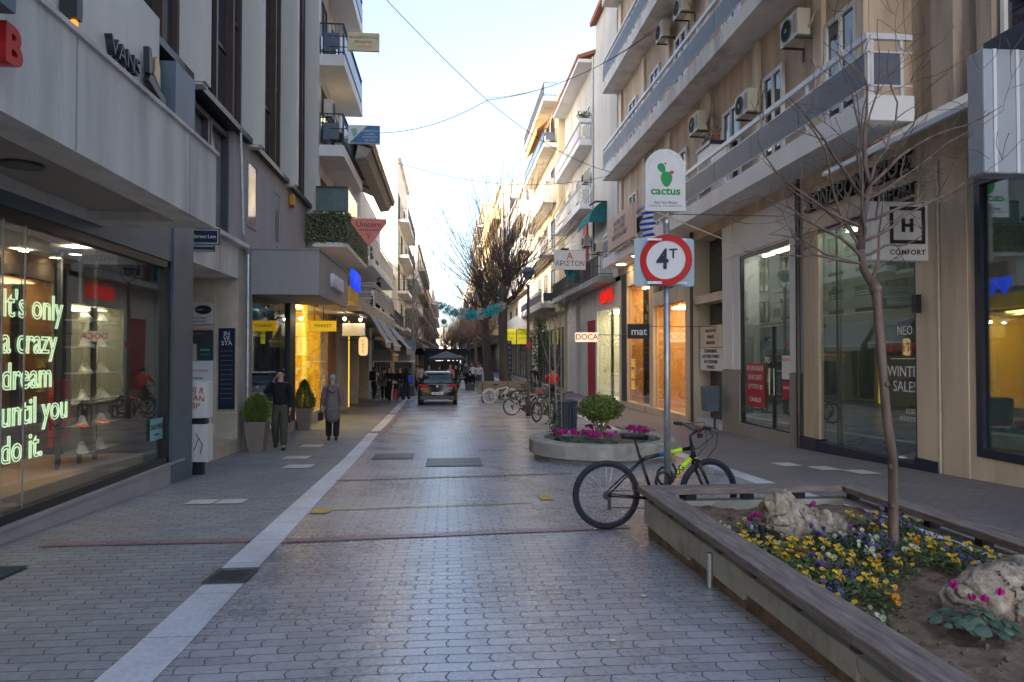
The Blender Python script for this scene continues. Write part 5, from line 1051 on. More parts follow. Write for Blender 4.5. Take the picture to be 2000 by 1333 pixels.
# ================================================================= trees
def grow(mb, p, d, L_, r, rnd, depth, bend=.25, up=.12, nseg=5, kids=(3, 5), spread=.7, shrink=.62, nside=5, mi=0, minr=.002, tip=.3):
    pts = [Vector(p)]; rr_ = [r]; q = Vector(p); dd = Vector(d).normalized()
    for i in range(nseg):
        dd = (dd+Vector([rnd.gauss(0, bend) for _ in range(3)])*.5+Vector((0, 0, up))).normalized(); q = q+dd*L_/nseg; pts.append(q.copy()); rr_.append(max(minr, r*(1-(1-tip)*(i+1)/nseg)))
    mb.path(pts, rr_, nside if r > .008 else 3, mi, caps=False)
    if depth > 0:
        for k in range(rnd.randint(*kids)):
            i = rnd.randint(1, nseg); b = pts[i]; ax = Vector([rnd.gauss(0, 1) for _ in range(3)]); dr = (pts[i]-pts[i-1]).normalized(); side = (ax-dr*ax.dot(dr)).normalized()
            grow(mb, b, dr*(1-spread*.5)+side*spread, L_*shrink*rnd.uniform(.6, 1.1), rr_[i]*.6, rnd, depth-1, bend, up, max(3, nseg-1), kids, spread, shrink, nside, mi, minr, tip)
rt = empty('young_tree', (3.1, 4.8, .9), 'slender leafless young tree growing in the foreground flower bed', 'tree')
tp = [(0, 0, -.05), (.015, 0, .12), (.02, 0, .66), (-.03, 0, 1.02), (-.06, 0, 1.45), (-.085, 0, 1.78), (-.10, 0, 1.88), (-.18, .0, 2.0), (-.205, 0, 2.15)]
mb = MB(); mb.path(tp, [.050, .035, .031, .030, .029, .028, .034, .027, .023], 12); mb.ball((-.1, 0, 1.87), .042, 10, 6); mb.path([(-.205, 0, 2.15), (-.19, .0, 2.35), (-.13, 0, 2.6)], [.03, .026, .018], 8); 
for z in (.35, .62, 1.2): mb.ball((-.0-.03*z, -.03, z), (.016, .014, .024), 8, 5)
mb.build('trunk', M['bark2'], rt, smooth=True)
mb = MB(); rnd = random.Random(11)
br = [((-.12, 0, 1.9), (.5, .2, .75), .75), ((-.2, 0, 2.05), (-1, .1, .12), .95), ((-.2, 0, 2.1), (-1, -.25, .5), .9), ((-.2, 0, 2.15), (-.6, .3, .9), 1.2), ((-.19, 0, 2.3), (-.9, 0, .75), 1.0), ((-.18, 0, 2.35), (.25, .2, 1), 1.6), ((-.13, 0, 2.6), (-.25, .1, 1), 1.7), ((-.13, 0, 2.6), (.5, .1, 1), 1.5),
      ((-.2, 0, 2.2), (.9, .1, .5), 1.0), ((-.19, 0, 2.35), (1, .2, .22), 1.05), ((-.15, 0, 2.5), (1, -.1, .7), 1.1), ((-.2, 0, 2.05), (-.9, .1, -.15), .7), ((-.2, 0, 2.1), (.8, .1, .05), .6), ((-.15, 0, 2.5), (-1, -.1, .35), 1.1), ((-.2, 0, 2.2), (-.2, .6, .8), 1.2), ((-.2, 0, 2.15), (-.1, -.4, 1), 1.1), ((-.13, 0, 2.6), (-.7, 0, .9), 1.4), ((-.13, 0, 2.6), (.9, 0, .9), 1.2)]
for (p, d, L_) in br: grow(mb, p, d, L_, rnd.uniform(.009, .015), rnd, 2, .34, .05, 8, (2, 4), .8, .5, 6, minr=.0022, tip=.22)
mb.build('crown', M['bark2'], rt, smooth=True)
def pollard(x, y, lb, H_=6.2, r=.27, whips=260, Lw=(3, 6.5), lean=(0, 0), seed=1, spread=1.0, mt='twigd', grp=None):
    e = empty('bare_tree', (x, y, gz(y)), lb, 'tree', grp); rnd = random.Random(seed); mb = MB(); k = [(lean[0]*t, lean[1]*t, H_*t) for t in (0, .1, .35, .6, .85, 1)]
    mb.path([Vector(p)+Vector((rnd.uniform(-.04, .04), 0, 0)) for p in k], [r*1.35, r*1.08, r, r*.92, r*.85, r*.7], 12)
    heads = []; top = Vector((lean[0], lean[1], H_))
    for i in range(9):
        a = 2*PI*i/9+rnd.uniform(-.3, .3); b0 = Vector((lean[0]*.85, lean[1]*.85, H_*rnd.uniform(.74, .98))); d = Vector((math.cos(a), math.sin(a)*.8, rnd.uniform(.3, 1.3))).normalized(); L_ = rnd.uniform(.6, 1.6)*spread; q = b0+d*L_; mb.path([b0, b0+d*L_*.5+Vector((0, 0, .03)), q], [r*.34, r*.26, r*.18], 7); mb.ball(q, (.12, .12, .11), 7, 5, jit=.5); heads.append((q, d))
    heads.append((top, Vector((0, 0, 1)))); heads.append((top+Vector((.2, 0, .3)), Vector((0, 0, 1)))); mb.path([top, top+Vector((.2, 0, .3))], [r*.6, r*.4], 8)
    mb.build('trunk', M['bark'], e, smooth=True); mb = MB()
    for i in range(whips):
        q, d = rnd.choice(heads); a = rnd.uniform(0, 2*PI); out = Vector((math.cos(a), math.sin(a), 0))
        dd = (d*.7+out*rnd.uniform(.1, .9)+Vector((0, 0, rnd.uniform(-.15, 1.25)))).normalized(); L_ = rnd.uniform(*Lw)*(1.12 if dd.z > .5 else .75)*spread; pts = [q]; c = Vector(q)
        for s in range(6): c = c+dd*L_/6; dd = (dd+Vector((rnd.gauss(0, .04), rnd.gauss(0, .04), .09))).normalized(); pts.append(c.copy())
        mb.path(pts, [.022, .018, .014, .011, .009, .007, .004], 4, caps=False)
        for s in range(5):
            j = rnd.randint(1, 5); w_ = Vector([rnd.gauss(0, 1) for _ in range(3)]); w2 = (pts[j]-pts[j-1]).normalized()*.8+w_.normalized()*.6; l2 = rnd.uniform(.4, 1.3)*spread; mb.path([pts[j], pts[j]+w2*l2*.5, pts[j]+w2*l2+Vector((0, 0, .1*l2))], [.009, .006, .004], 3, caps=False)
    mb.build('crown', M[mt], e); return e
pollard(3.15, 40, 'large pollarded bare tree, the nearer of two thick trunks right of the car', 6.3, .27, 230, (3, 6.6), (-.1, 0), 2, 1.05)
pollard(2.75, 46.5, 'bare tree with darker thinner trunk just left of the nearest thick trunk', 5.6, .26, 130, (2.2, 4.8), (-.5, 0), 5, .95)
M['twigf'] = mat('brown_twigs', (.15, .095, .075), .9, var=.2)
for i, (x, y, s) in enumerate([(3.0, 56, .8), (2.6, 66, .85), (2.3, 78, .85), (1.9, 92, .9), (1.6, 110, .95), (1.2, 132, 1.0), (.3, 88, .7), (-.2, 118, .8), (-.6, 150, 1.0), (1.5, 160, 1.1)]):
    pollard(x, y, 'brown leafless street tree in the distance down the middle of the street', 4.2*s+.6,   .16, 75, (1.8, 3.8), (rnd.uniform(-.3, .3), 0), 20+i, s, 'twigf', 'distant bare street trees')
e = empty('thin_tree', (-2.05, 42, 0), 'tall thin leafless tree wound with light strings at the left pavement edge', 'tree'); rnd = random.Random(4)
MB().path([(0, 0, 0), (.05, 0, 2), (0, 0, 4.3), (.03, 0, 6.2)], [.13, .11, .09, .05], 8).build('trunk', M['twig'], e, smooth=True); mb = MB()
grow(mb, (.03, 0, 6.1), (0, 0, 1), 5.5, .045, rnd, 0, .05, .3, 6)
for i in range(26): z = rnd.uniform(2.4, 7); a = rnd.uniform(0, 2*PI); grow(mb, (0, 0, z), (math.cos(a), math.sin(a), 1.0), rnd.uniform(1.0, 3.2), .025, rnd, 1, .15, .12, 5, (2, 4), .6, .5, 4, minr=.006)
mb.build('crown', M['twig'], e)
e = empty('thin_tree', (-3.0, 70, 0), 'farther thin leafless tree on the left beyond the light wound one', 'tree'); mb = MB().path([(0, 0, 0), (0, 0, 5)], [.14, .08], 7)
for i in range(34): z = rnd.uniform(2.5, 5); a = rnd.uniform(0, 2*PI); grow(mb, (0, 0, z), (math.cos(a)*.9, math.sin(a), 1.0), rnd.uniform(1.5, 4), .03, rnd, 1, .15, .12, 5, (2, 4), .6, .5, 4, minr=.008)
mb.build('branches', M['twigf'], e)

# ================================================================= round planter
def leafball(mb, c, r, n, s, seed, hollow=.55, flat=1):
    rr = random.Random(seed)
    for i in range(n):
        d = Vector([rr.gauss(0, 1) for _ in range(3)]).normalized(); q = hollow+(1.04-hollow)*rr.random()**.6; q *= 1+.22*noise.noise(d*2.3+Vector((seed, 0, 0)))+.1*noise.noise(d*6+Vector((seed, 0, 0)))
        p = Vector((c[0]+d.x*r[0]*q, c[1]+d.y*r[1]*q, c[2]+d.z*r[2]*q)); u = (d+Vector([rr.gauss(0, .6) for _ in range(3)])).normalized(); v = u.orthogonal().normalized(); v = (v*math.cos(i)+u.cross(v)*math.sin(i)); a = s*rr.uniform(.6, 1.2)
        mb.add([p-v*a*.5, p+u*a*.5+v.cross(u)*a*.3, p+v*a*.5+u*a*.3, p+u*a*.2-v.cross(u)*a*.3], [(0, 1, 2, 3)])
RC = (3.02, 13.95); rz = gz(13.95)
rp = empty('round_planter', (RC[0], RC[1], rz), 'low round concrete planter with magenta cyclamens and a clipped bush', 'planter')
MB().lathe([(1.32, -.12), (1.32, .09), (1.28, .09)], (0, 0, 0), 64).build('base', M['conc2'], rp, smooth=False)
MB().lathe([(1.36, .09), (1.43, .13), (1.43, .37), (1.40, .40), (1.15, .40), (1.13, .37), (1.13, .09)], (0, 0, 0), 72, closed=True).build('concrete_ring', M['mossconc'], rp)
mb = MB(); mb.lathe([(1.14, .30), (.8, .34), (.4, .36), (.0, .37)], (0, 0, 0), 40); mb.build('soil', M['soil'], rp, smooth=True)
rr = random.Random(8)
for i in range(26):
    a = rr.uniform(0, 2*PI); r = rr.uniform(.55, 1.02)
    if i < 16: a = rr.uniform(PI, 2*PI)
    if abs(a-1.57*3.4) < .35: continue
    cyclamen('magenta cyclamen growing in the round concrete planter', (RC[0]+r*math.cos(a), RC[1]+r*math.sin(a), rz+.33), 16, 8, .17, 40+i, 'cyclamens in the round planter', .045, .19)
bs_ = empty('clipped_bush', (2.98, 13.9, rz+.34), 'round clipped green bush on bare stems in the round planter', 'bush'); mb = MB()
for i in range(11): a = rr.uniform(0, 2*PI); mb.path([(.04*math.cos(a), .04*math.sin(a), 0), (.09*math.cos(a), .09*math.sin(a), .22), (.24*math.cos(a), .24*math.sin(a), .52)], [.016, .013, .008], 5)
mb.build('stems', M['twig'], bs_); mb = MB(); leafball(mb, (0, 0, .62), (.42, .40, .25), 3900, .058, 3, .35); mb.build('foliage', M['leaf'], bs_)
sp_ = empty('staked_sapling', (2.12, 14.1, rz+.34), 'pale staked sapling with thin bare shoots in the round planter', 'tree'); mb = MB(); mb.path([(.05, 0, 0), (.0, 0, 1.2), (-.03, 0, 2.2)], [.022, .018, .014], 6)
for i in range(9): grow(mb, (-.02, 0, rr.uniform(1.2, 2.2)), (rr.uniform(-.6, .6), rr.uniform(-.3, .3), 1), rr.uniform(.7, 1.3), .008, rr, 1, .12, .1, 4, (1, 3), .6, .5, 4, minr=.003)
mb.build('trunk', M['twig'], sp_); mb = MB()
for (a, b) in ((-.12, 0), (.02, .1), (.12, -.05)): mb.tube((a, b, 0), (a*.9, b, 2.4), .012, n=6)
mb.build('stakes', M['twig'], sp_); mb = MB(); leafball(mb, (0, 0, .35), (.16, .16, .4), 420, .05, 12, .1); mb.build('ivy', M['leafd'], sp_)
o = empty('litter_bin', (2.62, 15.85, gz(15.8)), 'black slatted round litter bin behind the round planter', 'litter bin'); mb = MB()
mb.lathe([(.2, .05), (.25, 1.02), (.23, 1.02), (.19, .1)], (0, 0, 0), 32); mb.build('body', M['dark'], o); mb = MB()
for k in range(24): a = 2*PI*k/24; mb.tube((.212*math.cos(a), .212*math.sin(a), .06), (.262*math.cos(a), .262*math.sin(a), 1.0), .012, n=5)
mb.build('slats', M['blueg'], o); MB().lathe([(.27, 1.0), (.275, 1.04), (.22, 1.06), (.215, 1.01)], (0, 0, 0), 32, closed=True).build('rim', M['dark'], o)
# potted conifers
def pot(x, y, lb, cone):
    e = empty('potted_shrub', (x, y, gz(y)), lb, 'potted shrub'); mb = MB(); a, b, h = .15, .23, .64
    mb.add([(-a, -a, 0), (a, -a, 0), (a, a, 0), (-a, a, 0), (-b, -b, h), (b, -b, h), (b, b, h), (-b, b, h), (-b+.03, -b+.03, h), (b-.03, -b+.03, h), (b-.03, b-.03, h), (-b+.03, b-.03, h), (-b+.04, -b+.04, h-.08), (b-.04, -b+.04, h-.08), (b-.04, b-.04, h-.08), (-b+.04, b-.04, h-.08)],
       [(0, 3, 2, 1), (0, 1, 5, 4), (1, 2, 6, 5), (2, 3, 7, 6), (3, 0, 4, 7), (4, 5, 9, 8), (5, 6, 10, 9), (6, 7, 11, 10), (7, 4, 8, 11), (8, 9, 13, 12), (9, 10, 14, 13), (10, 11, 15, 14), (11, 8, 12, 15), (12, 13, 14, 15)]); mb.build('pot', M['tan'], e, bevel=.008)
    mb = MB(); rr = random.Random(int(y)); H_ = .85 if cone else .62
    for i in range(4200):
        t = rr.random(); prof = (1 if cone else math.sin(PI*min(1, (t+.18)/1.18))**.75)*(.28 if not cone else .0)+(.27*(1-t**1.9)**.75*min(1, .55+t*4) if cone else 0); a = rr.uniform(0, 2*PI); q = prof*(.55+.52*rr.random()**.6)*(1+.45*noise.noise((math.cos(a)*1.5+y, math.sin(a)*1.5, t*4))+.25*noise.noise((math.cos(a)*4, math.sin(a)*4, t*11))); p = Vector((q*math.cos(a), q*math.sin(a), h-.05+H_*t)); u = Vector((math.cos(a)*.6, math.sin(a)*.6, 1+rr.gauss(0, .3))).normalized(); v = u.orthogonal().normalized(); s = rr.uniform(.02, .06); mb.add([p-v*s*.25, p+u*s, p+v*s*.25, p-u*s*.3], [(0, 1, 2, 3)])
    mb.build('foliage', M['leafc'] if cone else M['leaf'], e); MB().tube((0, 0, h-.1), (0, 0, h+.3), .02).build('stem', M['bark'], e)
pot(-4.08, 15.85, 'nearer potted green shrub in a square taupe pot beside the marble pillar', False)
pot(-4.15, 21.3, 'farther potted cone shrub in a square taupe pot by the yellow shop', True)
e = empty('potted_hedge', (-2.6, 41, 0), 'bright green hedge shrub behind the group of people', 'hedge'); mb = MB(); leafball(mb, (.2, 0, 1.1), (.5, .4, .55), 1500, .08, 2, .3); mb.build('foliage', M['leaf'], e); MB().box(-.3, -.3, 0, .7, .3, .6).build('trough', M['dark'], e)

# ================================================================= sign post, lamps, benches
sp = empty('weight_limit_sign', (2.11, 6.78, .58), 'round 4 tonne limit sign with red ring on a galvanised pole by the bicycle', 'traffic sign')
MB().tube((0, 0, 0), (0, 0, 3.02), .031, n=20).build('pole', M['steel'], sp, smooth=True); MB().lathe([(.033, 3.0), (.033, 3.035), (.0, 3.04)], (0, 0, 0), 20).build('pole_cap', M['steel'], sp)
def disc(mb, r0, r1, y0, y1, n=48, mi=0, c=(0, 0)):
    mb.lathe([(r0, y0), (r1, y0), (r1, y1), (r0, y1)] if r0 else [(0, y0), (r1, y0), (r1, y1), (0, y1)], (c[0], 0, c[1]), n, mi, 'y', closed=bool(r0)); return mb
dk = MB(); disc(dk, 0, .243, -.058, -.05); face = dk.build('sign_plate', M['whitep'], sp); 
rg = MB(); disc(rg, .185, .248, -.064, -.059); ring = rg.build('red_ring', mat('sign_red', (.55, .006, .01), .35), sp)
t4 = text('4', .27, M['nav'], sp, (0, 0, 0), depth=.002, bold=.006, sx=.85); tT = text('T', .13, M['nav'], sp, (0, 0, 0), depth=.002, bold=.002)
an = R(-22)
for o, (lx, lz) in ((face, (0, 0)), (ring, (0, 0)), (t4, (-.03, -.0)), (tT, (.07, .055))):
    o.rotation_euler = (0, 0, an); o.location = (lx*math.cos(an)+.062*math.sin(an) if o in (t4, tT) else 0, lx*math.sin(an)-.062*math.cos(an)*1 if o in (t4, tT) else 0, 2.64+lz)
mb = MB(); w2, h2, c_ = .30, .235, .03
pts = []
for (cx, cz, a0) in ((w2-c_, h2-c_, 0), (-w2+c_, h2-c_, PI/2), (-w2+c_, -h2+c_, PI), (w2-c_, -h2+c_, PI*1.5)): pts += [(cx+c_*math.cos(a0+PI/2*i/5), .036, cz+c_*math.sin(a0+PI/2*i/5)) for i in range(6)]
mb.prism(pts, (0, .004, 0)); o = mb.build('rear_plate', mat('plate_grey', (.30, .39, .44), .5, metal=.3, var=.05), sp); o.location = (-.01, 0, 2.63)
MB().box(-.2, -.045, 2.41, .19, -.032, 2.435).box(-.2, -.045, 2.83, .19, -.032, 2.85).build('clamp_bar', M['steel'], sp)
def lamp_post(x, y, lb, s=1):
    e = empty('street_lamp', (x, y, gz(y)), lb, 'street lamp'); MB().lathe([(.1, 0), (.1, .5), (.06, .6), (.055, 4.75), (.07, 4.8)], (0, 0, 0), 12).build('pole', M['dark'], e, smooth=True); mb = MB()
    for sg in (1, -1): mb.path([(0, 0, 4.75), (sg*.16, 0, 4.85), (sg*.25, 0, 5.05), (sg*.27, 0, 5.26)], .016, 6)
    mb.build('arms', M['dark'], e); MB().lathe([(.28, 5.24), (.27, 5.3), (.2, 5.4), (.08, 5.46), (0, 5.47)], (0, 0, 0), 24).build('cap', M['blueg'], e, smooth=True); MB().lathe([(.2, 5.24), (.16, 5.08), (.1, 5.0)], (0, 0, 0), 20).build('diffuser', M['frost'], e, smooth=True); return e
lamp_post(2.93, 26.1, 'street lamp with domed cap and two curved arms, left of the red jacket cyclist')
e = lamp_post(-.35, 62, 'distant street lamp standing in the middle of the street')
o = MB().box(-.11, -.07, 0, .11, -.05, .22).build('round_sticker', M['redp'], label='small red sticker on the street lamp pole', cat='sticker'); o.location = (2.93, 26.1, 2.6); o.scale = (.7, 1, .9)
def bench(x, y, lb, L_, rz, m, back=True):
    e = empty('bench', (x, y, gz(y)), lb, 'bench', rz=rz); mb = MB()
    for i in range(4): mb.box(-L_/2, -.22+i*.115, .42, L_/2, -.12+i*.115, .46)
    mb.build('seat', m, e)
    if back:
        mb = MB()
        for z in (.60, .76, .9): mb.box(-L_/2, .24, z-.02, L_/2, .28, z+.09)
        mb.build('backrest', m, e)
    for sx in (-1, 1):
        mb = MB(); xx = sx*(L_/2-.25); mb.box(xx-.03, -.2, 0, xx+.03, -.14, .42); mb.box(xx-.03, .16, 0, xx+.03, .22, .42); mb.box(xx-.028, -.2, .36, xx+.028, .22, .418)
        if back: mb.box(xx-.03, .215, .42, xx+.03, .24, .95)
        mb.build('leg', M['dark'], e)
bench(2.75, 34.8, 'long grey slatted bench with backrest behind the white bicycle', 2.6, .05, M['bench']); bench(2.6, 36.5, 'second grey slatted bench just behind the long one', 2.2, PI, M['bench'])
bench(3.55, 27.2, 'red brown backless bench beside the street lamp', 1.1, 0, M['benchr'], False)

# ================================================================= bicycles
def bicycle(lb, loc, rz, fm, accent=None, rimm=None, tyre=None, steer=0, fender=False, basket=False, detail=True, grp=None):
    e = empty('bicycle', loc, lb, 'bicycle', grp, rz=rz); r = .335; tyre = tyre or M['rubber']; rimm = rimm or M['dark']
    fr = MB(); hub, BB, st, hd, hb = (0, 0, r), (.47, 0, .29), (.335, 0, .71), (.86, 0, .80), (.885, 0, .69)
    fr.tube(BB, st, .016, .016, 10); fr.path([(.35, 0, .665), (.40, 0, .69), (.86, 0, .785)], .020, 10); fr.tube(BB, (.875, 0, .71), .024, .022, 10); fr.tube(hb, hd, .021, .021, 10)
    for s in (-1, 1): fr.tube((.44, s*.03, .29), (0, s*.065, r), .010, .008, 8); fr.tube((.345, s*.02, .66), (0, s*.065, r), .009, .008, 8)
    fr.build('frame', fm, e, smooth=True)
    if accent:
        a = MB(); a.tube((.50, 0, .325), (.845, 0, .682), .0285, .0265, 10); a.build('yellow_decal', accent, e, smooth=True)
        a = MB(); a.tube((.53, 0, .7175), (.63, 0, .738), .0215, n=10); a.build('blue_decal', mat('decal_blue', (.02, .22, .65), .4), e, smooth=True)
        a = MB(); a.tube((.635, 0, .739), (.76, 0, .765), .0215, n=10); a.build('top_decal', accent, e, smooth=True)
        t = text('BULLDOG', .085, M['ink'], e, (.655, -.027, .495), depth=.001, bold=.002, sx=.8); t.rotation_euler = (0, R(-46), 0)
    fk = empty('front_fork', (.86, 0, 0)); fk.parent = e; fk.rotation_euler = (0, 0, steer)
    def wheel(name, par, cx):
        w_ = MB(); w_.lathe([(r-.045, -.016), (r-.03, -.024), (r-.008, -.019), (r, 0), (r-.008, .019), (r-.03, .024), (r-.045, .016)], (0, 0, 0), 44, axis='y', closed=True); o = w_.build(name, tyre, par, smooth=True); o.location = (cx, 0, r)
        MB().lathe([(r-.062, -.012), (r-.043, -.014), (r-.043, .014), (r-.062, .012)], (0, 0, 0), 44, axis='y', closed=True).build('rim', rimm, o); s = MB()
        for k in range(28):
            a = 2*PI*k/28; b = a+(.22 if k % 2 else -.22); q = .03 if k % 4 < 2 else -.03; s.tube((.02*math.cos(b), q, .02*math.sin(b)), ((r-.05)*math.cos(a), 0, (r-.05)*math.sin(a)), .0014, n=3)
        s.lathe([(.022, -.045), (.022, .045)], (0, 0, 0), 12, axis='y'); s.build('spokes', M['steel'], o)
        if fender: MB().path([((r+.03)*math.cos(t), 0, (r+.03)*math.sin(t)) for t in [PI*(.15+.75*i/10) for i in range(11)]], .018, 6).build('mudguard', fm, o)
        return o
    wheel('wheel', e, 0)
    f = MB(); ang = [( .0, .80), (.03, .70), (.08, .60), (.19, r)]
    for s in (-1, 1): f.path([(.035, s*.02, .66), (.05, s*.06, .62), (.11, s*.062, .5), (.19, s*.06, r)], [.014, .017, .016, .012], 8)
    f.box(.02, -.06, .645, .06, .06, .675); f.path([(.0, 0, .78), (-.015, 0, .90), (.05, 0, .95)], [.016, .016, .018], 8); f.build('fork', M['black'], fk, smooth=True)
    wheel('wheel', fk, .19)
    hbm = MB(); hbm.path([(.0, -.30, 1.0), (.03, -.2, 1.0), (.05, -.06, .955), (.05, .06, .955), (.03, .2, 1.0), (.0, .30, 1.0)], .012, 8); h_ = hbm.build('handlebar', M['dark'], fk, smooth=True)
    for s in (-1, 1): MB().tube((.012, s*.2, 1.0), (-.0, s*.31, 1.0), .018, n=8).build('grip', M['rubber'], h_, smooth=True); MB().path([(.04, s*.17, 1.0), (.10, s*.2, .98), (.11, s*.28, .97)], .006, 5).build('brake_lever', M['steel'], h_)
    if detail:
        c = MB(); c.path([(.06, -.2, 1.0), (.2, -.15, .98), (.23, -.08, .8), (.12, -.05, .65)], .004, 5); c.path([(.06, .2, 1.0), (.22, .1, 1.02), (.2, .03, .8), (.08, .02, .7)], .004, 5); c.path([(.06, -.18, 1.0), (.18, -.1, .9), (.06, -.03, .78), (-.06, -.02, .76)], .004, 5); c.build('cables', M['ink'], fk)
        MB().box(.06, -.03, .93, .1, .03, .98).build('lamp_bracket', M['redp'], fk); MB().lathe([(.025, 0), (.03, .04)], (.09, -.01, .88), 10).build('bell', M['ink'], fk)
    for ch_ in list(fk.children):
        l0 = ch_.location.copy(); ch_.parent = e; ch_.location = Matrix.Rotation(steer, 3, 'Z') @ l0 + Vector((.86, 0, 0)); ch_.rotation_euler = (0, 0, steer)
    bpy.data.objects.remove(fk)
    sd = MB(); sd.path([(.335, 0, .70), (.285, 0, .875)], .0125, 8); sd.build('seat_post', M['black'], e)
    sa = MB(); prof = [(-.13, .075, .03), (-.08, .078, .035), (0, .05, .03), (.07, .025, .025), (.14, .016, .02)]; vv = []
    for (x, w_, h) in prof: vv += [(x, -w_, 0), (x, -w_*.6, h*.8), (x, 0, h*.75), (x, w_*.6, h*.8), (x, w_, 0), (x, 0, -.035)]
    sa.add(vv, [(i*6+k, i*6+(k+1) % 6, i*6+6+(k+1) % 6, i*6+6+k) for i in range(4) for k in range(6)]+[(0, 5, 4, 3, 2, 1), (24, 25, 26, 27, 28, 29)]); o = sa.build('saddle', M['black'], e, smooth=True); o.location = (.28, 0, .905); o.rotation_euler = (0, R(3), 0)
    cr = MB(); cr.lathe([(.085, -.052), (.09, -.048), (.085, -.044), (.02, -.046)], (.47, 0, .29), 24, axis='y'); cr.tube((.47, -.06, .29), (.60, -.07, .21), .011, n=6); cr.tube((.47, .06, .29), (.34, .07, .37), .011, n=6); cr.box(.55, -.15, .195, .65, -.07, .22); cr.box(.29, .07, .36, .39, .15, .385); cr.build('crank', M['dark'], e)
    ch = MB(); ch.path([(.47, -.048, .377), (0, -.048, r+.045)], .005, 4); ch.path([(.47, -.048, .203), (.03, -.048, .22), (.0, -.048, .24), (.03, -.048, .28)], .005, 4); ch.lathe([(.045, -.052), (.045, -.04)], (0, 0, r), 16, axis='y'); ch.box(0, -.075, .2, .03, -.05, .31); ch.build('chain', M['dark'], e)
    if basket: b = MB(); b.box(1.0, -.15, .75, 1.3, .15, .98); b.build('basket', M['benchr'], e)
    return e
M['rubber'] = mat('tyre_rubber', (.022, .022, .024), .75); yg = mat('acid_yellow', (.55, .75, .02), .35)
bk = bicycle('black mountain bicycle with acid yellow and blue tube decals locked to the pole', (1.545, 6.93, gz(6.9)+.006), 0, mat('bike_black', (.012, .014, .02), .25), yg, mat('blue_rim', (.012, .018, .06), .35), steer=.25)
lk = MB(); lk.path([(2.11+.075*math.cos(a), 6.86+.03*math.sin(a), 1.12+.085*math.sin(a)-.0) for a in [2*PI*i/16 for i in range(17)]], .013, 6); lk.path([(2.05+.07*math.cos(a), 6.72, 1.10+.085*math.sin(a)) for a in [2*PI*i/16 for i in range(17)]], .013, 6); lk.path([(2.12, 6.86, 1.04), (2.2, 6.9, 1.06), (2.24, 6.9, 1.16), (2.2, 6.9, 1.24)], .012, 6); lk.build('cable_lock', M['ink'], label='black cable lock looped round the sign pole and bicycle', cat='lock')
silver = mat('bike_silver', (.5, .5, .52), .3, metal=.5)
bicycle('silver grey mountain bicycle leaning by the red brown bench', (2.35, 26.4, gz(26.4)), .12, silver, steer=-.2, rimm=silver, detail=False)
bicycle('white city bicycle with cream tyres in front of the long bench', (1.95, 33.8, gz(33.8)), .05, M['whitep'], tyre=M['acw'], rimm=M['whitep'], fender=True, detail=False)
bicycle('dark bicycle with brown crate standing behind the silver one', (3.1, 28.2, gz(28.2)), .25, M['dark'], fender=True, detail=False)
bicycle('black bicycle with wide handlebars behind the staked sapling', (3.35, 22.0, gz(22.0)), 1.15, M['dark'], steer=.5, detail=False)
bicycle('green bicycle parked by the staked sapling', (2.9, 23.3, gz(23.3)), .9, mat('bike_green', (.02, .1, .09), .4), detail=False)
bicycle('dark bicycle parked by the far bench with raised handlebars', (3.2, 33.2, gz(33.2)), -.2, M['dark'], detail=False)
o = MB().box(3.35, 28.0, .78, 3.75, 28.35, 1.02).build('crate', M['benchr'], label='small brown crate carried on the dark bicycle by the lamp', cat='crate')
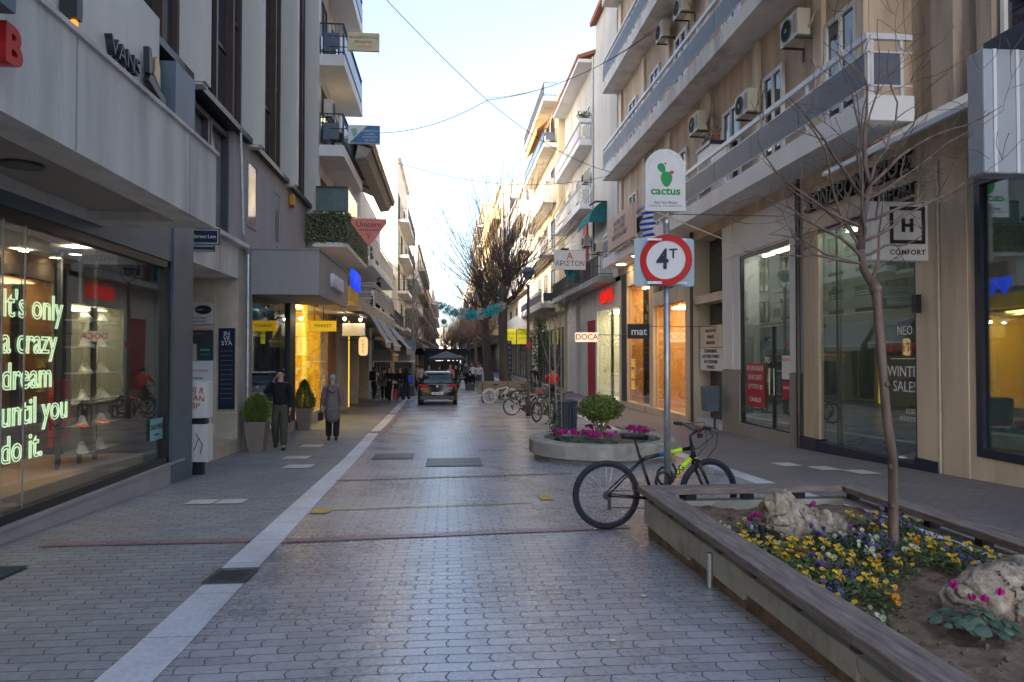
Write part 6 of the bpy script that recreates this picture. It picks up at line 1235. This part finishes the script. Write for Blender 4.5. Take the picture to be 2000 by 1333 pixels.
# ================================================================= car
M['paint'] = mat('car_paint', (.006, .012, .014), .2, metal=0, var=.1); M['paint'].node_tree.nodes['Principled BSDF'].inputs['Coat Weight'].default_value = .3
M['carglass'] = mat('car_glass', (.02, .03, .04), .05, spec=1); M['tail'] = emis('tail_lamp', (.5, .01, .012), .03)
def car(x, y, lb):
    e = empty('parked_car', (x, y, gz(y)), lb, 'car')
    secs = [ # y, z0, w0, z1, w1, zb, wb, zr, wr
        (0.0, .30, .70, .55, .80, .92, .74, .93, .62), (.05, .26, .80, .60, .88, .96, .82, 1.0, .68), (.22, .24, .85, .6, .895, .97, .85, 1.26, .62), (.45, .22, .86, .6, .895, .97, .86, 1.44, .56), (1.2, .2, .87, .6, .90, .95, .87, 1.485, .58),
        (2.1, .2, .87, .6, .895, .93, .87, 1.42, .57), (3.0, .2, .87, .6, .895, .92, .85, .97, .70), (3.6, .22, .86, .6, .88, .86, .80, .90, .66), (4.1, .24, .80, .55, .80, .74, .72, .78, .58), (4.2, .3, .66, .5, .68, .62, .6, .63, .5)]
    mb = MB(); n = 10
    for (yy, z0, w0, z1, w1, zb, wb, zr, wr) in secs:
        mb.v += [(-w0, yy, z0), (-w1, yy, z1), (-wb, yy, zb), (-wr, yy, zr), (-wr*.5, yy, zr+.025), (wr*.5, yy, zr+.025), (wr, yy, zr), (wb, yy, zb), (w1, yy, z1), (w0, yy, z0)]
    for i in range(len(secs)-1):
        for k in range(n): mb.f.append((i*n+k, i*n+(k+1) % n, (i+1)*n+(k+1) % n, (i+1)*n+k)); mb.m.append(0)
    mb.f += [tuple(range(n))[::-1], tuple(range((len(secs)-1)*n, len(secs)*n))]; mb.m += [0, 0]
    o = mb.build('body', M['paint'], e, smooth=True); s = o.modifiers.new('e', 'EDGE_SPLIT'); s.split_angle = R(40)
    MB().add([(-.62, .03, 1.02), (.62, .03, 1.02), (.53, .40, 1.41), (-.53, .40, 1.41)], [(0, 1, 2, 3)]).build('rear_window', M['carglass'], e)
    for v in e.children[-1].data.vertices: v.co.y -= .02
    MB().add([(-.54, .44, 1.49), (.54, .44, 1.49), (.56, 1.2, 1.53), (-.56, 1.2, 1.53)], [(0, 1, 2, 3)]).build('roof', M['alu'], e); MB().prism([(-.54, .36, 1.43), (.54, .36, 1.43), (.54, .5, 1.48), (-.54, .5, 1.48)], (0, 0, .02)).build('spoiler', M['paint'], e)  # pale roof panel is a reflection put in as white colour
    for sg in (-1, 1):
        MB().add([(sg*.868, .5, .99), (sg*.878, 2.9, .97), (sg*.62, 2.1, 1.38), (sg*.61, .62, 1.41)], [(0, 1, 2, 3)]).build('side_window', M['carglass'], e)
        MB().prism([(sg*.38, -.02, .83), (sg*.83, .02, .84), (sg*.85, .02, .95), (sg*.72, -.02, .965), (sg*.42, -.03, .90)], (0, .06, 0)).build('taillight', M['tail'], e)
        MB().box(sg*.50, -.012, .36, sg*.78, .02, .40).build('reflector', M['tail'], e)
        MB().box(sg*.90, 2.55, .95, sg*1.03, 2.7, 1.07).build('mirror', M['paint'], e, bevel=.02)
        for yy in (.78, 3.35):
            w_ = MB().lathe([(.2, -.1), (.31, -.1), (.325, -.07), (.325, .07), (.31, .1), (.2, .1)], (0, 0, 0), 28, axis='x', closed=True).build('wheel', M['rubber'], e, smooth=False, loc=(sg*.80, yy, .325)); MB().lathe([(0, -.08), (.2, -.09), (.2, .09), (0, .08)], (0, 0, 0), 20, axis='x').build('rim', M['steel'], w_)
    MB().box(-.76, -.03, .24, .76, .10, .44).build('bumper', M['dark'], e, bevel=.02); MB().box(-.5, -.04, .25, .5, -.03, .27).build('chrome_strip', M['alu'], e)
    o = MB().box(-.26, -.03, .50, .26, -.012, .61).build('number_plate', M['whitep'], e); text('NHX 4021', .095, M['ink'], o, (0, -.032, .555), depth=.001)
    MB().lathe([(0, -.04), (.055, -.04), (.055, -.01)], (0, 0, .87), 20, axis='y').build('badge', M['alu'], e); MB().path([(.0, -.02, 1.03), (.25, .02, 1.07)], .01, 4).build('wiper', M['ink'], e); MB().box(-.78, -.022, .70, .78, -.012, .715).build('crease', M['ink'], e)
    return e
car(-.47, 32.5, 'black five door hatchback seen from behind with red tail lamps')

# ================================================================= people
def skin(nodes, edges, root=0, sub=1):
    me = bpy.data.meshes.new('t'); ks = list(nodes); me.from_pydata([nodes[k][:3] for k in ks], [(ks.index(a), ks.index(b)) for a, b in edges], [])
    o = bpy.data.objects.new('t', me); COL.objects.link(o); md = o.modifiers.new('s', 'SKIN'); md.use_smooth_shade = True; md.branch_smoothing = .6
    sv = me.skin_vertices[0].data
    for i, k in enumerate(ks):
        r = nodes[k][3]; sv[i].radius = r if hasattr(r, '__len__') else (r, r); sv[i].use_root = (i == root)
    if sub: o.modifiers.new('u', 'SUBSURF').levels = sub
    dg = bpy.context.evaluated_depsgraph_get(); m2 = o.evaluated_get(dg).to_mesh(); mb = MB(); mb.v = [tuple(v.co) for v in m2.vertices]; mb.f = [tuple(p.vertices) for p in m2.polygons]; mb.m = [0]*len(mb.f)
    o.evaluated_get(dg).to_mesh_clear(); bpy.data.objects.remove(o); return mb
def person(lb, x, y, rz=0, h=1.7, top=None, bot=None, hairm=None, hair='short', coat=0, stride=.25, arms='down', bulk=1., shoes=None, near=False, sit=False, z=None, bag=None, group=None, cat='person', long_=False, headm=None, stripe=False):
    e = empty('person', (x, y, gz(y) if z is None else z), lb, cat, group, rz=rz); s = h/1.72; k = bulk; rr = random.Random(int(abs(x*100+y*10)))
    hipz, dz = (.93, 0) if not sit else (.50, -.43)
    st = stride/2
    if sit: kn = {1: (.11, -.42, .50), -1: (-.11, -.42, .50)}; an_ = {1: (.12, -.45, .09), -1: (-.12, -.40, .09)}
    else: kn = {1: (.10, -st*.9-.02, .50), -1: (-.10, st*.35-.06, .50)}; an_ = {1: (.10, -st, .09), -1: (-.10, st, .09+.05*min(1, stride*2))}
    sh, el, wr = {}, {}, {}
    for g_ in (1, -1):
        sh[g_] = (.185*g_, 0, 1.40+dz); el[g_] = (.235*g_, .03-.08*g_*stride*2, 1.12+dz); wr[g_] = (.23*g_, -.03-.18*g_*stride*2, .88+dz)
    if arms in ('phone',): el[-1] = (-.30, -.10, 1.22); wr[-1] = (-.12, -.13, 1.50)
    if arms == 'front' or sit: 
        for g_ in (1, -1): el[g_] = (.24*g_, -.08, 1.14+dz); wr[g_] = (.12*g_, -.28, 1.10+dz)
    if arms == 'bars':
        for g_ in (1, -1): el[g_] = (.28*g_, -.18, 1.18+dz); wr[g_] = (.26*g_, -.42, 1.08+dz)
    hz = 1.605+dz
    N = {'pel': (0, 0, hipz, .12), 'abd': (0, -.005, 1.08+dz, (.125, .09)), 'che': (0, 0, 1.28+dz, (.15, .10)), 'ntop': (0, .0, 1.43+dz, .06), 'nk': (0, -.01, 1.49+dz, .052), 'h1': (0, -.015, 1.56+dz, (.068, .078)), 'h2': (0, -.005, 1.63+dz, (.078, .092)), 'h3': (0, 0, 1.69+dz, (.062, .07))}
    E_ = [('pel', 'abd'), ('abd', 'che'), ('che', 'ntop'), ('ntop', 'nk'), ('nk', 'h1'), ('h1', 'h2'), ('h2', 'h3')]
    for g_, q in ((1, 'l'), (-1, 'r')):
        N['sh'+q] = (*sh[g_], .06); N['el'+q] = (*el[g_], .042); N['wr'+q] = (*wr[g_], .027); d = (Vector(wr[g_])-Vector(el[g_])).normalized(); hd = Vector(wr[g_])+d*.06; N['ha'+q] = (*hd, (.038, .018)) 
        N['hi'+q] = (.09*g_, 0, hipz-.05, .085); N['kn'+q] = (*kn[g_], .058); N['an'+q] = (*an_[g_], .042); N['to'+q] = (an_[g_][0], an_[g_][1]-.14, .035, .035)
        E_ += [('ntop', 'sh'+q), ('sh'+q, 'el'+q), ('el'+q, 'wr'+q), ('wr'+q, 'ha'+q), ('pel', 'hi'+q), ('hi'+q, 'kn'+q), ('kn'+q, 'an'+q), ('an'+q, 'to'+q)]
    S_ = Matrix.Scale(s, 4)
    b = skin(N, E_, 0, 1)
    # face and fingers belong to the body surface
    b.path([(0, -.085, hz+.04), (0, -.112, hz+.0), (0, -.09, hz-.015)], [.008, .014, .010], 6)
    for g_ in (1, -1): b.ball((.078*g_, .0, hz+.015), (.012, .02, .03), 6, 5)
    for g_, q in ((1, 'l'), (-1, 'r')):
        p = Vector(N['ha'+q][:3]); d = (Vector(wr[g_])-Vector(el[g_])).normalized(); sd = d.cross(Vector((g_, 0, 0))).normalized() if abs(d.x) < .9 else Vector((0, 1, 0))
        for f in range(4):
            o_ = sd*(f-1.5)*.019; c = Vector((-.012*g_, 0, 0)); L_ = (.062, .072, .068, .052)[f]; b.path([p+o_+d*.01, p+o_+d*(.02+L_*.5)+c*.3, p+o_+d*(.02+L_)+c*1.3], [.0095, .0085, .006], 5)
        b.path([p-d*.03+sd*.03, p+sd*.052+d*.0, p+sd*.055+d*.03], [.011, .010, .007], 5)
    b.xf(S_); b.build('body', M['skin'], e, smooth=True)
    def merge(n2, e2, m_, nm, sub=1):
        b2 = skin(n2, e2, 0, sub); b2.xf(S_); return b2.build(nm, m_, e, smooth=True)
    T = {n: (*N[n][:3], N[n][3]) for n in N}
    n2 = {'pel': (0, 0, hipz-.02, (.168*k, .14*k)), 'abd': (0, 0, 1.10+dz, (.155*k, .125*k)), 'che': (0, .0, 1.28+dz, (.175*k, .135*k)), 'ntop': (0, .01, 1.42+dz, (.12, .09)), 'col': (0, .005, 1.475+dz, .075)}
    e2 = [('pel', 'abd'), ('abd', 'che'), ('che', 'ntop'), ('ntop', 'col')]
    for g_, q in ((1, 'l'), (-1, 'r')):
        n2['sh'+q] = (sh[g_][0], sh[g_][1], sh[g_][2]-.01, .082*k); n2['el'+q] = (*el[g_], .062*k); n2['wr'+q] = (*(Vector(wr[g_])*.96+Vector(el[g_])*.04), .045*k); e2 += [('ntop', 'sh'+q), ('sh'+q, 'el'+q), ('el'+q, 'wr'+q)]
    if coat:
        n2['sk'] = (0, .0, hipz-.12, (.185*k, .155*k)); n2['sk2'] = (0, .0, coat, (.205*k, .17*k)); e2 += [('pel', 'sk'), ('sk', 'sk2')]
    merge(n2, e2, top, 'coat' if coat else 'jacket', 2 if near else 1)
    n3 = {'pel': (0, 0, hipz+.02, (.145*k, .125*k)), 'abd': (0, -.005, 1.09+dz, (.138*k, .11*k))}; e3 = [('pel', 'abd')]
    for g_, q in ((1, 'l'), (-1, 'r')):
        n3['hi'+q] = (.09*g_, 0, hipz-.08, .105*k); n3['kn'+q] = (*kn[g_], .085*k); n3['an'+q] = (an_[g_][0], an_[g_][1], an_[g_][2]-.015, .072*k); e3 += [('pel', 'hi'+q), ('hi'+q, 'kn'+q), ('kn'+q, 'an'+q)]
    merge(n3, e3, bot, 'trousers', 2 if near else 1)
    for g_ in (1, -1):
        a = an_[g_]; mb = MB(); mb.path([(a[0], a[1]+.06, a[2]-.045), (a[0], a[1]-.02, a[2]-.04), (a[0], a[1]-.12, a[2]-.055), (a[0], a[1]-.19, a[2]-.06)], [.04, .05, .043, .026], 8); mb.xf(S_); mb.build('shoe', shoes or M['ink'], e, smooth=True)
    hm = MB(); hm.ball((0, .012, hz+.055), (.092, .105, .088), 14, 9, jit=.1)
    for i, v in enumerate(hm.v):
        if v[1] < -.03 and v[2] < hz+.075: hm.v[i] = (v[0]*.9, -.03, max(v[2], hz+.06) if hair != 'hat' else hz+.07)
    if hair == 'long': hm.path([(0, .03, hz+.05), (0, .075, hz-.08), (0, .085, hz-.27)], [.075, .085, .045], 10)
    if hair == 'bun': hm.ball((0, .11, hz+.09), .045, 8, 6)
    if hair == 'hat': hm.lathe([(.1, hz+.055), (.1, hz+.11), (.07, hz+.15), (0, hz+.16)], (0, .0, 0), 14)
    hm.xf(S_); hm.build('cap' if hair == 'hat' else 'hair', hairm or M['ink'], e, smooth=True)
    if near:
        mb = MB()
        for g_ in (1, -1): mb.ball((.03*g_, -.085, hz+.03), (.013, .008, .007), 8, 5)
        mb.path([(-.026, -.092, hz-.045), (0, -.1, hz-.048), (.026, -.092, hz-.045)], .005, 5); mb.xf(S_); mb.build('face_features', M['brown'], e)
    if stripe:
        for g_, q in ((1, 'l'),): mb = MB(); mb.path([(.09+.10, 0, .85), (kn[g_][0]+.085, kn[g_][1]-.02, .5), (an_[g_][0]+.072, an_[g_][1]-.02, .12)], .022, 5); mb.xf(S_); mb.build('trouser_stripe', M['whiteink'], e)
    return e
olive = mat('olive_trousers', (.065, .075, .05), .85, bump=.5, bscale=30); navy = mat('navy_fleece', (.008, .010, .016), .9, bump=.3); coatm = mat('taupe_coat', (.19, .155, .145), .85, var=.15, bump=.5, bscale=30); blk = mat('black_cloth', (.012, .012, .015), .85); grey_hair = mat('grey_hair', (.32, .32, .33), .8); jeans = mat('blue_jeans', (.04, .09, .14), .85); dkj = mat('dark_jeans', (.02, .03, .045), .85); brown_hair = mat('brown_hair', (.05, .025, .015), .6); redj = mat('red_jacket', (.60, .03, .02), .6); blond = mat('blond_hair', (.35, .22, .10), .6)
man = person('man in black fleece and olive trousers walking with a phone at his ear', -3.68, 16.2, .1, 1.74, navy, olive, blk, 'short', 0, .34, 'phone', 1.05, near=True)
mb = MB().box(-.012, -.035, -.06, .012, .035, .07).build('mobile_phone', M['ink'], label='black phone held at the ear of the walking man', cat='phone'); mb.location = (-3.80, 16.06, .24+1.56*1.01)
wom = person('older woman with grey hair in a long taupe hooded coat walking away', -2.83, 18.0, PI+.1, 1.62, coatm, blk, grey_hair, 'short', .44, .26, 'down', 1.12, near=True)
h_ = MB(); h_.path([(-.09, .10, 1.42), (-.06, .16, 1.36), (0, .18, 1.30), (.06, .16, 1.36), (.09, .10, 1.42)], [.045, .055, .06, .055, .045], 8); h_.xf(Matrix.Scale(1.62/1.72, 4)); h_.build('hood', coatm, wom, smooth=True)
bg_ = empty('handbag', (-2.6, 17.95, .75), 'dark handbag carried by the woman in the taupe coat', 'bag'); bg_.location = (-3.1, 17.9, .72); MB().box(-.05, -.1, 0, .05, .1, .2).build('pouch', blk, bg_, bevel=.02); MB().path([(0, -.08, .2), (0, 0, .55), (0, .08, .2)], .008, 5).build('strap', blk, bg_)
person('person with a black backpack pushing a stroller', -3.85, 38.0, PI-.4, 1.68, M['acw'], dkj, brown_hair, 'short', 0, .3, 'bars')
o = MB().box(-.17, -.12, 0, .17, .08, .5).build('backpack', blk, label='black backpack on the person pushing a stroller', cat='backpack', bevel=.04); o.location = (-3.9, 37.82, 1.0)
o = empty('stroller', (-3.45, 38.4, 0), 'small folding stroller pushed along the left pavement', 'stroller'); mb = MB(); mb.path([(-.3, 0, 1.0), (0, 0, .5), (.25, 0, .1)], .018, 6); mb.path([(-.25, .25, .1), (.1, .25, .6), (.3, .25, .9)], .018, 6); mb.build('frame', M['dark'], o)
for (a, b) in ((-.25, .25), (.25, 0)): MB().lathe([(.05, -.02), (.1, -.02), (.1, .02), (.05, .02)], (a, b, .1), 14, axis='y', closed=True).build('wheel', M['rubber'], o)
person('young woman in black trousers with a white side stripe, left side group', -2.86, 35.7, -.2, 1.70, blk, blk, brown_hair, 'long', 0, .4, 'front', stripe=True)
person('person in a brown coat at the back of the group on the left', -3.25, 37.2, PI, 1.68, coatm, blk, brown_hair, 'short', .7, .2)
person('woman in black jacket and blue jeans in the middle of the group on the left', -2.42, 36.6, .3, 1.68, navy, jeans, brown_hair, 'long', 0, .2, 'front')
person('young woman in dark jacket and flared jeans with white shoes seen from behind', -2.03, 35.6, PI+.3, 1.66, blk, dkj, blk, 'long', 0, .35, 'down', shoes=M['whitep'])
o = MB().box(-.13, -.12, 0, .15, .1, .38).build('backpack', mat('bag_blue', (.01, .08, .5), .6), label='bright blue bag on the young woman in flared jeans', cat='backpack', bevel=.05); o.location = (-1.83, 35.45, .95)
person('child in red trousers among the group of young women', -2.6, 36.0, 0, 1.05, blk, redj, brown_hair, 'short', 0, .15)
person('dark haired woman in dark coat at the rear of the group on the left', -2.2, 38.4, 0, 1.66, dkj, blk, brown_hair, 'long', .8, .2)
person('dark clothed person leaning on the balcony rail over the left shops', -3.2, 33.5, -1.2, 1.65, blk, blk, blk, 'short', 0, .05, 'front', z=4.3)
cyc = person('cyclist in a bright red jacket riding away by the right hand shops', 4.62, 31.5, PI, 1.72, redj, blk, blk, 'hat', 0, .3, 'bars', 1.1)
bicycle('black bicycle ridden by the person in the red jacket', (4.62, 31.2, gz(31.5)), PI/2, blk, detail=False)
person('person in black clothes walking away on the right near the street lamp', 4.72, 39.5, PI, 1.76, blk, blk, brown_hair, 'short', 0, .3, 'down', 1.1)
person('seated person in dark navy with back to the camera by the white carrier bag', 1.45, 47.5, PI+.3, 1.7, navy, blk, blk, 'short', sit=True, arms='front')
o = MB().prism([(-.2, 0, 0), (.2, 0, 0), (.12, 0, .55), (-.08, 0, .6)], (0, .15, 0)).build('carrier_bag', M['whitep'], label='white carrier bag standing beside the seated dark figure', cat='bag', bevel=.03); o.location = (.95, 47.3, .1)
o = MB().box(-.3, -.2, 0, .3, .2, .45).build('stool', M['dark'], label='dark block seat under the seated person in navy', cat='seat'); o.location = (1.45, 47.5, 0)
cols = {'pink': mat('pink_top', (.6, .25, .2), .8), 'white': mat('white_top', (.6, .6, .6), .8), 'black': blk, 'navy blue': navy, 'grey': mat('grey_top', (.25, .25, .27), .8), 'beige': mat('beige_top', (.45, .35, .25), .8), 'blue': mat('blue_top', (.08, .14, .25), .8)}
far = [(2.15, 50, 'white', 'long'), (1.8, 52, 'white', 'short'), (2.35, 54, 'pink', 'long'), (1.6, 57, 'grey', 'short'), (2.0, 60, 'black', 'long'), (2.6, 62, 'black', 'short'), (1.7, 66, 'blue', 'short'), (2.3, 68, 'navy blue', 'short'), (3.0, 70, 'pink', 'long'), (1.4, 74, 'black', 'short'), (2.0, 78, 'grey', 'short'), (2.9, 80, 'white', 'long'), (3.3, 85, 'black', 'short'), (2.4, 90, 'beige', 'short'), (3.0, 96, 'blue', 'short'), (2.2, 100, 'black', 'long')]
protos = {}
for i, (x, y, c, hr) in enumerate(far):
    key = (c, hr)
    if key not in protos: protos[key] = p_ = person('p', x, y, PI if i % 2 else 0, 1.7, cols[c], jeans if i % 3 == 0 else blk, brown_hair if i % 2 else blk, hr, 0, .35)
    else: p_ = dup(protos[key], (x, y, 0), PI if i % 2 else .2)
    tag(p_, 'pedestrian in a %s top in the distant crowd beyond the trees' % c, 'person', 'distant pedestrians in %s' % c)
for i, (x, y, c) in enumerate([(-1.6, 43, 'beige'), (-1.15, 44, 'black'), (-.55, 46.5, 'black'), (.15, 46, 'pink'), (-1.9, 46, 'grey'), (.5, 47, 'black')]):
    p_ = person('%s clothed %s person standing behind the black car, number of the cafe side group' % (c, ['taller', 'second', 'third', 'fair haired', 'fifth', 'last'][i]), x, y, [PI, 0][i % 2], 1.7, cols[c], blk, blond if i == 3 else brown_hair, 'long' if i % 2 else 'short', 0, .1)
    p_['label'] = ['beige coated person behind the car at its left edge', 'black coated person behind the car near its left edge', 'black clothed person standing by the cafe behind the car roof', 'fair haired person in pink behind the car roof', 'grey clothed person near the green hedge', 'black clothed person right of the fair haired one behind the car'][i]
# far street furniture: cafe
cf = empty('parasol', (-.1, 48, 0), 'dark navy cafe parasol behind the car', 'parasol'); mb = MB(); c_ = M['blueg']
mb.add([(0, 0, 2.62)]+[(1.25*math.cos(PI/4+PI/2*k)*1.0, 1.25*math.sin(PI/4+PI/2*k), 2.15) for k in range(4)], [(0, 1, 2), (0, 2, 3), (0, 3, 4), (0, 4, 1)]); mb.xf(Matrix.Diagonal((1.35, 1.35, 1, 1)))
for i in range(4): a, b = mb.v[1+i], mb.v[1+(i+1) % 4]; mb.add([a, b, (b[0], b[1], b[2]-.15), (a[0], a[1], a[2]-.15)], [(0, 1, 2, 3)])
mb.build('canopy', M['dark'] if False else mat('parasol_navy', (.05, .065, .085), .8), cf); MB().tube((0, 0, 0), (0, 0, 2.6), .03).build('pole', M['dark'], cf)
cb = empty('cafe_pavilion', (-.6, 53, 0), 'black cafe terrace tent with glazed sides in the middle of the street', 'tent'); MB().box(-1.9, -1, 2.35, 2.2, 4, 2.65).box(-1.7, -.9, 2.66, 2.0, 3.8, 2.8).build('roof', blk, cb)
mb = MB(); [mb.box(x, -1, 0, x+.07, -.93, 2.35) for x in (-1.85, -.85, .15, 1.15, 2.1)]; mb.box(-1.85, -.99, .9, 2.15, -.95, .96); mb.build('posts', blk, cb); MB().box(-1.8, -.9, .05, 2.1, -.86, 1.0).build('windbreak', M['carglass'], cb); MB().box(-1.2, 1.0, .1, 1.4, 1.1, 1.9).build('counter', M['brown'], cb)
for i, (x, y) in enumerate([(-1.2, 50), (.7, 50.2), (-.3, 51), (1.4, 50.8)]):
    e = empty('cafe_table', (x, y, 0), 'small round dark cafe table by the black terrace tent', 'table', 'cafe tables'); MB().lathe([(0, .72), (.35, .72), (.35, .75), (0, .75)], (0, 0, 0), 20).build('tabletop', M['brown'], e); MB().tube((0, 0, 0), (0, 0, .72), .03).lathe([(.2, 0), (.05, .04)], (0, 0, 0), 12).build('leg', M['dark'], e)
o = awning('terrace_awning', 'long dark terrace awning sloping from the left houses towards the tent', -4.6, 4.9, -1.6, 2.95, 46.5, 58, blk, val=.3)
o = empty('shelving_stand', (3.6, 43, 0), 'tall black rack of blue and white goods beside the thick tree trunk', 'display rack'); mb = MB(); mb.box(-.2, -.2, 0, .2, .2, 3.2); mb.build('rack', M['ink'], o); mb = MB(); [mb.box(-.18, -.23, .3+.3*k, .18, -.2, .45+.3*k) for k in range(10)]; mb.build('goods', M['frost'], o)
o = empty('ivy_pillar', (5.9, 46, 0), 'tall ivy covered pillar on the right beyond the street lamp', 'climbing plant'); mb = MB(); leafball(mb, (0, 0, 3.0), (.55, .5, 2.0), 2600, .11, 7, .5); mb.build('foliage', M['leafd'], o); MB().tube((0, 0, 0), (0, 0, 4.5), .12).build('post', M['bark'], o)
e = empty('motor_scooter', (3.9, 36.8, 0), 'dark blue scooter parked near the thick tree trunk', 'scooter'); MB().prism([(-.7, -.15, .45), (-.1, -.15, .5), (.1, -.15, .3), (.4, -.15, .3), (.6, -.15, .95), (.5, -.15, 1.0), (.2, -.15, .45), (0, -.15, .75), (-.7, -.15, .8)], (0, .3, 0)).build('body', mat('scooter_blue', (.02, .035, .09), .3), e, bevel=.03)
for x in (-.5, .65): MB().lathe([(.12, -.05), (.24, -.05), (.24, .05), (.12, .05)], (x, 0, .24), 20, axis='y', closed=True).build('wheel', M['rubber'], e)
MB().prism([(.45, -.2, .95), (.62, -.2, .95), (.45, -.2, 1.4), (.4, -.2, 1.4)], (0, .4, 0)).build('windshield', M['frost'], e)
# ================================================================= garland and cables
g_ = empty('tinsel_garland', (1.1, 38, 4.4), 'turquoise tinsel garland sagging across the street near the tree', 'garland'); rr = random.Random(2); tq = leafm('turquoise_tinsel', (.0, .30, .36), (.03, .62, .66)); sv_ = leafm('silver_tinsel', (.35, .36, .4), (.6, .55, .5)); pts = []
for i in range(13):
    t = i/12; x = -1.55+3.3*t; z = .55-.0*t-.55*4*t*(1-t)*.9; pts.append((x, 0, z)); mb = MB(); m_ = tq if i % 4 else sv_; R_ = .27 if i % 3 else .17
    for k in range(260): d = Vector([rr.gauss(0, 1) for _ in range(3)]).normalized(); q = R_*rr.uniform(.3, 1.15); p = Vector((x, 0, z))+d*q; v = d.orthogonal().normalized(); mb.add([p-v*.02, p+v*.02, p+d*.11], [(0, 1, 2)])
    mb.build('tuft', m_, g_)
MB().path(pts, .02, 5).build('cord', M['ink'], g_)
wire('overhead_cable', [(-1.55-.0+1.1, 38, 4.95), (-4.2, 38, 5.6)], .012, M['ink'], .1, label='cable tying the turquoise garland to the left houses', cat='cable'); wire('overhead_cable', [(2.85, 38, 4.95), (7.4, 38, 6.3)], .012, M['ink'], .1, label='cable tying the turquoise garland to the right houses', cat='cable')
def P3(x, y, z): return (x, y, z)
node = (1.19, 22, 10.2)
for a, b, sg_, lb in (((-3.4, 19, 13.6), node, .12, 'overhead cable from the upper left flats to the crossing knot over the street'), (node, (6.9, 29.5, 10.0), .35, 'overhead cable from the crossing knot down to the right balconies'),
    ((-2.2, 23, 9.4), node, .25, 'overhead cable from the blue and white sign to the crossing knot'), (node, (6.85, 22.6, 13.0), .45, 'twisted cable from the crossing knot up to the right balconies'), ((-2.6, 27, 9.75), (6.9, 30, 10.0), .7, 'lowest long cable sagging right across the street between both facades')):
    wire('overhead_cable', [a, b], .011, M['ink'], sg_, label=lb, cat='cable')
o = wire('overhead_cable', [(1.19, 22, 10.26), (6.85, 22.7, 13.1)], .008, M['ink'], .52, label='thinner twin of the twisted cable rising to the right balconies', cat='cable')
# stray bits and stains in the gutters
for i, (x, y) in enumerate([(-.3, 5.2), (-1.2, 5.9), (1.3, 4.7), (-3.0, 11.9), (.9, 3.9)]):
    o = MB().ball((0, 0, .008), (.022, .015, .006), 6, 4, jit=.5).build('litter', M['acw'], label='tiny pale scrap lying on the paving', cat='litter', group='scraps on the paving'); o.location = (x, y, gz(y)+.006)
